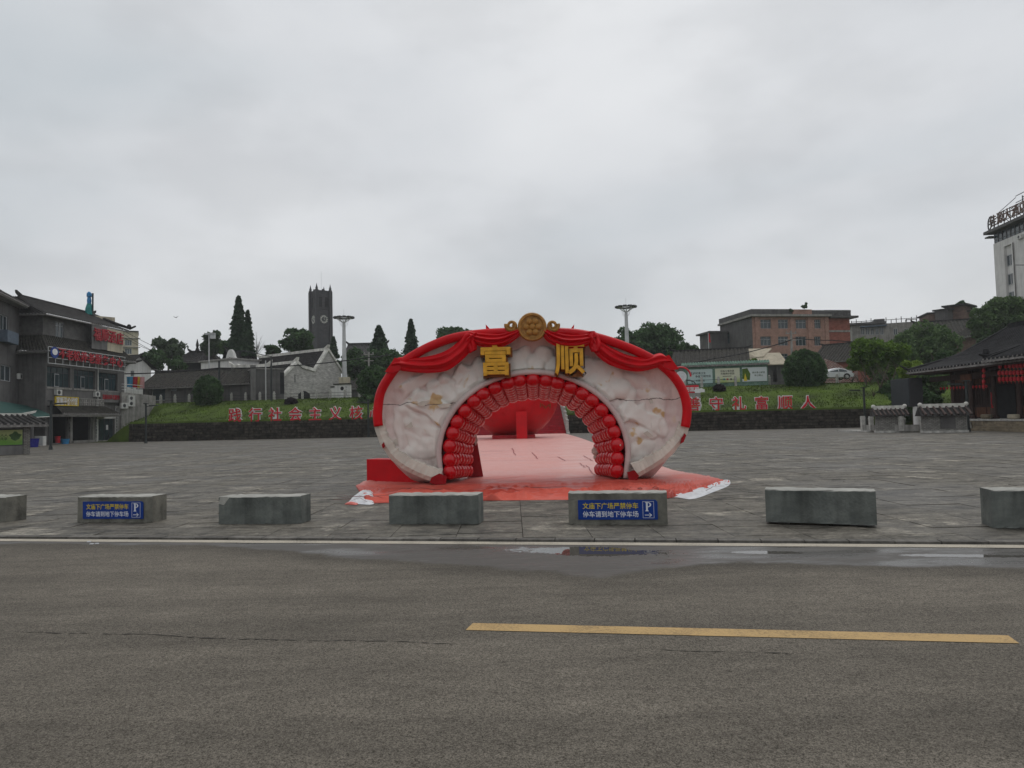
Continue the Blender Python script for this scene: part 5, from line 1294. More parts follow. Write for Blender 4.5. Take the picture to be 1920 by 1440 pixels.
mb = MB(); mb.box(-1.4, -.3, q.z - .55, 1.2, .3, q.z + .55); mb.build('box', M['cream_wall'], t_)
mb = MB(); [mb.bar((x, 0, 14.5), (x, 0, q.z - .5), .05, 5) for x in (-1.2, -.3, .5, 1.1)]; mb.build('legs', M['dark_pole'], t_)

# info wall at the left edge
A, B = G(-70, 857), G(55, 851); fi = Fr(A, B, 0)
iw = thing('notice_wall', 'brick notice wall with tiled roof and green poster at the lower left edge', 'notice wall', fi.loc, fi.ang)
M['old_brick'] = brickmat('pale_old_brick', (.20, .195, .18), (.30, .285, .26), (.10, .095, .09), bw=.26, bh=.085)
faces_box(iw, fi.W, .45, 1.95, 'grey_wall_light'); x43 = fi.uv(43.5, 830)[0]
simple_box(iw, 'brick_pillar', 'old_brick', x43, -.06, 0, fi.W + .02, .5, 2.0)
x0, z0, x1, z1 = fi.rect(-45, 806.5, 41.5, 835); x0 = fi.uv(-45, 820)[0]
mb = MB(); mb.box(x0 - .05, -.03, z0 - .05, x1 + .05, -.002, z1 + .05); mb.build('poster_frame', M['dark_frame'], iw)
def poster_mat(name, top, bottom, z0, z1):
    m, nt, b = _new(name); N, L = nt.nodes, nt.links; tc = N.new('ShaderNodeTexCoord'); sp = N.new('ShaderNodeSeparateXYZ'); L.new(tc.outputs['Object'], sp.inputs[0])
    n = N.new('ShaderNodeTexNoise'); n.inputs['Scale'].default_value = 1.2; n.inputs['Detail'].default_value = 4; L.new(tc.outputs['Object'], n.inputs['Vector'])
    ma = N.new('ShaderNodeMath'); ma.operation = 'MULTIPLY_ADD'; ma.inputs[1].default_value = (z1 - z0) * .8; L.new(n.outputs['Fac'], ma.inputs[0]); L.new(sp.outputs['Z'], ma.inputs[2])
    mr = N.new('ShaderNodeMapRange'); mr.inputs['From Min'].default_value = z0 + (z1 - z0) * .55; mr.inputs['From Max'].default_value = z0 + (z1 - z0) * 1.1; L.new(ma.outputs[0], mr.inputs['Value'])
    r = N.new('ShaderNodeValToRGB'); r.color_ramp.elements[0].color = (*bottom, 1); r.color_ramp.elements[1].color = (*top, 1); L.new(mr.outputs[0], r.inputs['Fac']); L.new(r.outputs[0], b.inputs['Base Color']); b.inputs['Roughness'].default_value = .4
    return m
mb = MB(); mb.box(x0, -.045, z0, x1, -.031, z1); po = mb.build('poster', poster_mat('green_poster', (.30, .34, .12), (.10, .25, .02), z0, z1), iw)
letters('文明城市人人', .22, M['dark'], po, (x0 + (x1 - x0) * .42, -.05, z0 + (z1 - z0) * .66), 'poster_lettering', .001); letters('共建共享', .22, M['dark'], po, (x0 + (x1 - x0) * .50, -.05, z0 + (z1 - z0) * .42), 'poster_lettering', .001)
mb = MB(); cx, cz = x0 + (x1 - x0) * .84, z0 + (z1 - z0) * .58; mb.prism_xz([(cx + .33 * (1 + .2 * math.sin(5 * a)) * math.cos(a), cz + .27 * (1 + .2 * math.cos(4 * a)) * math.sin(a)) for a in [2 * math.pi * k / 22 for k in range(22)]], -.052, -.046); mb.build('poster_picture', M['leaf_dark'], po)
tileroof(iw, (-1, -.75, 1.98), (fi.W + .85, -.75, 1.98), (-1, .2, 2.62), (fi.W + .05, .2, 2.62), 'tile', .26, .06, .05, 4)
tileroof(iw, (fi.W + .85, -.75, 1.98), (fi.W + .85, 1.1, 1.98), (fi.W + .05, .2, 2.62), (fi.W + .05, .21, 2.62), 'tile', .26, .05, 0, 3)
ridge(iw, (-1, .2, 2.58), (fi.W + .05, .2, 2.58), .16, .16); simple_box(iw, 'eave_beam', 'concrete_trim', -1, -.6, 1.9, fi.W + .5, .9, 1.97)

# ------------------------------------------------------------ street lamps on the plaza
def plaza_lamp(px, pyb, D, pyt, label, arm=1):
    q = P(px, pyb, D); zt = P(px, pyt, D).z
    t_ = thing('lamp_post', label, 'lamp post', (q.x, q.y, 0), 0, 'slim dark lamp posts round the plaza')
    mb = MB(); mb.bar((0, 0, 0), (0, 0, .25), .16, 8, .12); mb.bar((0, 0, .2), (0, 0, zt), .10, 10, .085); mb.build('post', M['dark_pole'], t_)
    mb = MB(); mb.bar((0, 0, zt - .28), (arm * .95, 0, zt - .22), .03, 6); mb.box(arm * .35, -.13, zt - .25, arm * 1.2, .13, zt - .15); mb.box(-.18, -.18, zt - .02, .18, .18, zt + .05); mb.build('lamp_arm', M['dark_pole'], t_)
plaza_lamp(95, 843, 1.6 * 1330 / (843 - HOR(95)), 752, 'dark lamp post in front of the grey hotel shop fronts')
plaza_lamp(273.5, 830, 1.6 * 1330 / (831 - HOR(273)), 757, 'dark lamp post near the left end of the stone retaining wall')
plaza_lamp(691, 819, 1.6 * 1330 / (819.5 - HOR(691)), 750, 'dark lamp post just left of the arch against the retaining wall', -1)
plaza_lamp(1623, 806, 1.6 * 1330 / (804 - HOR(1623)), 727, 'dark lamp post beside the small stone enclosure on the right', -1)
plaza_lamp(1816, 808, 1.6 * 1330 / (809 - HOR(1816)), 714, 'dark lamp post between the right brick screen wall and the lantern hall', -1)

# ------------------------------------------------------------ slogan characters on the banks
def slogan(ch, px, py, D, word, side):
    q = P(px, py, D); sz = 27 * D / FPX
    t_ = thing('slogan_character', 'red character %s with white edge standing on the %s grass bank' % (word, side), 'character sign', (q.x, q.y, q.z), -.165)
    letters(ch, sz, M['red_letter'], t_, (0, -.07, 0), 'face', .03, sz * .009)
    letters(ch, sz, M['white_letter'], t_, (0, .03, 0), 'outline', .03, sz * .05)
    g = terr(q.x, q.y); mb = MB(); [mb.bar((x, .08, 0), (x, .08, g - q.z - .1), .03, 5) for x in (-.35, .35)]; mb.build('stand', M['metal_pole'], t_)
for ch, px, w_ in zip('践行社会主义核心', (441, 478.5, 516, 554, 591, 629, 668, 705), ('Jian', 'Xing', 'She', 'Hui', 'Zhu', 'Yi', 'He', 'Xin')):
    x_ = XY(px, 80)[0]; slogan(ch, px, 778.5 - (px - 441) * .018, (73 - 0) / (1 + SK * (px - 960) / FPX) + .45, w_, 'left')
for ch, px, w_ in zip('善守礼富顺人', (1300, 1343, 1385.5, 1428, 1472, 1515), ('Shan', 'Shou', 'Li', 'Fu', 'Shun', 'Ren')):
    slogan(ch, px, 757.5 - (px - 1300) * .013, 73 / (1 + SK * (px - 960) / FPX) + .45, w_, 'right')

# ------------------------------------------------------------ terrace balustrades
def terrace_rail(name, pxs, D0, D1, zfun, label, h=.95):
    q0 = XY(pxs[0], D0); root = thing(name, label, 'balustrade', (q0[0], q0[1], 0)); prev = None
    for i, px in enumerate(pxs):
        D = D0 + (D1 - D0) * (px - pxs[0]) / (pxs[-1] - pxs[0]); x, y = XY(px, D); z = zfun(x, y)
        mb = MB(); mb.box(-.13, -.13, -.3, .13, .13, h); mb.lathe([(.09, h), (.13, h + .05), (.11, h + .15), (.03, h + .2)], 8); mb.build('post', M['stone_post'], root, (x - q0[0], y - q0[1], z))
        if prev:
            mb = MB()
            for hh in (.35, .75): mb.bar((prev[0], prev[1], prev[2] + hh), (x, y, z + hh), .025, 5)
            mb.v = [(a - q0[0], b_ - q0[1], c) for a, b_, c in mb.v]; o = mb.build('rail', M['dark_pole'], root)
        prev = (x, y, z)
terrace_rail('terrace_railing', [301.5 + 26.6 * k for k in range(15)], 95, 91, lambda x, y: terr(x, y), 'row of stone railing posts along the left terrace above the grass bank')
terrace_rail('terrace_railing', [1286 + 31.8 * k for k in range(10)], 82, 84, lambda x, y: terr(x, y) + .1, 'row of stone railing posts along the right terrace before the notice boards')

# ------------------------------------------------------------ high mast lights
def mast(px, pyt, D, label):
    x, y = XY(px, D); zb = terr(x, y); zt = P(px, pyt, D).z
    t_ = thing('high_mast_light', label, 'light mast', (x, y, zb)); H = zt - zb
    mb = MB(); mb.bar((0, 0, 0), (0, 0, H - .3), .42, 12, .22); mb.build('mast', M['metal_pole'], t_)
    mb = MB(); R0 = 1.45
    ringp = [(R0 * .78 * math.cos(a), R0 * .78 * math.sin(a), H + .35) for a in [2 * math.pi * k / 24 for k in range(25)]]; mb.tube(ringp, .07, 6)
    for k in range(8):
        a = 2 * math.pi * k / 8; mb.bar((0, 0, H - .4), (R0 * .78 * math.cos(a), R0 * .78 * math.sin(a), H + .35), .06, 5)
        if k % 2: mb.tube([(.22 * math.cos(a), .22 * math.sin(a), H - .9), (.55 * math.cos(a), .55 * math.sin(a), H - .7), (.8 * math.cos(a), .8 * math.sin(a), H + .1)], .022, 5)
    mb.build('ring_frame', M['metal_pole'], t_)
    for k in range(12):
        a = 2 * math.pi * (k + .5) / 12; mb = MB(); mb.box(-.34, -.24, -.08, .30, .24, .12); mb.build('floodlight', M['dark_frame'], t_, (R0 * .86 * math.cos(a), R0 * .86 * math.sin(a), H + .42), a)
    mb = MB(); mb.bar((0, 0, H - .3), (0, 0, H + 1.7), .02, 4); mb.build('lightning_rod', M['metal_pole'], t_)
mast(647, 601, 104, 'high mast light with a ring of floodlights to the right of the clock tower')
mast(1180, 581, 100, 'high mast light with a ring of floodlights rising behind the arch on the right')

# ------------------------------------------------------------ clock tower
q = XY(604, 185); tz = terr(*q); A_ = XY(586.5, 188)
TS = 3.75; tower = thing('clock_tower', 'tall dark brick clock tower with white dials and corner pinnacles', 'tower', (q[0] + .15, q[1] - 1.0, tz), math.radians(40))
M['tower'] = brickmat('dark_tower_brick', (.058, .056, .062), (.085, .08, .085), (.10, .098, .10), bw=.6, bh=.2)
M['tower_trim'] = mat('tower_trim', (.062, .06, .065), .85, .2, 3, .2)
H = P(604, 553, 185).z - tz; h_ = TS / 2
mb = MB(); mb.box(-h_, -h_, 0, h_, h_, H); mb.build('shaft', M['tower'], tower)
for fz in (.30, .42, .53, .655, .855): mb = MB(); mb.box(-h_ - .14, -h_ - .14, H * fz, h_ + .14, h_ + .14, H * fz + .28); mb.build('string_course', M['tower_trim'], tower)
for sx in (-1, 1):
    for sy in (-1, 1):
        mb = MB(); mb.box(sx * h_ - .42, sy * h_ - .42, 0, sx * h_ + .42, sy * h_ + .42, H + .5); mb.lathe([(.5, H + .5), (.5, H + .8), (.3, H + 1.0), (.36, H + 1.3), (.2, H + 1.7), (.03, H + 2.5)], 8, (sx * h_, sy * h_, 0)); mb.build('corner_buttress', M['tower_trim'], tower)
for k in range(4):
    a = k * math.pi / 2
    def rot(mb_): mb_.v = [(x * math.cos(a) - y * math.sin(a), x * math.sin(a) + y * math.cos(a), z) for x, y, z in mb_.v]; return mb_
    mb = MB(); 
    for i in range(5): x = -h_ + .7 + i * (TS - 1.4) / 4; mb.box(x - .25, -h_ - .02, H, x + .25, -h_ + .35, H + (.75 if i != 2 else 1.1))
    mb.box(-h_ + .43, -h_ - .0, H - .02, h_ - .43, -h_ + .3, H + .3); rot(mb).build('battlement', M['tower_trim'], tower)
    for x in (-.85, .85):
        mb = MB(); z0, z1 = H * .875, H * .965; mb.box(x - .42, -h_ - .03, z0, x + .42, -h_ + .05, z1)
        l = rot(mb).build('louvre_window', M['dark'], tower); mb = MB()
        for j in range(6): mb.box(x - .38, -h_ - .10, z0 + .15 + j * (z1 - z0 - .2) / 6, x + .38, -h_ - .035, z0 + .22 + j * (z1 - z0 - .2) / 6)
        mb.box(x - .04, -h_ - .11, z0, x + .04, -h_ - .036, z1); rot(mb).build('louvre', M['tower_trim'], l)
    for x in (-.7, .7): mb = MB(); mb.box(x - .3, -h_ - .03, H * .56, x + .3, -h_ + .05, H * .635); rot(mb).build('narrow_window', M['dark_frame'], tower)
    cz = H * .765; R_ = 1.12
    mb = MB(); mb.prism_xz([(R_ * math.cos(t), cz + R_ * math.sin(t)) for t in [2 * math.pi * j / 32 for j in range(32)]], -h_ - .12, -h_ - .01); dial = rot(mb).build('clock_dial', M['dark_frame'], tower)
    mb = MB()
    for j in range(12):
        t = 2 * math.pi * j / 12; c, s_ = math.cos(t), math.sin(t); r0, r1, ww = .60, 1.06, .15
        mb.add([(c * r0 - s_ * ww * .7, -h_ - .14, cz + s_ * r0 + c * ww * .7), (c * r0 + s_ * ww * .7, -h_ - .14, cz + s_ * r0 - c * ww * .7), (c * r1 + s_ * ww, -h_ - .14, cz + s_ * r1 - c * ww), (c * r1 - s_ * ww, -h_ - .14, cz + s_ * r1 + c * ww)], [(0, 1, 2, 3)])
    rot(mb).build('hour_mark', M['ridge_white'], dial)['kind'] = 'stuff'
    mb = MB(); mb.bar((0, -h_ - .17, cz), (.10, -h_ - .17, cz + .62), .05, 5); mb.bar((0, -h_ - .17, cz), (.36, -h_ - .17, cz - .2), .06, 5); rot(mb).build('clock_hand', M['ridge_white'], dial)
mb = MB(); mb.box(-h_ - .04, -h_ + .4, H * .44, -h_ - .01, h_ - .9, H * .50); mb.build('pale_panel', M['cream_wall'], tower)
mb = MB(); mb.bar((.3, 0, H), (.3, 0, H + 6.0), .03, 4); mb.build('lightning_rod', M['metal_pole'], tower)

# ------------------------------------------------------------ houses on the left terrace
def gable(name, label, fr, D_, zw, zr, wallm, roofm='tile', over=.5, ridge_m='ridge_white', rh=.3, holes=(), pitch=.28, ridge_along='x', W=None, cat='house', nv=2):
    W = W or fr.W; t_ = thing(name, label, cat, fr.loc, fr.ang)
    if ridge_along == 'x':
        faces_box(t_, W, D_, zw, wallm, holes, top=False)
        mb = MB(); mb.prism_yz([(0, zw), (D_, zw), (D_ / 2, zr - .1)], 0, .02); mb.prism_yz([(0, zw), (D_, zw), (D_ / 2, zr - .1)], W - .02, W); mb.build('gable_wall', M[wallm], t_)
        tileroof(t_, (-over, -over, zw - .1), (W + over, -over, zw - .1), (-over, D_ / 2, zr), (W + over, D_ / 2, zr), roofm, pitch, .07, .08)
        tileroof(t_, (W + over, D_ + over, zw - .1), (-over, D_ + over, zw - .1), (W + over, D_ / 2, zr), (-over, D_ / 2, zr), roofm, pitch, .07, .08)
        ridge(t_, (-over, D_ / 2, zr), (W + over, D_ / 2, zr), .25, rh, ridge_m)
    else:
        faces_box(t_, W, D_, zw, wallm, holes, top=False)
        mb = MB(); mb.prism_xz([(0, zw), (W, zw), (W / 2, zr - .1)], 0, .02); mb.build('gable_wall', M[wallm], t_)
        tileroof(t_, (-over, D_ + over, zw - .1), (-over, -over, zw - .1), (W / 2, D_ + over, zr), (W / 2, -over, zr), roofm, pitch, .07, .05)
        tileroof(t_, (W + over, -over, zw - .1), (W + over, D_ + over, zw - .1), (W / 2, -over, zr), (W / 2, D_ + over, zr), roofm, pitch, .07, .05)
        ridge(t_, (W / 2, -over, zr), (W / 2, D_ + over, zr), .25, rh, ridge_m)
    for h_ in holes: window(t_, *h_, nv=nv, w=.07)
    return t_
def zat(px, py, D): return P(px, py, D).z
zt4 = 4.75
# long low tiled house
f_ = Fr(XY(268, 97), XY(412, 95.5), zt4 - .3); zw = zat(340, 724, 96) - f_.zb; zr = zat(340, 696, 99.5) - f_.zb
low = gable('long_tiled_house', 'long low grey house with dark tiled roof behind the round clipped tree', f_, 7.5, zw, zr, 'grey_wall', 'tile_old', .6, 'tile', .25, holes=[f_.rect(285, 728, 311, 751), f_.rect(320, 729, 331, 733)], nv=1)
for px in (275, 313, 318, 365): x = f_.uv(px, 740)[0]; simple_box(low, 'pilaster', 'grey_wall_light', x - .25, -.06, 0, x + .25, 0, zw - .1)
f_ = Fr(XY(416, 94.5), XY(476, 93.5), zt4 - .3); zw = zat(445, 718, 94) - f_.zb; zr = zat(445, 691, 97) - f_.zb
gable('tiled_house', 'dark tiled grey house section between the long house and the plain grey annex', f_, 6, zw, zr, 'grey_wall', 'tile_old', .5, 'ridge_white', .5, holes=[])
f_ = Fr(XY(478, 93), XY(533, 95), zt4 - .3); an = thing('grey_annex', 'plain flat-topped grey annex beside the white brick gables', 'building', f_.loc, f_.ang); H = zat(500, 692, 93.5) - f_.zb
faces_box(an, f_.W, 6, H, 'grey_wall'); simple_box(an, 'parapet_cap', 'concrete_trim', -.1, -.1, H, f_.W + .02, 6.1, H + .12)
simple_box(an, 'niche', 'dark', f_.uv(528, 710)[0] - .2, -.02, 1.2, f_.uv(530, 710)[0] + .2, -.002, H - .4); simple_box(an, 'side_pier', 'grey_wall_light', -.5, -.3, 0, .1, .3, H + .5)
# white brick double gable
f_ = Fr(XY(533, 97), XY(641, 105), zt4 - .4); M['white_brick'] = brickmat('whitewashed_brick', (.38, .37, .35), (.62, .60, .57), (.36, .35, .33), bw=.42, bh=.13, msize=.02)
dg = thing('white_brick_house', 'whitewashed brick house with two stepped gables and white ridges', 'house', f_.loc, f_.ang)
def lp(px, py): return f_.uv(px, py)
a1, a2, v1, e1, e2, s0 = lp(557, 681), lp(615, 657), lp(591, 697), lp(534, 706), lp(640, 700), lp(566, 690)
prof = [(0, 0), (f_.W, 0), (f_.W, e2[1]), a2, (v1[0] + .25, v1[1] + .1), v1, s0, a1, (0, e1[1])]
mb = MB(); mb.prism_xz(prof, 0, .35); mb.build('gable_wall', M['white_brick'], dg)
mb = MB(); mb.box(.02, .36, 0, f_.W - .02, 16, min(e1[1], e2[1]) - .2); mb.build('side_walls', M['white_brick'], dg)
def pt(p, y, dz=0): return (p[0], y, p[1] + dz)
for (lo, hi, ym) in (((0, e1[1]), a1, 14), (v1, a2, 17)):
    tileroof(dg, (lo[0] - .1, ym, lo[1] - .2), (lo[0] - .1, .3, lo[1] - .2), (hi[0], ym, hi[1]), (hi[0], .3, hi[1]), 'tile', .3, .08, .1, 5)
    tileroof(dg, (hi[0] * 2 - lo[0], .3, lo[1]), (hi[0] * 2 - lo[0], ym, lo[1]), (hi[0], .3, hi[1] - .02), (hi[0], ym, hi[1] - .02), 'tile', .3, .08, .1, 5)
    ridge(dg, (hi[0], .2, hi[1]), (hi[0], ym, hi[1]), .45, .40)
for (p, q_) in (((0, e1[1]), a1), (a1, s0), (s0, v1), (v1, a2), (a2, (f_.W + .2, e2[1]))):
    mb = MB(); mb.prism_xz([(p[0], p[1]), (q_[0], q_[1]), (q_[0], q_[1] + .42), (p[0], p[1] + .42)], -.18, .55); mb.build('verge_coping', M['ridge_white'], dg)
x0, z0, x1, z1 = f_.rect(559, 733, 581, 750); mb = MB(); n_ = 9
mb.prism_xz([(x0, 0)] + [(x1, 0)] + [(x1 - (x1 - x0) * k / n_, z1 - .5 + .5 * math.sin(math.pi * k / n_)) for k in range(n_ + 1)], -.03, -.002); mb.build('arched_doorway', M['dark'], dg)
x, z = f_.uv(553, 716); mb = MB(); mb.box(x - .05, -.04, 3, x + .05, -.002, z + 1); mb.build('downpipe', M['dark_pole'], dg)
simple_box(dg, 'chimney', 'dark', v1[0] - 1.2, .9, v1[1] - .3, v1[0] - .4, 1.6, v1[1] + 1.2)
# white memorial wall
f_ = Fr(XY(622, 93), XY(656, 92), zt4 - .2); x33 = f_.uv(628, 740)[0]; mw = thing('memorial_wall', 'small stepped white wall with a round opening at the foot of the left light mast', 'wall', f_.loc, f_.ang)
zA, zB = zat(624, 726, 92.5) - f_.zb, zat(642, 721, 92.5) - f_.zb
simple_box(mw, 'low_section', 'white_wall', 0, 0, 0, x33, .4, zA); simple_box(mw, 'low_cap', 'tile', -.1, -.1, zA, x33, .5, zA + .12)
mb = MB(); mb.box(x33, -.05, 0, f_.W, .45, zB); mb.build('main_section', M['white_wall'], mw); simple_box(mw, 'main_cap', 'tile', x33 - .1, -.2, zB, f_.W + .12, .6, zB + .14)
x, z = f_.uv(642, 728.5); mb = MB(); mb.prism_xz([(x + .26 * math.cos(2 * math.pi * k / 16), z + .26 * math.sin(2 * math.pi * k / 16)) for k in range(16)], -.08, -.052); mb.build('round_opening', M['dark'], mw)
x, z = f_.uv(649.5, 733)
for k, ch in enumerate('忠义千秋'): letters(ch, .26, M['dark'], mw, (x, -.06, z + .5 - .3 * k), 'lettering', .002)
f_ = Fr(XY(636, 100), XY(655, 100), zt4); bx_ = simple_box(None, 'electric_cabinet', 'cream_wall', f_.A.x, f_.A.y, zt4 - .3, f_.B.x, f_.A.y + 1, zat(645, 707, 100)); tag(bx_, 'cream box standing behind the white wall at the light mast foot', 'cabinet')
# tiled house right of the mast, partly hidden by the big bush
f_ = Fr(XY(657, 99), XY(720, 97), zt4); gable('tiled_cottage', 'dark tiled cottage between the left light mast and the arch', f_, 7, zat(680, 726, 98) - zt4, zat(680, 699, 101) - zt4, 'grey_wall', 'tile_old', .5, 'tile', .2)
simple_box(None, 'x', 'dark', 0, 0, -5, .1, .1, -4.9).name = 'x'; bpy.data.objects.remove(bpy.data.objects['x'])
# distant temple roofs
def hiproof(root, x0, y0, x1, y1, z0, z1, inset, mat_='tile', pitch=.4, sag=.25):
    ym = (y0 + y1) / 2
    tileroof(root, (x0, y0, z0), (x1, y0, z0), (x0 + inset, ym, z1), (x1 - inset, ym, z1), mat_, pitch, .09, sag, 5)
    tileroof(root, (x1, y1, z0), (x0, y1, z0), (x1 - inset, ym, z1), (x0 + inset, ym, z1), mat_, pitch, .09, sag, 5)
    tileroof(root, (x0, y1, z0), (x0, y0, z0), (x0 + inset, ym + .01, z1), (x0 + inset, ym - .01, z1), mat_, pitch, .09, sag, 5)
    tileroof(root, (x1, y0, z0), (x1, y1, z0), (x1 - inset, ym - .01, z1), (x1 - inset, ym + .01, z1), mat_, pitch, .09, sag, 5)
    ridge(root, (x0 + inset, ym, z1 - .1), (x1 - inset, ym, z1 - .1), .3, .5, 'tile')
    for xa, ya, xb in ((x0, y0, x0 + inset), (x1, y0, x1 - inset)):
        mb = MB(); mb.tube([(xb, ym, z1 + .1), ((xa + xb) / 2, (ya + ym) / 2, (z0 + z1) / 2 - sag * .6), (xa, ya, z0 + .15), (xa + (xa - xb) * .12, ya - .4, z0 + .9)], [.16, .15, .14, .06], 6); mb.build('hip_ridge', M['tile'], root)
q = XY(368, 132); zb = terr(*q); z0 = zat(368, 679, 132); tm = thing('temple_pavilion', 'dark temple pavilion with hipped upturned roof beyond the low houses on the left', 'pavilion', (q[0], q[1], zb), .1)
faces_box(tm, 6.6, 5, z0 - zb + .4, 'dark', x0=-3.3); hiproof(tm, -4.2, -1, 4.4, 6, z0 - zb, zat(368, 660, 133) - zb, 2.2)
mb = MB(); mb.lathe([(.35, 0), (.4, .5), (.2, 1), (.3, 1.5), (.05, 2.6)], 8, (-.6, 2.5, zat(368, 660, 133) - zb)); mb.build('finial', M['tile'], tm)
f_ = Fr(XY(377, 112), XY(437, 108), terr(*XY(400, 110))); fl = thing('white_flat_building', 'low whitish flat roofed building behind the long tiled house', 'building', f_.loc, f_.ang); H = zat(400, 677, 110) - f_.zb
faces_box(fl, f_.W, 6, H, 'white_wall'); simple_box(fl, 'roof_slab', 'concrete_trim', -.3, -.3, H, f_.W + .3, 6.2, H + .25)
# curled fire gable
f_ = Fr(XY(421, 118), XY(443, 116), terr(*XY(430, 117))); cgl = thing('curled_gable_wall', 'pale gable wall with a rounded curled top behind the low houses', 'wall', f_.loc, f_.ang); Wc = f_.W; Hb = zat(430, 678, 117) - f_.zb; Hc = zat(430, 655, 117) - f_.zb
pr = [(0, 0), (Wc, 0), (Wc, Hb + .3)] + [(Wc * (.86 - .72 * k / 10), Hb + (Hc - Hb) * math.sin(math.pi * (k + .6) / 11.2) ** .6) for k in range(11)] + [(0, Hb - .2)]
mb = MB(); mb.prism_xz(pr, 0, .4); mb.build('wall_face', M['white_wall'], cgl)
f_ = Fr(XY(437, 117), XY(478, 119), terr(*XY(455, 118))); gable('dark_roofed_hall', 'dark roofed hall right of the curled gable wall below the tall conifer', f_, 6, zat(455, 675, 118) - f_.zb, zat(455, 655, 121) - f_.zb, 'grey_wall_light', 'tile', .5, 'tile', .2)
f_ = Fr(XY(652, 150), XY(712, 150), terr(*XY(680, 150))); gable('far_hall', 'far dark hall roof rising above the trees left of the arch', f_, 10, zat(680, 668, 150) - f_.zb, zat(680, 647, 155) - f_.zb, 'grey_wall', 'tile', 1, 'tile', .5)
# yellow apartment block and white gabled houses near the hotel
f_ = Fr(XY(206, 180), (XY(206, 180)[0] + 5.6, XY(206, 180)[1] + 2.9), 4); ap = thing('cream_apartment', 'cream apartment block with projecting slabs behind the far corner of the hotel', 'building', f_.loc, f_.ang); H = zat(240, 622, 182) - 4
hs = [f_.rect(234, y0, 247, y0 + 11) for y0 in (637, 653, 670)]
faces_box(ap, f_.W, 8, H, 'cream_wall', hs)
for h_ in hs: window(ap, *h_, nv=3, w=.08, gm='glass_teal')
for y0 in (634, 651, 667): z = f_.uv(240, y0)[1]; simple_box(ap, 'slab', 'concrete_trim', -.2, -.45, z - .1, f_.W + .5, -.002, z + .06)
simple_box(ap, 'roof_slab', 'tile', -.3, -.4, H, f_.W + .1, 8.2, H + .25)
f_ = Fr(XY(236, 104), XY(283, 108), 4); gable('white_gabled_house', 'old stained white house with steep dark gable right of the hotel', f_, 9, zat(260, 689, 106) - 4, zat(260, 667, 106) - 4, 'white_wall', 'tile', .6, 'tile', .2, holes=[f_.rect(245, 695, 252, 706)], ridge_along='y')
f_ = Fr(XY(228, 88), XY(292, 93), 0); sw = thing('side_wall', 'stained concrete wall with stacked air conditioners between hotel and grass bank', 'wall', f_.loc, f_.ang)
zz = [f_.uv(px, py)[1] for px, py in ((228, 735), (283, 742), (283, 752), (262, 765), (228, 778))]
mb = MB(); mb.prism_xz([(0, 0), (f_.W, 0), (f_.W, zz[1]), (0, zz[0])], 0, .3); mb.build('wall_face', M['concrete_trim'], sw)
for px, py in ((243, 748), (243, 758), (230, 762)): x, z = f_.uv(px, py + 4); ac_unit(sw, x, z, w=1.0, h=.7)
x, z = f_.uv(232, 733); mb = MB(); [mb.bar((0, 0, zz[0] + .3 + k * .35), (f_.W * .6, 0, zz[0] + .2 + k * .35), .035, 5) for k in range(3)]; mb.build('railing', M['metal_pole'], sw)
for px, nm, c, in ((237, 'blue', (.05, .25, .42)), (250, 'yellow', (.60, .45, .03)), (246, 'red', (.45, .02, .03)), (259, 'pink', (.55, .30, .33))):
    D = 89 + (px - 228) * .07; q = P(px, 733, D); t_ = thing('flag', '%s flag hanging on the railing between the hotel and the low tiled house' % nm, 'flag', tuple(q))
    mb = MB(); mb.bar((0, 0, -.3), (0, 0, 1.9), .03, 5); mb.build('pole', M['metal_pole'], t_); rows = []
    for i in range(8): rows.append([(.05 + .11 * i, .05 * math.sin(i * 1.2 + j * .5), 1.8 - .22 * j - .03 * i * (j / 6)) for j in range(7)])
    mb = MB(); mb.grid(rows); mb.build('cloth', mat('flag_' + nm, c, .7, .1, 4, 0), t_)
# rubble heap by the hotel corner
rr2 = random.Random(9); M['rubble'] = mat('rubble', (.17, .12, .10), .9, .5, 4, .4)
mb = MB()
for k in range(60):
    px = rr2.uniform(226, 249); D = rr2.uniform(84.5, 86.5); x, y = XY(px, D); s_ = rr2.uniform(.12, .42); z = max(0, .9 * math.exp(-((px - 238) / 8) ** 2) * rr2.random())
    mb.lathe([(s_ * .5, 0), (s_, s_ * .4), (s_ * .4, s_ * .9)], 5, (x, y, z))
o = mb.build('rubble_heap', M['rubble']); tag(o, 'heap of broken rubble at the hotel corner by the retaining wall', 'rubble'); o['kind'] = 'stuff'
# small things before the shops
def tub(px, py, D, r, h, mat_, label, cat, name):
    q = P(px, py, D); mb = MB(); mb.lathe([(r * .8, 0), (r, h * .9), (r * 1.08, h), (r * .92, h), (r * .75, h * .15)], 14, (0, 0, 0)); o = mb.build(name, mat_, None, (q.x, q.y, 0)); tag(o, label, cat)
tub(122, 830, 77, .42, .55, M['blue_wrap'], 'blue plastic crate tub on the pavement before the hotel shops', 'tub', 'plastic_tub')
tub(108, 827, 78.5, .28, .85, M['red_letter'], 'red plastic stool in the leftmost open shop front', 'stool', 'plastic_stool')
M['navy_wrap'] = mat('navy_bag', (.02, .02, .20), .5, .2, 4, 0)
tub(63, 833, 66, .45, .8, M['navy_wrap'], 'dark blue drum standing right of the brick notice wall', 'drum', 'plastic_drum')
q = G(72, 836); t_ = thing('white_cabinet', 'white appliance box standing under the awning beside the dark blue drum', 'cabinet', (q.x, q.y, 0)); simple_box(t_, 'body', 'ac_white', -.4, 0, 0, .45, .5, .95); simple_box(t_, 'door', 'window_frame', -.36, -.02, .08, .41, -.002, .9)

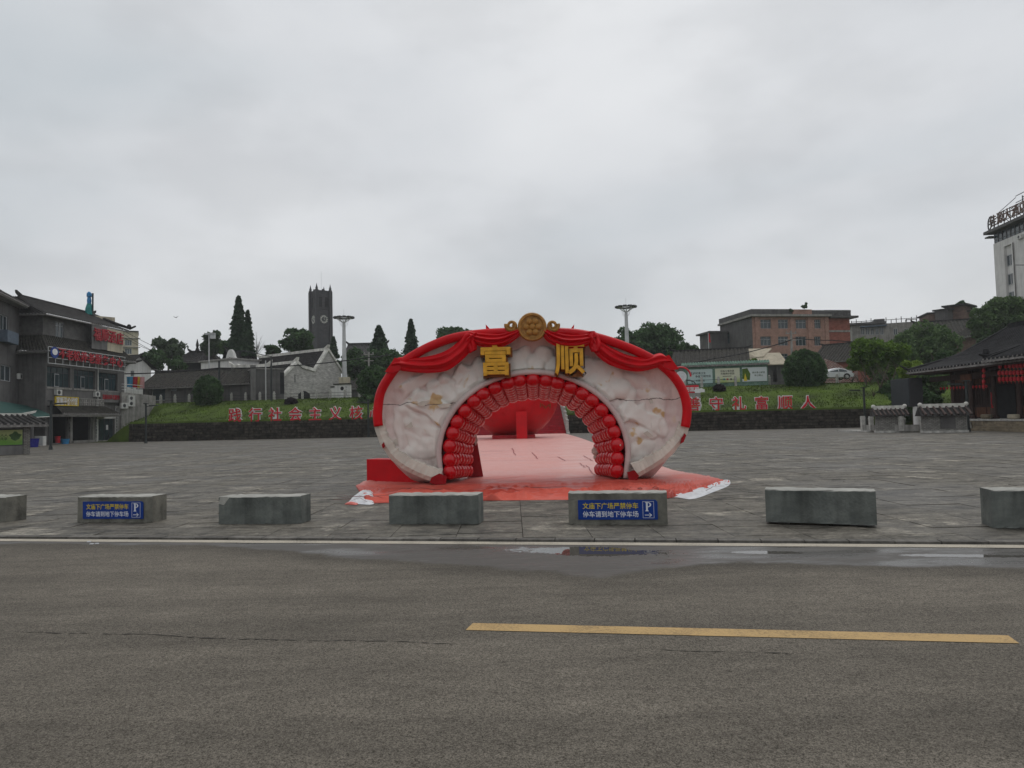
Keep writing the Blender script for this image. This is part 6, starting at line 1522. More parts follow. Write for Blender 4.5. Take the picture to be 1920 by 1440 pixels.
# ================================================================ right: hillside town
f_ = Fr(XY(1268, 90), XY(1404, 87.5), 4.6)
gable('mossy_tiled_house', 'old low house with mossy tiled roof behind the three notice boards', f_, 8, zat(1330, 682, 89) - 4.6, zat(1330, 657, 93) - 4.6, 'old_brick', 'tile_old', .4, 'tile', .2, pitch=.34)
# notice boards
f_ = Fr(XY(1284, 84), XY(1443, 82), 4.6); nb = thing('notice_board', 'long green tiled notice wall with three printed panels behind the right terrace railing', 'notice board', f_.loc, f_.ang)
M['green_tile'] = brickmat('pale_green_tile', (.12, .22, .17), (.19, .29, .23), (.10, .15, .12), bw=.2, bh=.2)
zt_ = f_.uv(1290, 685)[1]; ztr = f_.uv(1438, 681)[1]; zt_ = (zt_ + ztr) / 2
mb = MB(); mb.box(0, 0, -.3, f_.W, .35, zt_); mb.build('wall_face', M['green_tile'], nb)
tileroof(nb, (-.2, -.3, zt_ - .02), (f_.W + .2, -.3, zt_ - .02), (-.2, .2, zt_ + .32), (f_.W + .2, .2, zt_ + .32), 'green_tile', .22, .05, 0, 2, 'tile_coping')
for i, (pa, pb, y0, y1, top, bot) in enumerate(((1289.5, 1336, 692.5, 719, (.42, .52, .50), (.33, .50, .50)), (1341, 1387, 690.5, 717, (.55, .56, .42), (.30, .42, .05)), (1391.5, 1438, 688.5, 715, (.55, .60, .60), (.50, .58, .56)))):
    x0, z0, x1, z1 = f_.rect(pa, y0, pb, y1); mb = MB(); mb.box(x0, -.06, z0, x1, -.002, z1); p_ = mb.build('printed_panel', poster_mat('panel_%d' % i, top, bot, z0 - .6, z1 - .4), nb)
    Wp, Hp = x1 - x0, z1 - z0
    if i == 0: letters('爱护环境卫生', .30, M['dark'], p_, (x0 + Wp * .42, -.065, z0 + Hp * .72), 'lettering', .001, .004); letters('争做文明市民', .30, M['dark'], p_, (x0 + Wp * .62, -.065, z0 + Hp * .50), 'lettering', .001, .004); letters('从我做起', .26, M['dark'], p_, (x0 + Wp * .5, -.065, z0 + Hp * .2), 'lettering', .001, .004)
    if i == 1:
        letters('垃圾分类你我', .26, M['dark'], p_, (x0 + Wp * .5, -.065, z0 + Hp * .80), 'lettering', .001, .003); letters('共建美好家园', .26, M['dark'], p_, (x0 + Wp * .5, -.065, z0 + Hp * .62), 'lettering', .001, .003)
        mb = MB(); mb.box(x0 + Wp * .3, -.07, z0 + Hp * .42, x0 + Wp * .66, -.062, z0 + Hp * .46); mb.build('print', M['dark'], p_)
        for k, c in enumerate(('blue_wrap', 'red_letter', 'dark')): simple_box(p_, 'print', c, x0 + Wp * (.33 + .14 * k), -.07, z0 + Hp * .16, x0 + Wp * (.39 + .14 * k), -.062, z0 + Hp * .28)
    if i == 2:
        mb = MB(); mb.prism_xz([(x0, z0 + Hp * .2), (x0 + Wp * .3, z0 + Hp * .1), (x0 + Wp * .33, z0 + Hp * .55), (x0 + Wp * .22, z0 + Hp * .95), (x0 + .02, z0 + Hp * .9)], -.07, -.062); mb.build('print', M['leaf_bright'], p_)
        mb = MB(); mb.prism_xz([(x0 + Wp * .05, z0 + Hp * .05), (x0 + Wp * .2, z0 + Hp * .05), (x0 + Wp * .12, z0 + Hp * .6)], -.076, -.071); mb.build('print', M['sign_yellow'], p_)
        letters('绿水青山就是', .24, M['leaf_dark'], p_, (x0 + Wp * .66, -.065, z0 + Hp * .62), 'lettering', .001, .003); letters('金山银山', .24, M['leaf_dark'], p_, (x0 + Wp * .66, -.065, z0 + Hp * .42), 'lettering', .001, .003)
# tan roofed house
M['tan_roof'] = mat('tan_sheet_roof', (.42, .37, .28), .85, .18, 1, .1, 8, stain=.2)
f_ = Fr(XY(1396, 90), XY(1476, 89), 4.6); th = thing('tan_roofed_house', 'small house with flat tan sheet roofs between the notice boards and the big bush', 'house', f_.loc, f_.ang)
zE = zat(1440, 683, 89) - 4.6; faces_box(th, f_.W - .6, 6, zE - .1, 'grey_wall', [f_.rect(1449, 690, 1457, 716)], top=False, x0=.4)
def sheet(pts, name='roof_sheet', par=th, m_='tan_roof'):
    mb = MB(); v = [Vector(p) for p in pts]; dn = Vector((0, 0, -.12)); n = len(v); mb.add(v + [p + dn for p in v], [tuple(range(n)), tuple(range(2 * n - 1, n - 1, -1))] + [(i, i + n, (i + 1) % n + n, (i + 1) % n) for i in range(n)]); return mb.build(name, M[m_], par)
def lq(px, py, dy): x, z = f_.uv(px, py, dy); return (x, dy, z)
sheet([lq(1429, 683, -.6), lq(1478, 682, -.6), lq(1462, 661, 3), lq(1418, 662, 3)]); sheet([lq(1400, 671, 1.5), lq(1432, 668, 1.5), lq(1447, 653, 5), lq(1390, 654, 5)])
sheet([lq(1400, 671.5, 1.6), lq(1428, 682, -.5), lq(1418, 663, 2.9), lq(1405, 658, 3)])
simple_box(th, 'lean_to', 'grey_wall_light', f_.uv(1402, 700)[0], .1, 0, f_.uv(1430, 700)[0], 3, zE - .4)
# pink apartment building
f_ = Fr(XY(1417, 120), XY(1603, 123), 8.0); pk = thing('pink_building', 'three storey pink tiled building with grey left flank and plain red brick right end', 'building', f_.loc, f_.ang)
M['pink_tile'] = brickmat('pink_wall_tile', (.37, .215, .17), (.42, .25, .20), (.30, .20, .16), bw=.5, bh=.22, msize=.02); M['red_brick'] = brickmat('red_brick', (.28, .085, .06), (.36, .12, .085), (.22, .13, .11), bw=.5, bh=.14)
xm = f_.uv(1552, 620)[0]; Hp = f_.uv(1480, 594)[1]
cols = ((1426, 1446), (1459, 1478), (1492, 1512), (1527, 1539)); hs = [f_.rect(a, y0, b_, y0 + 17) for a, b_ in cols for y0 in (599, 631)] + [f_.rect(a, 663, b_, 680) for a, b_ in cols]
faces_box(pk, xm, 12, Hp, 'pink_tile', hs, d=.25)
for k, h_ in enumerate(hs): window(pk, *h_, y=.24, nv=3, nh=2, w=.05, fl=.68)
mb = MB(); mb.box(xm, .3, 0, f_.W, 11, Hp - .2); mb.build('brick_end', M['red_brick'], pk)
z_ = f_.uv(1575, 620)[1]; simple_box(pk, 'floor_band', 'concrete_trim', xm + .05, .2, z_ - .2, f_.W + .03, .298, z_ + .1)
for px in (1419, 1485, 1518, 1550): x = f_.uv(px, 620)[0]; simple_box(pk, 'pilaster', 'pink_tile', x - .35, -.18, 0, x + .35, -.002, Hp)
simple_box(pk, 'cornice', 'concrete_trim', -.5, -.7, Hp, xm + .4, 12, Hp + .35); simple_box(pk, 'parapet', 'grey_wall', -.2, -.2, Hp + .35, f_.uv(1484, 590)[0], 12, Hp + 1.3)
simple_box(pk, 'pink_parapet', 'pink_tile', f_.uv(1485, 590)[0], -.25, Hp + .35, f_.uv(1521, 590)[0], .5, f_.uv(1500, 580.5)[1]); simple_box(pk, 'cornice', 'grey_wall', xm + .4, -.5, Hp - .2, f_.W + 1.2, 11.5, Hp + .15)
mb = MB(); x0 = f_.uv(1547, 585)[0]; x1 = f_.uv(1594, 585)[0]; zt_ = f_.uv(1570, 581.5)[1]
for k in range(17): x = x0 + (x1 - x0) * k / 16; mb.box(x - .12, .0, Hp + .15, x + .12, .2, zt_)
for z in (Hp + .9, zt_ - .1): mb.box(x0 - .12, -.02, z - .1, x1 + .12, .22, z + .12)
mb.build('pierced_parapet', M['grey_wall'], pk)
simple_box(pk, 'parapet', 'grey_wall', f_.uv(1521, 590)[0], -.1, Hp + .35, x0 - .15, .3, Hp + 1.15)
mb = MB(); mb.wall(0, 0, 12, Hp + 1.2, [(2.5, Hp - 3.6, 3.6, Hp - 1.6), (2.5, Hp - 7.6, 3.6, Hp - 5.6)], 0, .2); mb.v = [(-.02 + 0 * x + y, 12 - x, z) for x, y, z in mb.v]; mb.v = [(-.03 + (v[0] + .02), v[1], v[2]) for v in mb.v]; mb.build('flank_wall', M['grey_wall'], pk)
mb = MB(); mb.box(-.02, 8.35, Hp - 3.6, .0, 9.5, Hp - 1.6); mb.box(-.02, 8.35, Hp - 7.6, 0, 9.5, Hp - 5.6); mb.build('flank_window', M['glass'], pk)
simple_box(pk, 'rear_block', 'grey_wall', -3.2, 9, 0, -.05, 14, Hp - 1.6); simple_box(pk, 'rear_roof', 'grey_wall', -3.8, 8.6, Hp - 1.6, -.05, 14.4, Hp - 1.3)
# grey houses behind the bright tree
f_ = Fr(XY(1604, 140), XY(1727, 136), 8.0); gh = thing('grey_flat_block', 'grey flat roofed block with cluttered roof edge right of the pink building', 'building', f_.loc, f_.ang); H = f_.uv(1650, 607)[1]
hs = [f_.rect(a, 613, a + 7, 628) for a in (1614, 1623, 1632, 1641, 1650)] + [f_.rect(1675, 616, 1683, 628), f_.rect(1695, 616, 1704, 628)]
faces_box(gh, f_.W, 9, H, 'concrete_trim', hs)
for h_ in hs: window(gh, *h_, nv=2, w=.08)
simple_box(gh, 'roof_slab', 'grey_wall', -.5, -.7, H, f_.W * .53, 9, H + .4); simple_box(gh, 'canopy', 'blue_grey', f_.uv(1612, 610)[0], -1.0, f_.uv(1640, 613)[1], f_.uv(1661, 610)[0], -.01, f_.uv(1640, 611)[1])
simple_box(gh, 'roof_shed', 'grey_wall', f_.uv(1640, 600)[0], 1, H + .4, f_.uv(1660, 600)[0], 4, f_.uv(1650, 598, 1)[1])
mb = MB(); a, b_ = f_.uv(1698, 600)[0], f_.uv(1718, 600)[0]; zt_ = f_.uv(1708, 599)[1]
for x in (a, (a + b_) / 2, b_): mb.bar((x, 0, H), (x, 0, zt_), .08, 5)
mb.bar((a, 0, zt_), (b_, 0, zt_), .08, 5); mb.build('roof_frame', M['concrete_trim'], gh)
mb = MB()
for k in range(14): x = f_.W * k / 13; mb.box(x - .06, -.3, H, x + .06, -.2, H + .9 + .3 * math.sin(k * 2.1))
mb.box(0, -.3, H + .6, f_.W, -.2, H + .7); mb.build('roof_railing', M['grey_wall'], gh)
# tiled roof house above the car
f_ = Fr(XY(1533, 99), XY(1606, 95), 5.5); gable('tiled_roof_house', 'house with steep dark tiled roof directly above the white car', f_, 7, zat(1575, 676, 97) - 5.5, zat(1575, 647, 101) - 5.5, 'red_brick', 'tile_old', .6, 'tile', .2, pitch=.32)
f_ = Fr(XY(1550, 93), XY(1612, 92), 5.3); M['pink_lattice'] = brickmat('pink_lattice_brick', (.50, .42, .38), (.36, .22, .20), (.18, .07, .06), bw=.35, bh=.16, msize=.03)
lw = thing('patterned_wall', 'sloping wall of pink and white patterned brick behind the white car', 'wall', f_.loc, f_.ang); a = f_.uv(1550, 672)[1]; c = f_.uv(1609, 695)[1]
mb = MB(); mb.prism_xz([(0, 0), (f_.W, 0), (f_.W, c), (f_.W * .6, c + .45), (f_.W * .3, a - .5), (0, a)], 0, .2); mb.build('wall_face', M['pink_lattice'], lw)
# stacked brick houses on the hill
def hblock(name, label, px0, px1, yt, yb, D, m_, dep=6, wins=(), cat='house', over=.3):
    zb = terr(*XY((px0 + px1) / 2, D)) - 1; f_ = Fr(XY(px0, D), XY(px1, D * .985), zb); t_ = thing(name, label, cat, f_.loc, f_.ang); H = f_.uv((px0 + px1) / 2, yt)[1]
    hs = [f_.rect(*w_) for w_ in wins]; faces_box(t_, f_.W, dep, H, m_, hs)
    for h_ in hs: window(t_, *h_, nv=2, w=.08)
    simple_box(t_, 'roof_slab', 'tile', -over, -over, H, f_.W + over, dep + over, H + .28); return t_, f_, H
M['brown_brick'] = brickmat('brown_brick', (.13, .085, .07), (.19, .12, .095), (.16, .13, .115), bw=.45, bh=.14)
hblock('brick_hill_house', 'brown brick house stepping up the hill below the white tower, upper terrace level', 1750, 1836, 586, 604, 132, 'brown_brick', wins=[(1797, 593, 1804, 602)])
hblock('brick_rooftop_room', 'brown brick rooftop room with flat slab, highest on the hill left of the white tower', 1787, 1817, 573, 588, 131, 'brown_brick', 4, over=.8)
hblock('brick_side_room', 'low dark brick room at the left end of the hilltop brick houses', 1762, 1786, 581, 590, 131.5, 'grey_wall', 4)
f_ = Fr(XY(1737, 124), XY(1836, 121), 9); gable('hill_tiled_house', 'long dark tiled roof below the hilltop brick houses', f_, 9, zat(1785, 628, 122) - 9, zat(1785, 603, 127) - 9, 'brown_brick', 'tile_old', .8, 'tile', .3, pitch=.4)
f_ = Fr(XY(1798, 112), XY(1858, 106), 8); gable('hill_shed', 'small tiled shed on posts lower right of the hillside roofs', f_, 6, zat(1825, 631, 110) - 8, zat(1825, 614, 113) - 8, 'brown_brick', 'tile_old', .8, 'tile', .2, pitch=.35)
# white hotel tower
f_ = Fr(XY(1880, 112), XY(2003, 97), 6); wt = thing('white_tower_block', 'tall white block with glazed top floor and rooftop letters, at the right edge', 'building', f_.loc, f_.ang)
z0g = f_.uv(1867, 456)[1]; z1g = f_.uv(1867, 436)[1]; hs = [(lambda r: (r[0], r[1], r[2], r[3]))(f_.rect(1887, 458, 1901, 640))]
faces_box(wt, f_.W, 14, z0g, 'white_wall', hs, d=.35)
hr = hs[0]
mb = MB(); mb.box(hr[0], .36, hr[1], hr[2], .45, hr[3]); mb.build('recess_wall', M['white_wall'], wt)
for y0, y1 in ((475.5, 497), (512, 533), (546.5, 568), (582, 603)): x0, z0, x1, z1 = f_.rect(1888, y0, 1900.5, y1); window(wt, hr[0] + .1, z0, hr[2] - .05, z1, y=.33, nv=2, w=.08)
n_ = 14
for k in range(n_): a = f_.W * k / n_; window(wt, a + .02, z0g + .02, a + f_.W / n_ - .02, z1g, y=.2, nv=1, nh=2, fm='dark_frame', gm='glass_teal', w=.10, fl=.3)
simple_box(wt, 'glazed_floor_core', 'grey_wall', .1, .3, z0g, f_.W, 13.8, z1g); simple_box(wt, 'roof_slab', 'grey_wall', -.8, -1.0, z1g, f_.W + 1, 14, z1g + .45); simple_box(wt, 'lower_ledge', 'grey_wall', -1.2, -.6, z1g - .5, -.05, 4, z1g - .3)
x = f_.uv(1903.5, 500)[0]; mb = MB(); mb.bar((x, -.15, 6), (x, -.15, z0g - 1), .09, 6); mb.build('drain_pipe', M['grey_wall_light'], wt)
ac_unit(wt, f_.uv(1915, 440)[0], f_.uv(1915, 448)[1], w=1.0)
mb = MB(); zr_ = z1g + .6
for k in range(7):
    x = 1.2 + k * 1.6; hh = 2.4 + .5 * (k > 3) * 1.6; mb.bar((x, .2, zr_), (x, .2, zr_ + hh), .07, 5); mb.bar((x, 3, zr_), (x, .2, zr_ + hh), .05, 5)
for z in (.8, 2.3): mb.bar((1.2, .2, zr_ + z), (11, .2, zr_ + z), .06, 5)
for z in (3.2, 4.2): mb.bar((6, .2, zr_ + z - .6), (11, .2, zr_ + z - .6), .06, 5)
mb.bar((1.2, .2, zr_ + 2.3), (6, .2, zr_ + 3.4), .05, 5); mb.build('sign_scaffold', M['dark_pole'], wt)
rs_ = thing('rooftop_sign', 'row of dark characters on scaffolding along the roof of the white tower block', 'sign', f_.loc, f_.ang)
for k, ch in enumerate('佳源大酒店'): letters(ch, 1.9, M['brown_brick'], rs_, (1.3 + 1.9 * k, -.6, zr_ + 1.15), 'dark_character', .06, .02)
x, z = f_.uv(1858.5, 421, -.6); mb = MB(); mb.tube([(x + .85 * math.cos(t), -.6, z + 1.3 * math.sin(t)) for t in [2 * math.pi * k / 20 for k in range(21)]], .10, 6); mb.bar((x - .5, -.6, z - .8), (x + .6, -.6, z + .5), .1, 5); mb.bar((x - .6, -.6, z + .1), (x + .6, -.6, z + .4), .1, 5); mb.build('ring_emblem', M['dark_frame'], rs_)

# ------------------------------------------------------------ white car on the terrace
CD = 87.5; zc_ = zat(1575, 711.5, CD); A = XY(1534, CD); car = thing('parked_car', 'white sedan parked on the right terrace, its front hidden by the big bush', 'car', (A[0], A[1], zc_), 0)
M['car_white'] = mat('white_car_paint', (.72, .73, .75), .25, .04, 1, 0, spec=.5, coat=.6); M['tail_red'] = mat('tail_lamp_red', (.30, .01, .01), .2, .1, 2, 0)
base = [(.02, .34), (.0, .55), (.08, .70), (.5, .80), (1.25, .92), (2.0, 1.36), (2.45, 1.46), (3.0, 1.46), (3.6, 1.33), (4.15, 1.10), (4.55, 1.06), (4.68, .98), (4.70, .6), (4.62, .32), (4.2, .22), (.5, .22)]
rows = []; 
for y, s_, zs in ((0.06, .985, .985), (0.0, 1, .90), (.25, 1, 1.0), (.9, 1, 1.02), (1.55, 1, 1.0), (1.80, 1, .90), (1.74, .985, .985)):
    pass
secs = []
for y, k in ((0.0, 0), (.06, .35), (.22, .85), (.5, 1.0), (1.3, 1.0), (1.58, .85), (1.74, .35), (1.8, 0)):
    secs.append([(2.35 + (x - 2.35) * (.985 + .015 * k), (y if z < .95 else .16 + (y / 1.8) * 1.48 if 0 else y + (.16 - .16 * y / .9) * (1 if z > .95 else 0) * min(1, (z - .9) / .4)), (z if z < .95 else .93 + (z - .93) * (.9 + .1 * k))) for x, z in base])
mb = MB(); mb.grid([s_ + [s_[0]] for s_ in secs]); mb.add(secs[0], [tuple(range(len(base)))]); mb.add(secs[-1], [tuple(range(len(base) - 1, -1, -1))]); mb.build('body', M['car_white'], car)
for pts in ([(1.55, .96), (2.1, 1.30), (2.75, 1.34), (2.75, .96)], [(2.83, .96), (2.83, 1.34), (3.15, 1.32), (3.6, 1.20), (3.85, 1.02), (3.75, .96)]):
    mb = MB(); v = []; 
    for dy in (-.012, .02):
        v += [(x, dy + .16 * min(1, max(0, (z - .9) / .4)), z) for x, z in pts]
    n = len(pts); mb.add(v, [tuple(range(n)), tuple(range(2 * n - 1, n - 1, -1))] + [(i, i + n, (i + 1) % n + n, (i + 1) % n) for i in range(n)]); mb.build('side_window', M['glass'], car)
for x in (.95, 3.75):
    for y in (.02, 1.62):
        mb = MB(); pr = [(.20, 0), (.33, .0), (.34, .04), (.34, .18), (.30, .2), (.05, .2)]; mb.lathe(pr, 22); mb.v = [(a, c, b_) for a, b_, c in mb.v]; mb.sm = False
        w_ = mb.build('wheel', M['black'], car, (x, y - .03, .34)); mb = MB(); mb.lathe([(.02, -.012), (.20, -.012), (.22, .0), (.22, .03)], 18); mb.v = [(a, c, b_) for a, b_, c in mb.v]; mb.build('rim', M['metal_pole'], w_)
        mb = MB(); mb.prism_xz([(x + .42 * math.cos(t), .34 + .42 * math.sin(t)) for t in [math.pi * k / 12 for k in range(13)]], -.006 if y < 1 else 1.79, .003 if y < 1 else 1.806); mb.build('wheel_arch', M['black'], car)
mb = MB(); mb.box(4.42, -.01, .82, 4.70, .3, .95); mb.build('tail_light', M['tail_red'], car)
mb = MB(); mb.box(.1, -.008, .24, 4.6, .0, .30); mb.build('sill', M['black'], car)
mb = MB(); [mb.box(x - .01, -.004, .35, x + .01, .0, .94) for x in (1.5, 2.79, 3.5)]; mb.build('door_gap', M['dark_frame'], car)

# ------------------------------------------------------------ LED screen on its post
f_ = Fr(XY(1672, 62), XY(1707, 59), 0); led = thing('led_screen', 'dark boxy outdoor screen turned off, on a white round post behind the enclosure', 'screen', f_.loc, f_.ang)
x0, z0, x1, z1 = f_.rect(1672, 712, 1706.5, 763); M['screen'] = mat('screen_face', (.035, .04, .048), .45, .15, 1, 0)
simple_box(led, 'housing', 'dark_frame', 0, .02, z0, f_.W, 1.1, z1 + .08); simple_box(led, 'screen_face', 'screen', .05, -.02, z0 + .06, f_.W - .05, .018, z1); x = f_.uv(1706, 780)[0]
mb = MB(); mb.bar((x, .55, 0), (x, .55, z0), .26, 12); mb.build('post', M['white_wall'], led)
# ------------------------------------------------------------ small screen walls and stone enclosure
def screen_wall(pa, pb, D, yt, ye, yb, label, tablet):
    f_ = Fr(XY(pa, D), XY(pb, D * .99), 0); t_ = thing('screen_wall', label, 'screen wall', f_.loc, f_.ang); ze = f_.uv((pa + pb) / 2, ye)[1]; zt_ = f_.uv((pa + pb) / 2, yt)[1]
    faces_box(t_, f_.W, .5, ze, 'white_brick2', (), top=True)
    n_ = 8; L_ = f_.W + .5
    for s_ in (0, 1):
        for k in range(n_ if s_ == 0 else 1):
            x = -.25 + L_ * (k + .5) / n_ if s_ == 0 else f_.W / 2; w_ = L_ / n_ * .36 if s_ == 0 else L_ / 2
            if s_ == 0:
                mb = MB(); a, b_ = Vector((x - .06, -.32, ze - .02)), Vector((x, .25, zt_ - .22)); mb.bar((x + .10, -.34, ze + .03), (x - .05, .22, zt_ - .2), w_ * .62, 8, w_ * .55); mb.build('tile_row', M['tile_red'], t_)
            else:
                mb = MB(); mb.prism_yz([(-.35, ze - .05), (.85, ze - .05), (.25, zt_ - .24)], -.25, f_.W + .25); mb.build('roof_bed', M['tile'], t_)
    ridge(t_, (-.1, .25, zt_ - .28), (f_.W + .1, .25, zt_ - .28), .2, .26, 'ridge_white', False)
    for x_ in (-.1, f_.W + .1):
        mb = MB(); mb.lathe([(.05, -.14), (.13, -.07), (.15, .0), (.12, .08), (.04, .13)], 10); mb.build('ridge_ball', M['ridge_white'], t_, (x_, .25, zt_ - .06))
    if tablet: x0, z0, x1, z1 = f_.rect(*tablet); simple_box(t_, 'stone_tablet', 'grey_wall', x0, -.04, z0, x1, -.002, z1)
    simple_box(t_, 'plinth', 'stone_post', -.06, -.08, 0, f_.W + .06, .58, .16)
    return t_
M['white_brick2'] = brickmat('grey_white_brick', (.20, .195, .18), (.33, .32, .295), (.10, .095, .09), bw=.24, bh=.085, msize=.012)
M['tile_red'] = mat('weathered_tile', (.115, .075, .065), .7, .5, 5, .3, 20, col2=(.05, .045, .045))
D_ = 1.6 * 1330 / (812 - HOR(1680))
screen_wall(1642, 1695, D_ + 1.4, 760, 779, 812, 'small brick screen wall with tiled cap inside the stone post enclosure', None)
D2 = 1.6 * 1330 / (811 - HOR(1771)); screen_wall(1731, 1812, D2, 756, 778, 811, 'wider brick screen wall with grey tablet and tiled cap, right of the stone enclosure', (1763, 778, 1791, 803))
en = thing('stone_enclosure', 'enclosure of pale stone posts and low slabs round the small brick screen wall', 'enclosure', (0, 0, 0)); pp = []
for px, py, h_ in ((1618.5, 806, 30), (1634, 806.5, 30), (1651.5, 807, 31), (1690, 807, 31), (1729, 806.5, 31)):
    q = G(px, py + 1.0, .12); pp.append(q); mb = MB(); w_ = .13; mb.box(-w_, -w_, 0, w_, w_, h_ / (FPX / q.y) - .12); mb.box(-w_ * 1.1, -w_ * 1.1, h_ / (FPX / q.y) - .3, w_ * 1.1, w_ * 1.1, h_ / (FPX / q.y) - .24); mb.build('post', M['stone_post'], en, tuple(q))
for a, b_ in zip(pp[:-1], pp[1:]):
    d = (b_ - a).normalized(); mb = MB(); f2 = math.atan2(d.y, d.x); L_ = (b_ - a).length; mb.box(.15, -.06, 0, L_ - .15, .06, .42); mb.build('low_slab', M['concrete_trim'], en, tuple(a), f2)
mb = MB(); a, b_ = pp[0], pp[-1]; mb.prism_xy([(a.x - .4, a.y - .4), (b_.x + .5, b_.y - .5), (b_.x + .6, b_.y + 3), (a.x - .4, a.y + 3.4)], 0, .12); mb.build('platform', M['stone_post'], en)
q = G(1703, 806, .12); mb = MB(); mb.lathe([(.22, 0), (.3, .15), (.2, .4), (.26, .8), (.1, 1.0)], 10); o = mb.build('stone_figure', M['stone_post'], None, (q.x, q.y + .8, .12)); tag(o, 'small pale stone figure inside the enclosure under the screen post', 'statue')
mb = MB(); mb.lathe([(.14, 0), (.32, .12), (.28, .5), (.34, .56), (.05, .6)], 10); q = G(1824, 806); o = mb.build('stone_drum', M['stone_post'], None, (q.x, q.y + .6, 0)); tag(o, 'pale stone drum by the dark lamp post in front of the lantern hall', 'stone drum')

# ------------------------------------------------------------ lantern hall on the right
XP = 34.5
def dx(px): return XP / ((px - 960) / FPX * 1.0)
A = (XP, 58.6); B = (XP, 38.0); f_ = Fr(A, B, 0); hall = thing('lantern_hall', 'dark timber hall with upturned tiled roof and stone porch at the right edge', 'hall', f_.loc, f_.ang)
M['dark_wood'] = mat('dark_red_timber', (.042, .022, .018), .65, .4, 3, .15, 20, stretch=(3, 3, .5)); M['brown_wood'] = mat('worn_brown_timber', (.13, .055, .03), .7, .45, 3, .2, 20, stretch=(3, 3, .4)); M['old_stone'] = mat('old_sandstone', (.20, .165, .115), .9, .35, 2.5, .4, 18)
W = f_.W; pw = .78
stones = []; rnd = random.Random(5); x = 0
simple_box(hall, 'porch_core', 'old_stone', 0, -.78, 0, W, 9, pw - .12); simple_box(hall, 'porch_edge', 'stone_post', -.1, -.95, pw - .118, W, 1.7, pw)
for r_ in range(2):
    x = 0.0
    while x < W: l = rnd.uniform(.7, 1.4); mb = MB(); mb.box(x + .02, -.86 - rnd.uniform(0, .05), .02 + r_ * .32, min(W, x + l) - .02, -.782, .32 + r_ * .32); mb.build('base_stone', M['old_stone'], hall); x += l
x0 = f_.uv(1868, 800, -.9)[0]
for k in range(4): simple_box(hall, 'step', 'old_stone', x0 + .25 * (3 - k) * -1 + .2, -.95 - .38 * (4 - k), 0, W, -.952 - .38 * (3 - k), pw * (4 - (3 - k) - 0) / 5)
zE = 4.55
for px in (1786, 1820, 1862, 1910, 1960): x = f_.uv(px, 760)[0]; mb = MB(); mb.bar((x, .1, pw), (x, .1, zE), .17, 10); mb.lathe([(.28, pw), (.3, pw + .12), (.2, pw + .25)], 10, (x, .1, 0)); mb.build('column', M['dark_wood'], hall)
mb = MB(); mb.box(.2, 1.8, pw, W, 2.1, zE + 1); mb.build('wall', M['dark_wood'], hall); mb = MB(); mb.box(.2, 1.8, pw, .5, 9, zE + 1); mb.build('end_wall', M['dark_wood'], hall)
mb = MB(); mb.box(.1, -.05, zE - .75, W, .25, zE - .35); mb.build('lintel', M['dark_wood'], hall)
for i in range(11):
    a = .6 + i * 1.25
    if a > W - 1: break
    simple_box(hall, 'wall_panel', 'brown_wood', a, 1.74, pw + .1, a + 1.1, 1.798, pw + .85)
    mb = MB(); mb.wall(a, pw + .95, a + 1.1, pw + 2.5, [(a + .12 + .3 * j, pw + 1.05 + .46 * k, a + .36 + .3 * j, pw + 1.45 + .46 * k) for j in range(3) for k in range(3)], 1.72, .05); mb.build('lattice_shutter', M['dark_wood'], hall)
    simple_box(hall, 'carved_panel', 'brown_wood', a, 1.74, pw + 2.65, a + 1.1, 1.798, pw + 3.2)
x0, z0, x1, z1 = f_.rect(1868, 735, 1905, 778, 1.7); simple_box(hall, 'dark_doorway', 'dark', x0, 1.68, pw, x1, 1.718, 3.3)
x0, z0, x1, z1 = f_.rect(1803, 702, 1822, 715, -.1); simple_box(hall, 'name_board', 'brown_wood', x0, -.2, z0, x1, -.1, z1)
zR = 8.0; tileroof(hall, (-.6, -1.5, zE + .15), (W + 4, -1.5, zE + .15), (.9, 6.2, zR), (W + 4, 6.2, zR), 'hall_tile', .30, .08, .45, 7, 'main_roof')
tileroof(hall, (-.6, 12, zE + .15), (-.6, -1.5, zE + .15), (.9, 6.4, zR), (.9, 6.2, zR), 'hall_tile', .30, .08, .3, 5, 'hip_roof')
x0 = f_.uv(1843, 680, -2)[0]
tileroof(hall, (x0, -2.1, zE + .30), (W + 4, -2.1, zE + .30), (x0 + 2.2, 4.4, zR + .9), (W + 4, 4.4, zR + 2.2), 'hall_tile', .30, .08, .5, 7, 'entrance_roof')
mb = MB(); mb.tube([(x0 - .1, -2.2, zE + .75), (x0 + .1, -1.7, zE + .55), (x0 + .9, .6, zE + 1.35), (x0 + 1.6, 2.6, zE + 2.7), (x0 + 2.2, 4.4, zR + 1.0)], [.08, .16, .18, .18, .18], 8); mb.lathe([(.22, 0), (.25, .3), (.15, .6), (.05, .65)], 8, (x0 - .1, -1.7, zE + .5)); mb.build('hip_ridge', M['hall_tile'], hall)
mb = MB(); mb.tube([(x0 + .9, -2.0, zE + .5), (x0 + 1.7, .6, zE + 1.5), (x0 + 2.7, 3.4, zE + 3.9)], .10, 6); mb.build('roof_seam', M['hall_tile'], hall)
mb = MB(); mb.tube([(-.9, -1.9, zE + .75), (-.5, -1.4, zE + .3), (.2, 2.4, zE + 1.35), (.9, 6.2, zR + .1)], [.05, .15, .16, .16], 8); mb.build('hip_ridge', M['hall_tile'], hall)
ridge(hall, (.9, 6.2, zR), (W + 4, 6.2, zR), .3, .4, 'hall_tile', False); mb = MB(); mb.box(-.4, -1.4, zE - .12, W + 4, 1.8, zE - .02); mb.build('soffit', M['dark_wood'], hall)
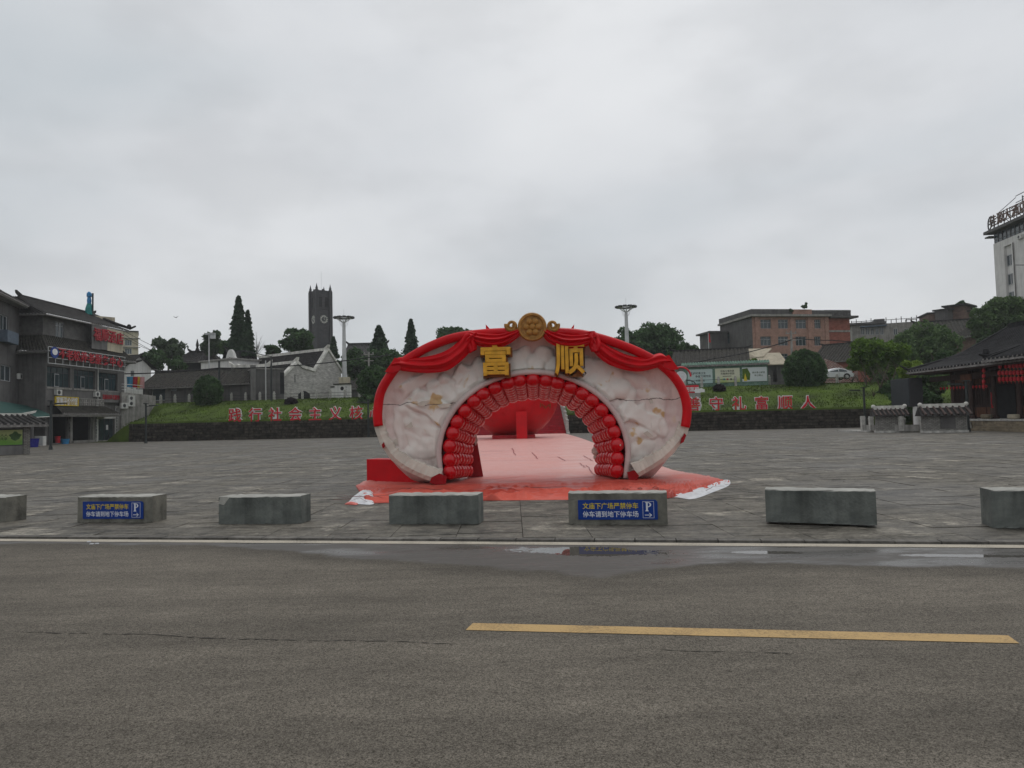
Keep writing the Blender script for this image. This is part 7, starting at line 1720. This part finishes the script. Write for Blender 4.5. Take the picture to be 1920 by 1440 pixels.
# lanterns
M['lantern'] = mat('red_lantern_cloth', (.42, .012, .02), .55, .2, 8, .15, 30); M['lantern_cap'] = mat('lantern_cap_gold', (.30, .13, .03), .5, .2, 5, 0)
mb = MB(); r0 = .112; mb.lathe([(.05, -.15), (.09, -.13), (r0, -.06), (r0, .06), (.09, .13), (.05, .15)], 14); lan_me = mb.mesh('lantern_body', M['lantern'])
mb = MB(); mb.lathe([(.05, .15), (.05, .175)], 10); mb.lathe([(.05, -.175), (.05, -.15)], 10); cap_me = mb.mesh('cap', M['lantern_cap']); mb = MB(); mb.lathe([(.012, -.30), (.02, -.16)], 6); tas_me = mb.mesh('tassel', M['lantern'])
proto = thing('red_lantern', 'red lantern in the dense rows hanging under the right eave of the hall', 'lantern', (0, 0, 0), 0, 'lanterns under the entrance eave'); link('lantern_body', lan_me, proto); link('cap', cap_me, proto); link('tassel', tas_me, proto)
def w3(x, y, z): v = f_.A + f_.u * x + f_.n * y; return (v.x, v.y, z)
first = True; ORD = ('first', 'second', 'third', 'fourth', 'fifth', 'sixth', 'seventh', 'eighth', 'ninth', 'tenth', 'eleventh', 'twelfth', 'thirteenth', 'fourteenth'); ROW = ('top', 'middle', 'bottom')
for r_, (yy, z_) in enumerate(((1876, 0), (1876, 1), (1876, 2))):
    for k in range(7):
        lab_ = '%s red lantern from the left in the %s hanging row under the right eave' % (ORD[k], ROW[r_]); px = 1874 + 7.1 * k + (r_ == 0) * 2; x = f_.uv(px, 700, -1.2)[0]
        z = f_.uv(px, (686.5, 699.5, 711.5)[r_] - (px - 1874) * .03, -1.2)[1]
        if first: proto.location = w3(x, -1.2, z); proto['label'] = lab_; first = False
        else: copy_thing(proto, w3(x, -1.2 + (.15 if r_ == 0 else 0), z), rnd.uniform(0, 1), lab_)
for k, (py, w_) in enumerate(((694.5, 'top'), (705, 'second'), (715.5, 'third'), (724.5, 'lowest'))):
    x, z = f_.uv(1844.5, py, -.9); c = copy_thing(proto, w3(x, -.9, z), 0, '%s red lantern of the single hanging string left of the dense rows' % w_); c['group'] = 'single string of lanterns'
nl_ = 0
for k in range(15):
    px = 1764 + 6.1 * k; 
    if 1812 < px < 1820: continue
    x, z = f_.uv(px, 728.5 - (px - 1764) * .05 + 0, -.3); c = copy_thing(proto, w3(x, -.3, z), 0, '%s small red lantern from the left on the string along the hall lintel' % ORD[nl_]); nl_ += 1; c['group'] = 'small lanterns along the lintel'; c.scale = (.62,) * 3
x, z = f_.uv(1857, 745, -.6); t_ = thing('red_banner', 'red flag drooping from a leaning pole on the porch of the lantern hall', 'flag', w3(x, -.6, pw)); rows = [[(.02 * math.sin(j) + .12 * (i / 5) * (1 + .8 * j / 8) - .06 * i / 5, .04 * math.sin(i * 2 + j), 1.9 - .16 * j) for j in range(8)] for i in range(6)]
mb = MB(); mb.grid(rows); mb.build('cloth', M['lantern'], t_); mb = MB(); mb.bar((-.02, 0, 0), (0, 0, 2.1), .02, 5); mb.build('pole', M['dark_pole'], t_)
x = f_.uv(1903, 777, -.4)[0]; mb = MB(); mb.lathe([(.30, 0), (.37, .08), (.37, .26), (.33, .32), (.05, .32)], 16); o = mb.build('woven_drum', M['tan_roof'], None, w3(x, -.5, pw)); tag(o, 'round tan drum seat on the porch at the top of the steps', 'drum')
x = f_.uv(1850, 777, -.4)[0]; mb = MB(); mb.lathe([(.3, 0), (.4, .15), (.38, .3), (.3, .34), (.1, .3)], 14); o = mb.build('stone_basin', M['old_stone'], None, w3(x, -.4, pw)); tag(o, 'rounded brown stone basin on the porch left of the drooping red flag', 'basin')

# ------------------------------------------------------------ sign on the grass bank, flag, poles, wires
q = P(1296, 724, 76.5); cs = thing('slogan_car_sign', 'red open topped car shaped sign with white characters and a white cloud on the bank', 'sign', (q.x, q.y, q.z), -.1); s_ = q.y / FPX
def cpt(px, py): return ((px - 1296) * s_, -(py - 724) * s_)
mb = MB(); mb.prism_xz([cpt(*p) for p in ((1258, 738), (1303, 737), (1309, 731), (1310, 723), (1306, 722), (1258, 723))], 0, .25); mb.build('red_panel', M['red_letter'], cs)
mb = MB(); mb.prism_xz([cpt(*p) for p in ((1300, 732), (1303, 737), (1309, 740), (1313, 736), (1320, 736), (1320, 731), (1314, 728), (1308, 730), (1304, 730))], -.15, -.02); mb.build('cloud', M['white_letter'], cs)
mb = MB(); mb.tube([(cpt(px, py)[0], .1, cpt(px, py)[1]) for px, py in ((1306, 723), (1302, 716), (1294, 712.5), (1284, 712), (1274, 716), (1268, 724))], .06, 6)
for px in (1281, 1291, 1300): mb.bar((cpt(px, 723)[0], .1, cpt(px, 723)[1]), (cpt(px - 3, 714)[0], .1, cpt(px - 3, 714)[1]), .03, 5)
mb.build('arched_frame', M['dark_frame'], cs); letters('文明富顺', .52, M['white_letter'], cs, (cpt(1291, 730)[0] + .1, -.03, cpt(1291, 730)[1]), 'lettering', .01, .006)
mb = MB(); p0 = cpt(1300, 744); mb.box(-2.4, -.3, p0[1] - 1.2, .9, .6, p0[1] + .4); mb.build('base', M['concrete_trim'], cs)
mb = MB(); mb.lathe([(.02, -.02), (.62, -.02), (.62, .05), (.02, .05)], 24); mb.v = [(a + cpt(1262, 706)[0] + .9, c, b_ + cpt(1262, 706)[1]) for a, b_, c in mb.v]; mb.build('round_disc', M['tarp_white'], cs)
mb = MB(); cx_, cz_ = cpt(1262, 706); mb.tube([(cx_ + .9 + 1.05 * math.cos(t), .02, cz_ + 1.05 * math.sin(t)) for t in [math.pi * k / 14 for k in range(15)]], .10, 6); mb.build('red_arc', M['red_letter'], cs)
q = XY(1333.5, 105); z0 = zat(1333, 657, 105); fp = thing('flag_pole', 'thin pole with a limp red flag standing against the sky right of the arch', 'flag', (q[0], q[1], terr(*q))); H = zat(1333, 624, 105) - terr(*q)
mb = MB(); mb.bar((0, 0, 0), (0, 0, H), .05, 5); mb.build('pole', M['metal_pole'], fp); mb = MB(); mb.grid([[(.02 + .07 * i * (.6 + .1 * j), .04 * math.sin(i + j), H - .1 - .22 * j) for j in range(7)] for i in range(5)]); mb.build('cloth', M['lantern'], fp)
def pole(px, yt, yb, D, label, arm=True, m_='concrete_trim', w=.13):
    q = P(px, yb, D); z = zat(px, yt, D); zb = min(q.z, terr(q.x, q.y)); t_ = thing('utility_pole', label, 'utility pole', (q.x, q.y, zb)); mb = MB(); mb.bar((0, 0, 0), (0, 0, z - zb), w * 1.3, 8, w); mb.build('pole', M[m_], t_)
    if arm: mb = MB(); [mb.box(-.7, -.06, z - zb - h_, .7, .06, z - zb - h_ + .12) for h_ in (.4, 1.3)]; [mb.lathe([(.06, 0), (.08, .1), (.03, .25)], 6, (x, 0, z - zb - .28)) for x in (-.6, 0, .6)]; mb.build('cross_arm', M[m_], t_)
    return t_
pole(1486, 620, 690, 92, 'concrete utility pole in front of the pink building'); pole(692, 660, 712, 100, 'concrete utility pole in the trees left of the arch')
pole(411, 677, 722, 91, 'short black cable pole on the tiled grey houses', False, 'dark_pole', .12); pole(392, 627, 692, 105, 'tall pale pole with box lights above the long tiled house', False, 'metal_pole', .08)
q = P(392, 634, 105); t_ = thing('box_light', 'pair of square box lights on the tall pale pole', 'light', tuple(q)); simple_box(t_, 'lamp_box', 'metal_pole', .2, -.2, -.1, .9, .2, .6); simple_box(t_, 'lamp_box', 'metal_pole', -.5, -.2, .5, .9, .2, .75)
q = P(509, 752, 90); sl = thing('street_light', 'dark street light with a long arm in front of the grey annex', 'street light', (q.x, q.y, terr(q.x, q.y))); zt_ = zat(509, 668, 90) - terr(q.x, q.y)
mb = MB(); mb.bar((0, 0, 0), (0, 0, zt_), .13, 8, .09); mb.build('post', M['dark_pole'], sl); mb = MB(); mb.bar((0, 0, zt_ - .05), (-3.3, 0, zt_ + .75), .05, 6); mb.box(-4.3, -.15, zt_ + .7, -3.2, .15, zt_ + .85); mb.build('lamp_arm', M['dark_pole'], sl)
q = P(498.5, 750, 90.5); z1 = zat(498, 676, 90.5); t_ = thing('utility_pole', 'thin grey pole with a small top box left of the dark street light', 'utility pole', (q.x, q.y, terr(q.x, q.y))); mb = MB(); mb.bar((0, 0, 0), (0, 0, z1 - terr(q.x, q.y)), .07, 6); mb.build('pole', M['metal_pole'], t_)
def wire(pts, label, r=.03):
    V_ = [P(*p) for p in pts]; out = []
    for a, b_ in zip(V_[:-1], V_[1:]):
        for k in range(8): t = k / 8; p = a.lerp(b_, t); p.z -= (a - b_).length * .012 * math.sin(math.pi * t); out.append(p)
    out.append(V_[-1]); o = out[0].copy(); mb = MB(); mb.tube([p - o for p in out], r, 5); w_ = mb.build('cable', M['black'], None, tuple(o)); tag(w_, label, 'cable')
wire([(228, 701, 92), (411, 690, 90), (529, 687, 91), (691, 670, 99), (735, 664, 104)], 'thick black cable crossing in front of the left houses to the pole by the arch', .075)
wire([(218, 612, 92), (300, 655, 100)], 'upper overhead wire running right from the hotel roof corner'); wire([(218, 618, 92), (305, 668, 100)], 'middle overhead wire running right from the hotel roof corner'); wire([(222, 628, 92), (290, 660, 100)], 'lower overhead wire running right from the hotel roof corner')
wire([(1262, 686, 86), (1340, 672, 87), (1400, 661, 89), (1486, 636, 92)], 'black cable crossing the mossy tiled roof to the concrete utility pole', .06); wire([(1486, 634, 92), (1560, 638, 93), (1620, 641, 94)], 'black cable running right from the concrete utility pole across the red brick end', .06); wire([(1440, 651, 92), (1486, 637, 92)], 'short black cable joining the concrete utility pole from the left', .04)
wire([(1904, 497, 104), (1935, 496, 101)], 'horizontal cable on the face of the white tower block', .05)

# ------------------------------------------------------------ vegetation
def crown_mesh(name, mat_, rx, rz, seed, n=5000, leaf=.26, shape='round', nb=26, ry=None, squash=.25):
    """many small leaves in clumps through the crown's volume; centred on the origin"""
    g = np.random.RandomState(seed); ry = ry or rx
    if shape == 'cone':
        t = g.uniform(0, 1, n) ** 1.1; z = -rz + 2 * rz * t; tier = (t * 11) % 1.0
        rad = 1.25 * rx * (1.03 - t) ** .75 * (.60 + .40 * (1 - tier)); a = g.uniform(0, 2 * np.pi, n); lob = 1 + .22 * np.sin(a * 3 + t * 17) + .12 * np.sin(a * 7 + t * 40)
        rr_ = rad * lob * g.uniform(.25, 1.08, n) ** .5
        C = np.stack([rr_ * np.cos(a), rr_ * np.sin(a), z - rr_ * .25], 1)
    else:
        d = g.normal(size=(nb, 3)); d /= np.linalg.norm(d, axis=1)[:, None]; u = g.uniform(.25, .80, nb)[:, None]; cb = d * u * np.array([rx, ry, rz]); 
        if shape == 'spread': cb[:, 2] = np.abs(cb[:, 2]) * .9 - rz * .25
        rb = g.uniform(.24, .44, nb) * min(rx, rz * 1.3)
        if shape == 'clip': cb *= .0; rb = np.full(nb, 1.0)
        k = g.randint(0, nb, n); dd = g.normal(size=(n, 3)); dd /= np.linalg.norm(dd, axis=1)[:, None]; dd[:, 2] = np.where(g.uniform(size=n) < .45, np.abs(dd[:, 2]), dd[:, 2])
        if shape == 'clip':
            q = g.uniform(.62, 1.0, n) ** .6; th = 1 + .07 * np.sin(dd[:, 0] * 9) * np.cos(dd[:, 1] * 8 + dd[:, 2] * 7) + .05 * np.sin(dd[:, 2] * 15 + dd[:, 0] * 13)
            C = dd * (q * th)[:, None] * np.array([rx, ry, rz])
        else:
            rr_ = rb[k] * (g.uniform(.35, 1.0, n) ** .5) * (1 + .18 * np.sin(dd[:, 0] * 7 + k) * np.cos(dd[:, 2] * 6)); C = cb[k] + dd * rr_[:, None] * np.array([1, 1, .85])
    N_ = g.normal(size=(n, 3)); N_[:, 2] += .6; N_ /= np.linalg.norm(N_, axis=1)[:, None]; A1 = np.cross(N_, g.normal(size=(n, 3))); A1 /= np.linalg.norm(A1, axis=1)[:, None]; A2 = np.cross(N_, A1)
    s1 = (leaf * g.uniform(.6, 1.3, n))[:, None]; s2 = s1 * g.uniform(.4, .7, n)[:, None]; bend = N_ * s1 * .25
    V_ = np.stack([C - A1 * s1, C - A2 * s2 + bend, C + A1 * s1, C + A2 * s2 + bend * .5], 1).reshape(-1, 3)
    me = bpy.data.meshes.new(name); me.vertices.add(4 * n); me.vertices.foreach_set('co', V_.ravel()); me.loops.add(4 * n); me.loops.foreach_set('vertex_index', np.arange(4 * n)); me.polygons.add(n)
    me.polygons.foreach_set('loop_start', np.arange(0, 4 * n, 4)); me.polygons.foreach_set('loop_total', np.full(n, 4)); me.materials.append(M[mat_]); me.update(); me.validate(); return me
tseed = [100]
def tree(label, px, D, yt, yb, wpx, mat_='leaf_mid', shape='round', name='broadleaf_tree', n=None, leaf=None, zb=None, cat='tree', dens=1.0, group=None, trunk_r=None):
    tseed[0] += 1; x, y = XY(px, D); zt_ = zat(px, yt, D); zc0 = zat(px, yb, D); g0 = terr(x, y) if zb is None else zb
    rz = (zt_ - zc0) / 2; rx = wpx / 2 * D / FPX; cz = (zt_ + zc0) / 2
    t_ = thing(name, label, cat, (x, y, g0), 0, group); leaf = leaf or .16 + D * .0011
    n = n or int(min(16000, max(1200, 470 * dens * rx * rz / (leaf * leaf * 8))))
    me = crown_mesh('crown', mat_, rx / (1.12 if shape != 'cone' else 1.0), rz, tseed[0], n, leaf, shape, nb=int(14 + 2.2 * rx * rz)); link('crown', me, t_, (0, 0, cz - g0))
    r_ = trunk_r or max(.08, rx * .07); rnd = random.Random(tseed[0]); mb = MB(); top = cz - g0 + (rz * .7 if shape == 'cone' else rz * .1)
    mb.tube([(0, 0, -.4), (rnd.uniform(-.1, .1), 0, top * .5), (rnd.uniform(-.2, .2), rnd.uniform(-.2, .2), top)], [r_ * 1.25, r_, r_ * .5], 7)
    if shape != 'cone':
        for k in range(6): a = rnd.uniform(0, 6.28); z0 = max(.1, zc0 - g0) + rnd.uniform(-.1, .3) * rz; mb.bar((0, 0, z0), (rx * .6 * math.cos(a), rx * .6 * math.sin(a), z0 + rz * rnd.uniform(.5, 1.1)), r_ * .5, 5, r_ * .15)
    mb.build('trunk', M['bark'], t_); return t_
# left
tree('loose pale green tree behind the long tiled house left of the temple roof', 316, 128, 630, 682, 66, 'leaf_haze')
tree('dark green tree directly behind the left part of the long tiled house', 292, 116, 655, 694, 62, 'leaf_dark')
tree('dark low tree between the long tiled house and the temple pavilion', 332, 118, 668, 697, 50, 'leaf_dark')
tree('broad green tree behind the tall pale pole with box lights', 401, 132, 616, 674, 50, 'leaf_haze'); tree('small tree just left of the tall conifer', 425, 128, 634, 676, 34, 'leaf_mid')
tree('tall dark pointed conifer, the higher of the pair behind the houses', 448.5, 121, 556, 664, 35, 'leaf_conifer', 'cone', 'conifer_tree', dens=2.2); tree('shorter slim conifer leaning on the right of the tallest one', 465.5, 119, 583, 664, 22, 'leaf_conifer', 'cone', 'conifer_tree', dens=2.2)
tree('low shrubs line behind the ridge of the white brick house', 510, 124, 646, 668, 46, 'leaf_dark', cat='shrub', name='shrub'); tree('round dark green tree left of the clock tower', 562, 124, 616, 672, 74, 'leaf_dark')
tree('small dark tree just right of the clock tower shaft', 627, 150, 632, 668, 16, 'leaf_conifer', 'cone', 'conifer_tree', dens=2)
tree('dark green tree mass behind the left light mast', 664, 118, 655, 712, 76, 'leaf_dark'); tree('dark pointed tree left of the far hall roof', 713, 122, 611, 700, 46, 'leaf_conifer', 'cone', 'conifer_tree', dens=2.2); tree('dense dark tree behind the utility pole left of the arch', 722, 114, 650, 722, 84, 'leaf_dark'); tree('tangled dark tree at the upper left shoulder of the arch', 760, 116, 655, 730, 60, 'leaf_dark')
tree('lone layered conifer standing above the left shoulder of the arch', 773.5, 126, 599, 672, 27, 'leaf_conifer', 'cone', 'conifer_tree', dens=1.5); tree('round tree top peeking over the arch left of the medallion', 856, 130, 612, 665, 92, 'leaf_dark')
t_ = thing('bare_tree', 'leafless pale branched tree right of the conifer pair', 'tree', (*XY(482, 124), terr(*XY(482, 124)))); rnd = random.Random(2); mb = MB(); z0 = zat(482, 664, 124) - t_.location.z
mb.bar((0, 0, 0), (0, 0, z0), .12, 5, .1)
for k in range(34): a = rnd.uniform(-1.1, 1.1); l = rnd.uniform(1.4, 3.4); p = (rnd.uniform(-.2, .2), 0, z0 + rnd.uniform(-.5, 1)); q = (p[0] + l * math.sin(a) * .6, rnd.uniform(-.6, .6), p[2] + l * math.cos(a)); mb.bar(p, q, .035, 4, .012)
mb.build('branches', M['concrete_trim'], t_)
tree('round clipped dark bush on the left grass bank, egg shaped on a short stem', 390.5, 90, 704, 771, 58, 'leaf_dark', 'clip', 'round_bush', n=9000, leaf=.16, cat='bush', trunk_r=.12)
tree('small mushroom shaped dark shrub above the slogan on the left bank', 546, 86.5, 745.5, 765, 26.5, 'leaf_purple', 'clip', 'clipped_shrub', n=3000, leaf=.10, cat='shrub', trunk_r=.1)
tree('big dark round bush on the left terrace touching the arch', 704, 87, 686, 752, 72, 'leaf_dark', 'clip', 'round_bush', n=12000, leaf=.18, cat='bush')
tree('low dark hedge plants at the foot of the big bush left of the arch', 690, 84, 738, 762, 44, 'leaf_dark', 'round', 'shrub', cat='shrub')
# right
tree('huge spreading dark green tree behind the right shoulder of the arch', 1232, 122, 606, 690, 128, 'leaf_dark', 'round', n=15000, leaf=.34); tree('left part of the dark tree group beside the right light mast', 1185, 119, 612, 690, 66, 'leaf_dark'); tree('right low part of the dark tree group by the limp red flag', 1292, 116, 634, 700, 62, 'leaf_dark')
tree('dark tree filling the gap between the arch and the mossy tiled house', 1262, 104, 655, 712, 62, 'leaf_dark')
tree('small flat domed dark purple shrub on the right bank', 1350.5, 78.5, 720.5, 738, 26, 'leaf_purple', 'clip', 'clipped_shrub', n=2600, leaf=.10, cat='shrub', trunk_r=.07)
tree('big round dense bush above the last slogan characters on the right bank', 1512, 79.5, 656, 742, 84, 'leaf_dark', 'clip', 'round_bush', n=15000, leaf=.19, cat='bush')
tree('bright green leafy tree right of the white car', 1650, 82, 630, 716, 116, 'leaf_bright', n=16000, leaf=.24); tree('wide mid green tree behind the bright one below the hillside roofs', 1740, 97, 606, 708, 142, 'leaf_mid', n=18000, leaf=.28); tree('mid green tree between the bright tree and the dark screen', 1700, 88, 642, 722, 70, 'leaf_mid')
tree('yellow green feathery shrub above the dark screen box', 1712, 66, 670, 716, 50, 'leaf_yellow', 'round', 'shrub', cat='shrub', leaf=.17)
tree('dark tree behind the left end of the lantern hall roof', 1768, 76, 655, 760, 74, 'leaf_dark'); tree('large green tree at the foot of the white tower block', 1893, 100, 558, 652, 112, 'leaf_mid', n=16000); tree('green tree left of the white tower block over the hillside shed', 1852, 98, 575, 650, 62, 'leaf_mid'); tree('pale green shrubs above the lantern hall roof', 1862, 84, 625, 668, 66, 'leaf_haze', cat='shrub', name='shrub')
for k, (px, D, yt, yb, w_, m_, lab) in enumerate(((1628, 76, 712, 790, 50, 'leaf_dark', 'dark shrub by the right end of the stone wall behind the lamp post'), (1652, 73, 715, 800, 54, 'leaf_dark', 'dark shrub at the wall end left of the dark screen'), (1655, 79, 700, 770, 60, 'leaf_mid', 'mid green undergrowth below the bright green tree'), (1690, 68, 735, 800, 60, 'leaf_dark', 'dark shrub under the dark screen box'), (1728, 66, 712, 800, 56, 'leaf_dark', 'dark shrub right of the screen box behind the enclosure'), (1752, 62, 735, 800, 44, 'leaf_dark', 'dark shrub against the left end of the lantern hall'), (1612, 78, 735, 775, 40, 'leaf_dark', 'low dark undergrowth at the right end of the grass bank'), (1700, 76, 690, 760, 70, 'leaf_mid', 'loose green undergrowth behind the dark screen box'), (1590, 93, 690, 712, 30, 'leaf_dark', 'dark hedge behind the tail of the white car'))):
    tree(lab, px, D, yt, yb, w_, m_, 'round', 'shrub', cat='shrub')
for k, (px, D, yt, yb, w_, m_, lab) in enumerate(((1600, 79.5, 742, 770, 44, 'leaf_dark', 'low dark creepers on the bank just right of the last slogan character'), (1634, 77, 735, 792, 56, 'leaf_mid', 'loose dark green shrub in front of the bright tree trunk'), (1672, 75, 712, 775, 64, 'leaf_dark', 'dark shrub mass directly left of the dark screen box'), (1720, 72, 705, 775, 70, 'leaf_dark', 'dark shrub mass directly behind the right side of the screen box'), (1745, 68, 690, 760, 66, 'leaf_mid', 'green shrub mass left of the lantern hall eave'), (1700, 71, 745, 800, 70, 'leaf_dark', 'dark low shrubs behind the stone enclosure'), (1758, 60, 745, 803, 34, 'leaf_dark', 'narrow dark shrub squeezed beside the lantern hall end wall'), (1640, 71.5, 772, 802, 34, 'leaf_dark', 'low dark plants spilling over the right end of the stone wall'))):
    tree(lab, px, D, yt, yb, w_, m_, 'round', 'shrub', cat='shrub')
def crown_only(label, px, D, yt, yb, w_, m_, nm='roof_plant'):
    q = P(px, (yt + yb) / 2, D); rz = (zat(px, yt, D) - zat(px, yb, D)) / 2; tseed[0] += 1; me = crown_mesh(nm, m_, w_ / 2 * D / FPX, rz, tseed[0], 700, .16, nb=8); o = link(nm, me, None, tuple(q)); tag(o, label, 'plant')
crown_only('small bush growing on the pink parapet', 1509, 121, 566, 581, 15, 'leaf_dark'); crown_only('little green tuft on the roof edge left of the pink parapet', 1482, 121, 578, 586, 9, 'leaf_dark'); crown_only('plants growing on top of the hilltop brick room', 1800, 131, 563, 575, 32, 'leaf_dark'); crown_only('yellow green plant growing on the mossy roof behind the notice boards', 1409, 86, 671, 684, 26, 'leaf_bright'); crown_only('hilltop tree tuft between the brick room and the large green tree', 1826, 133, 570, 590, 26, 'leaf_dark')
# a bird far up on the left
q = P(329, 595, 120); mb = MB(); mb.add([(0, 0, 0), (-.5, .1, .25), (-.2, .1, .0), (0, .35, -.05), (.5, .1, .22), (.2, .1, 0), (0, -.35, .02)], [(0, 1, 2), (2, 3, 0), (0, 4, 5), (5, 3, 0), (0, 6, 2), (0, 5, 6)]); o = mb.build('bird', M['black'], None, tuple(q)); tag(o, 'small dark bird flying above the houses left of the conifers', 'bird')
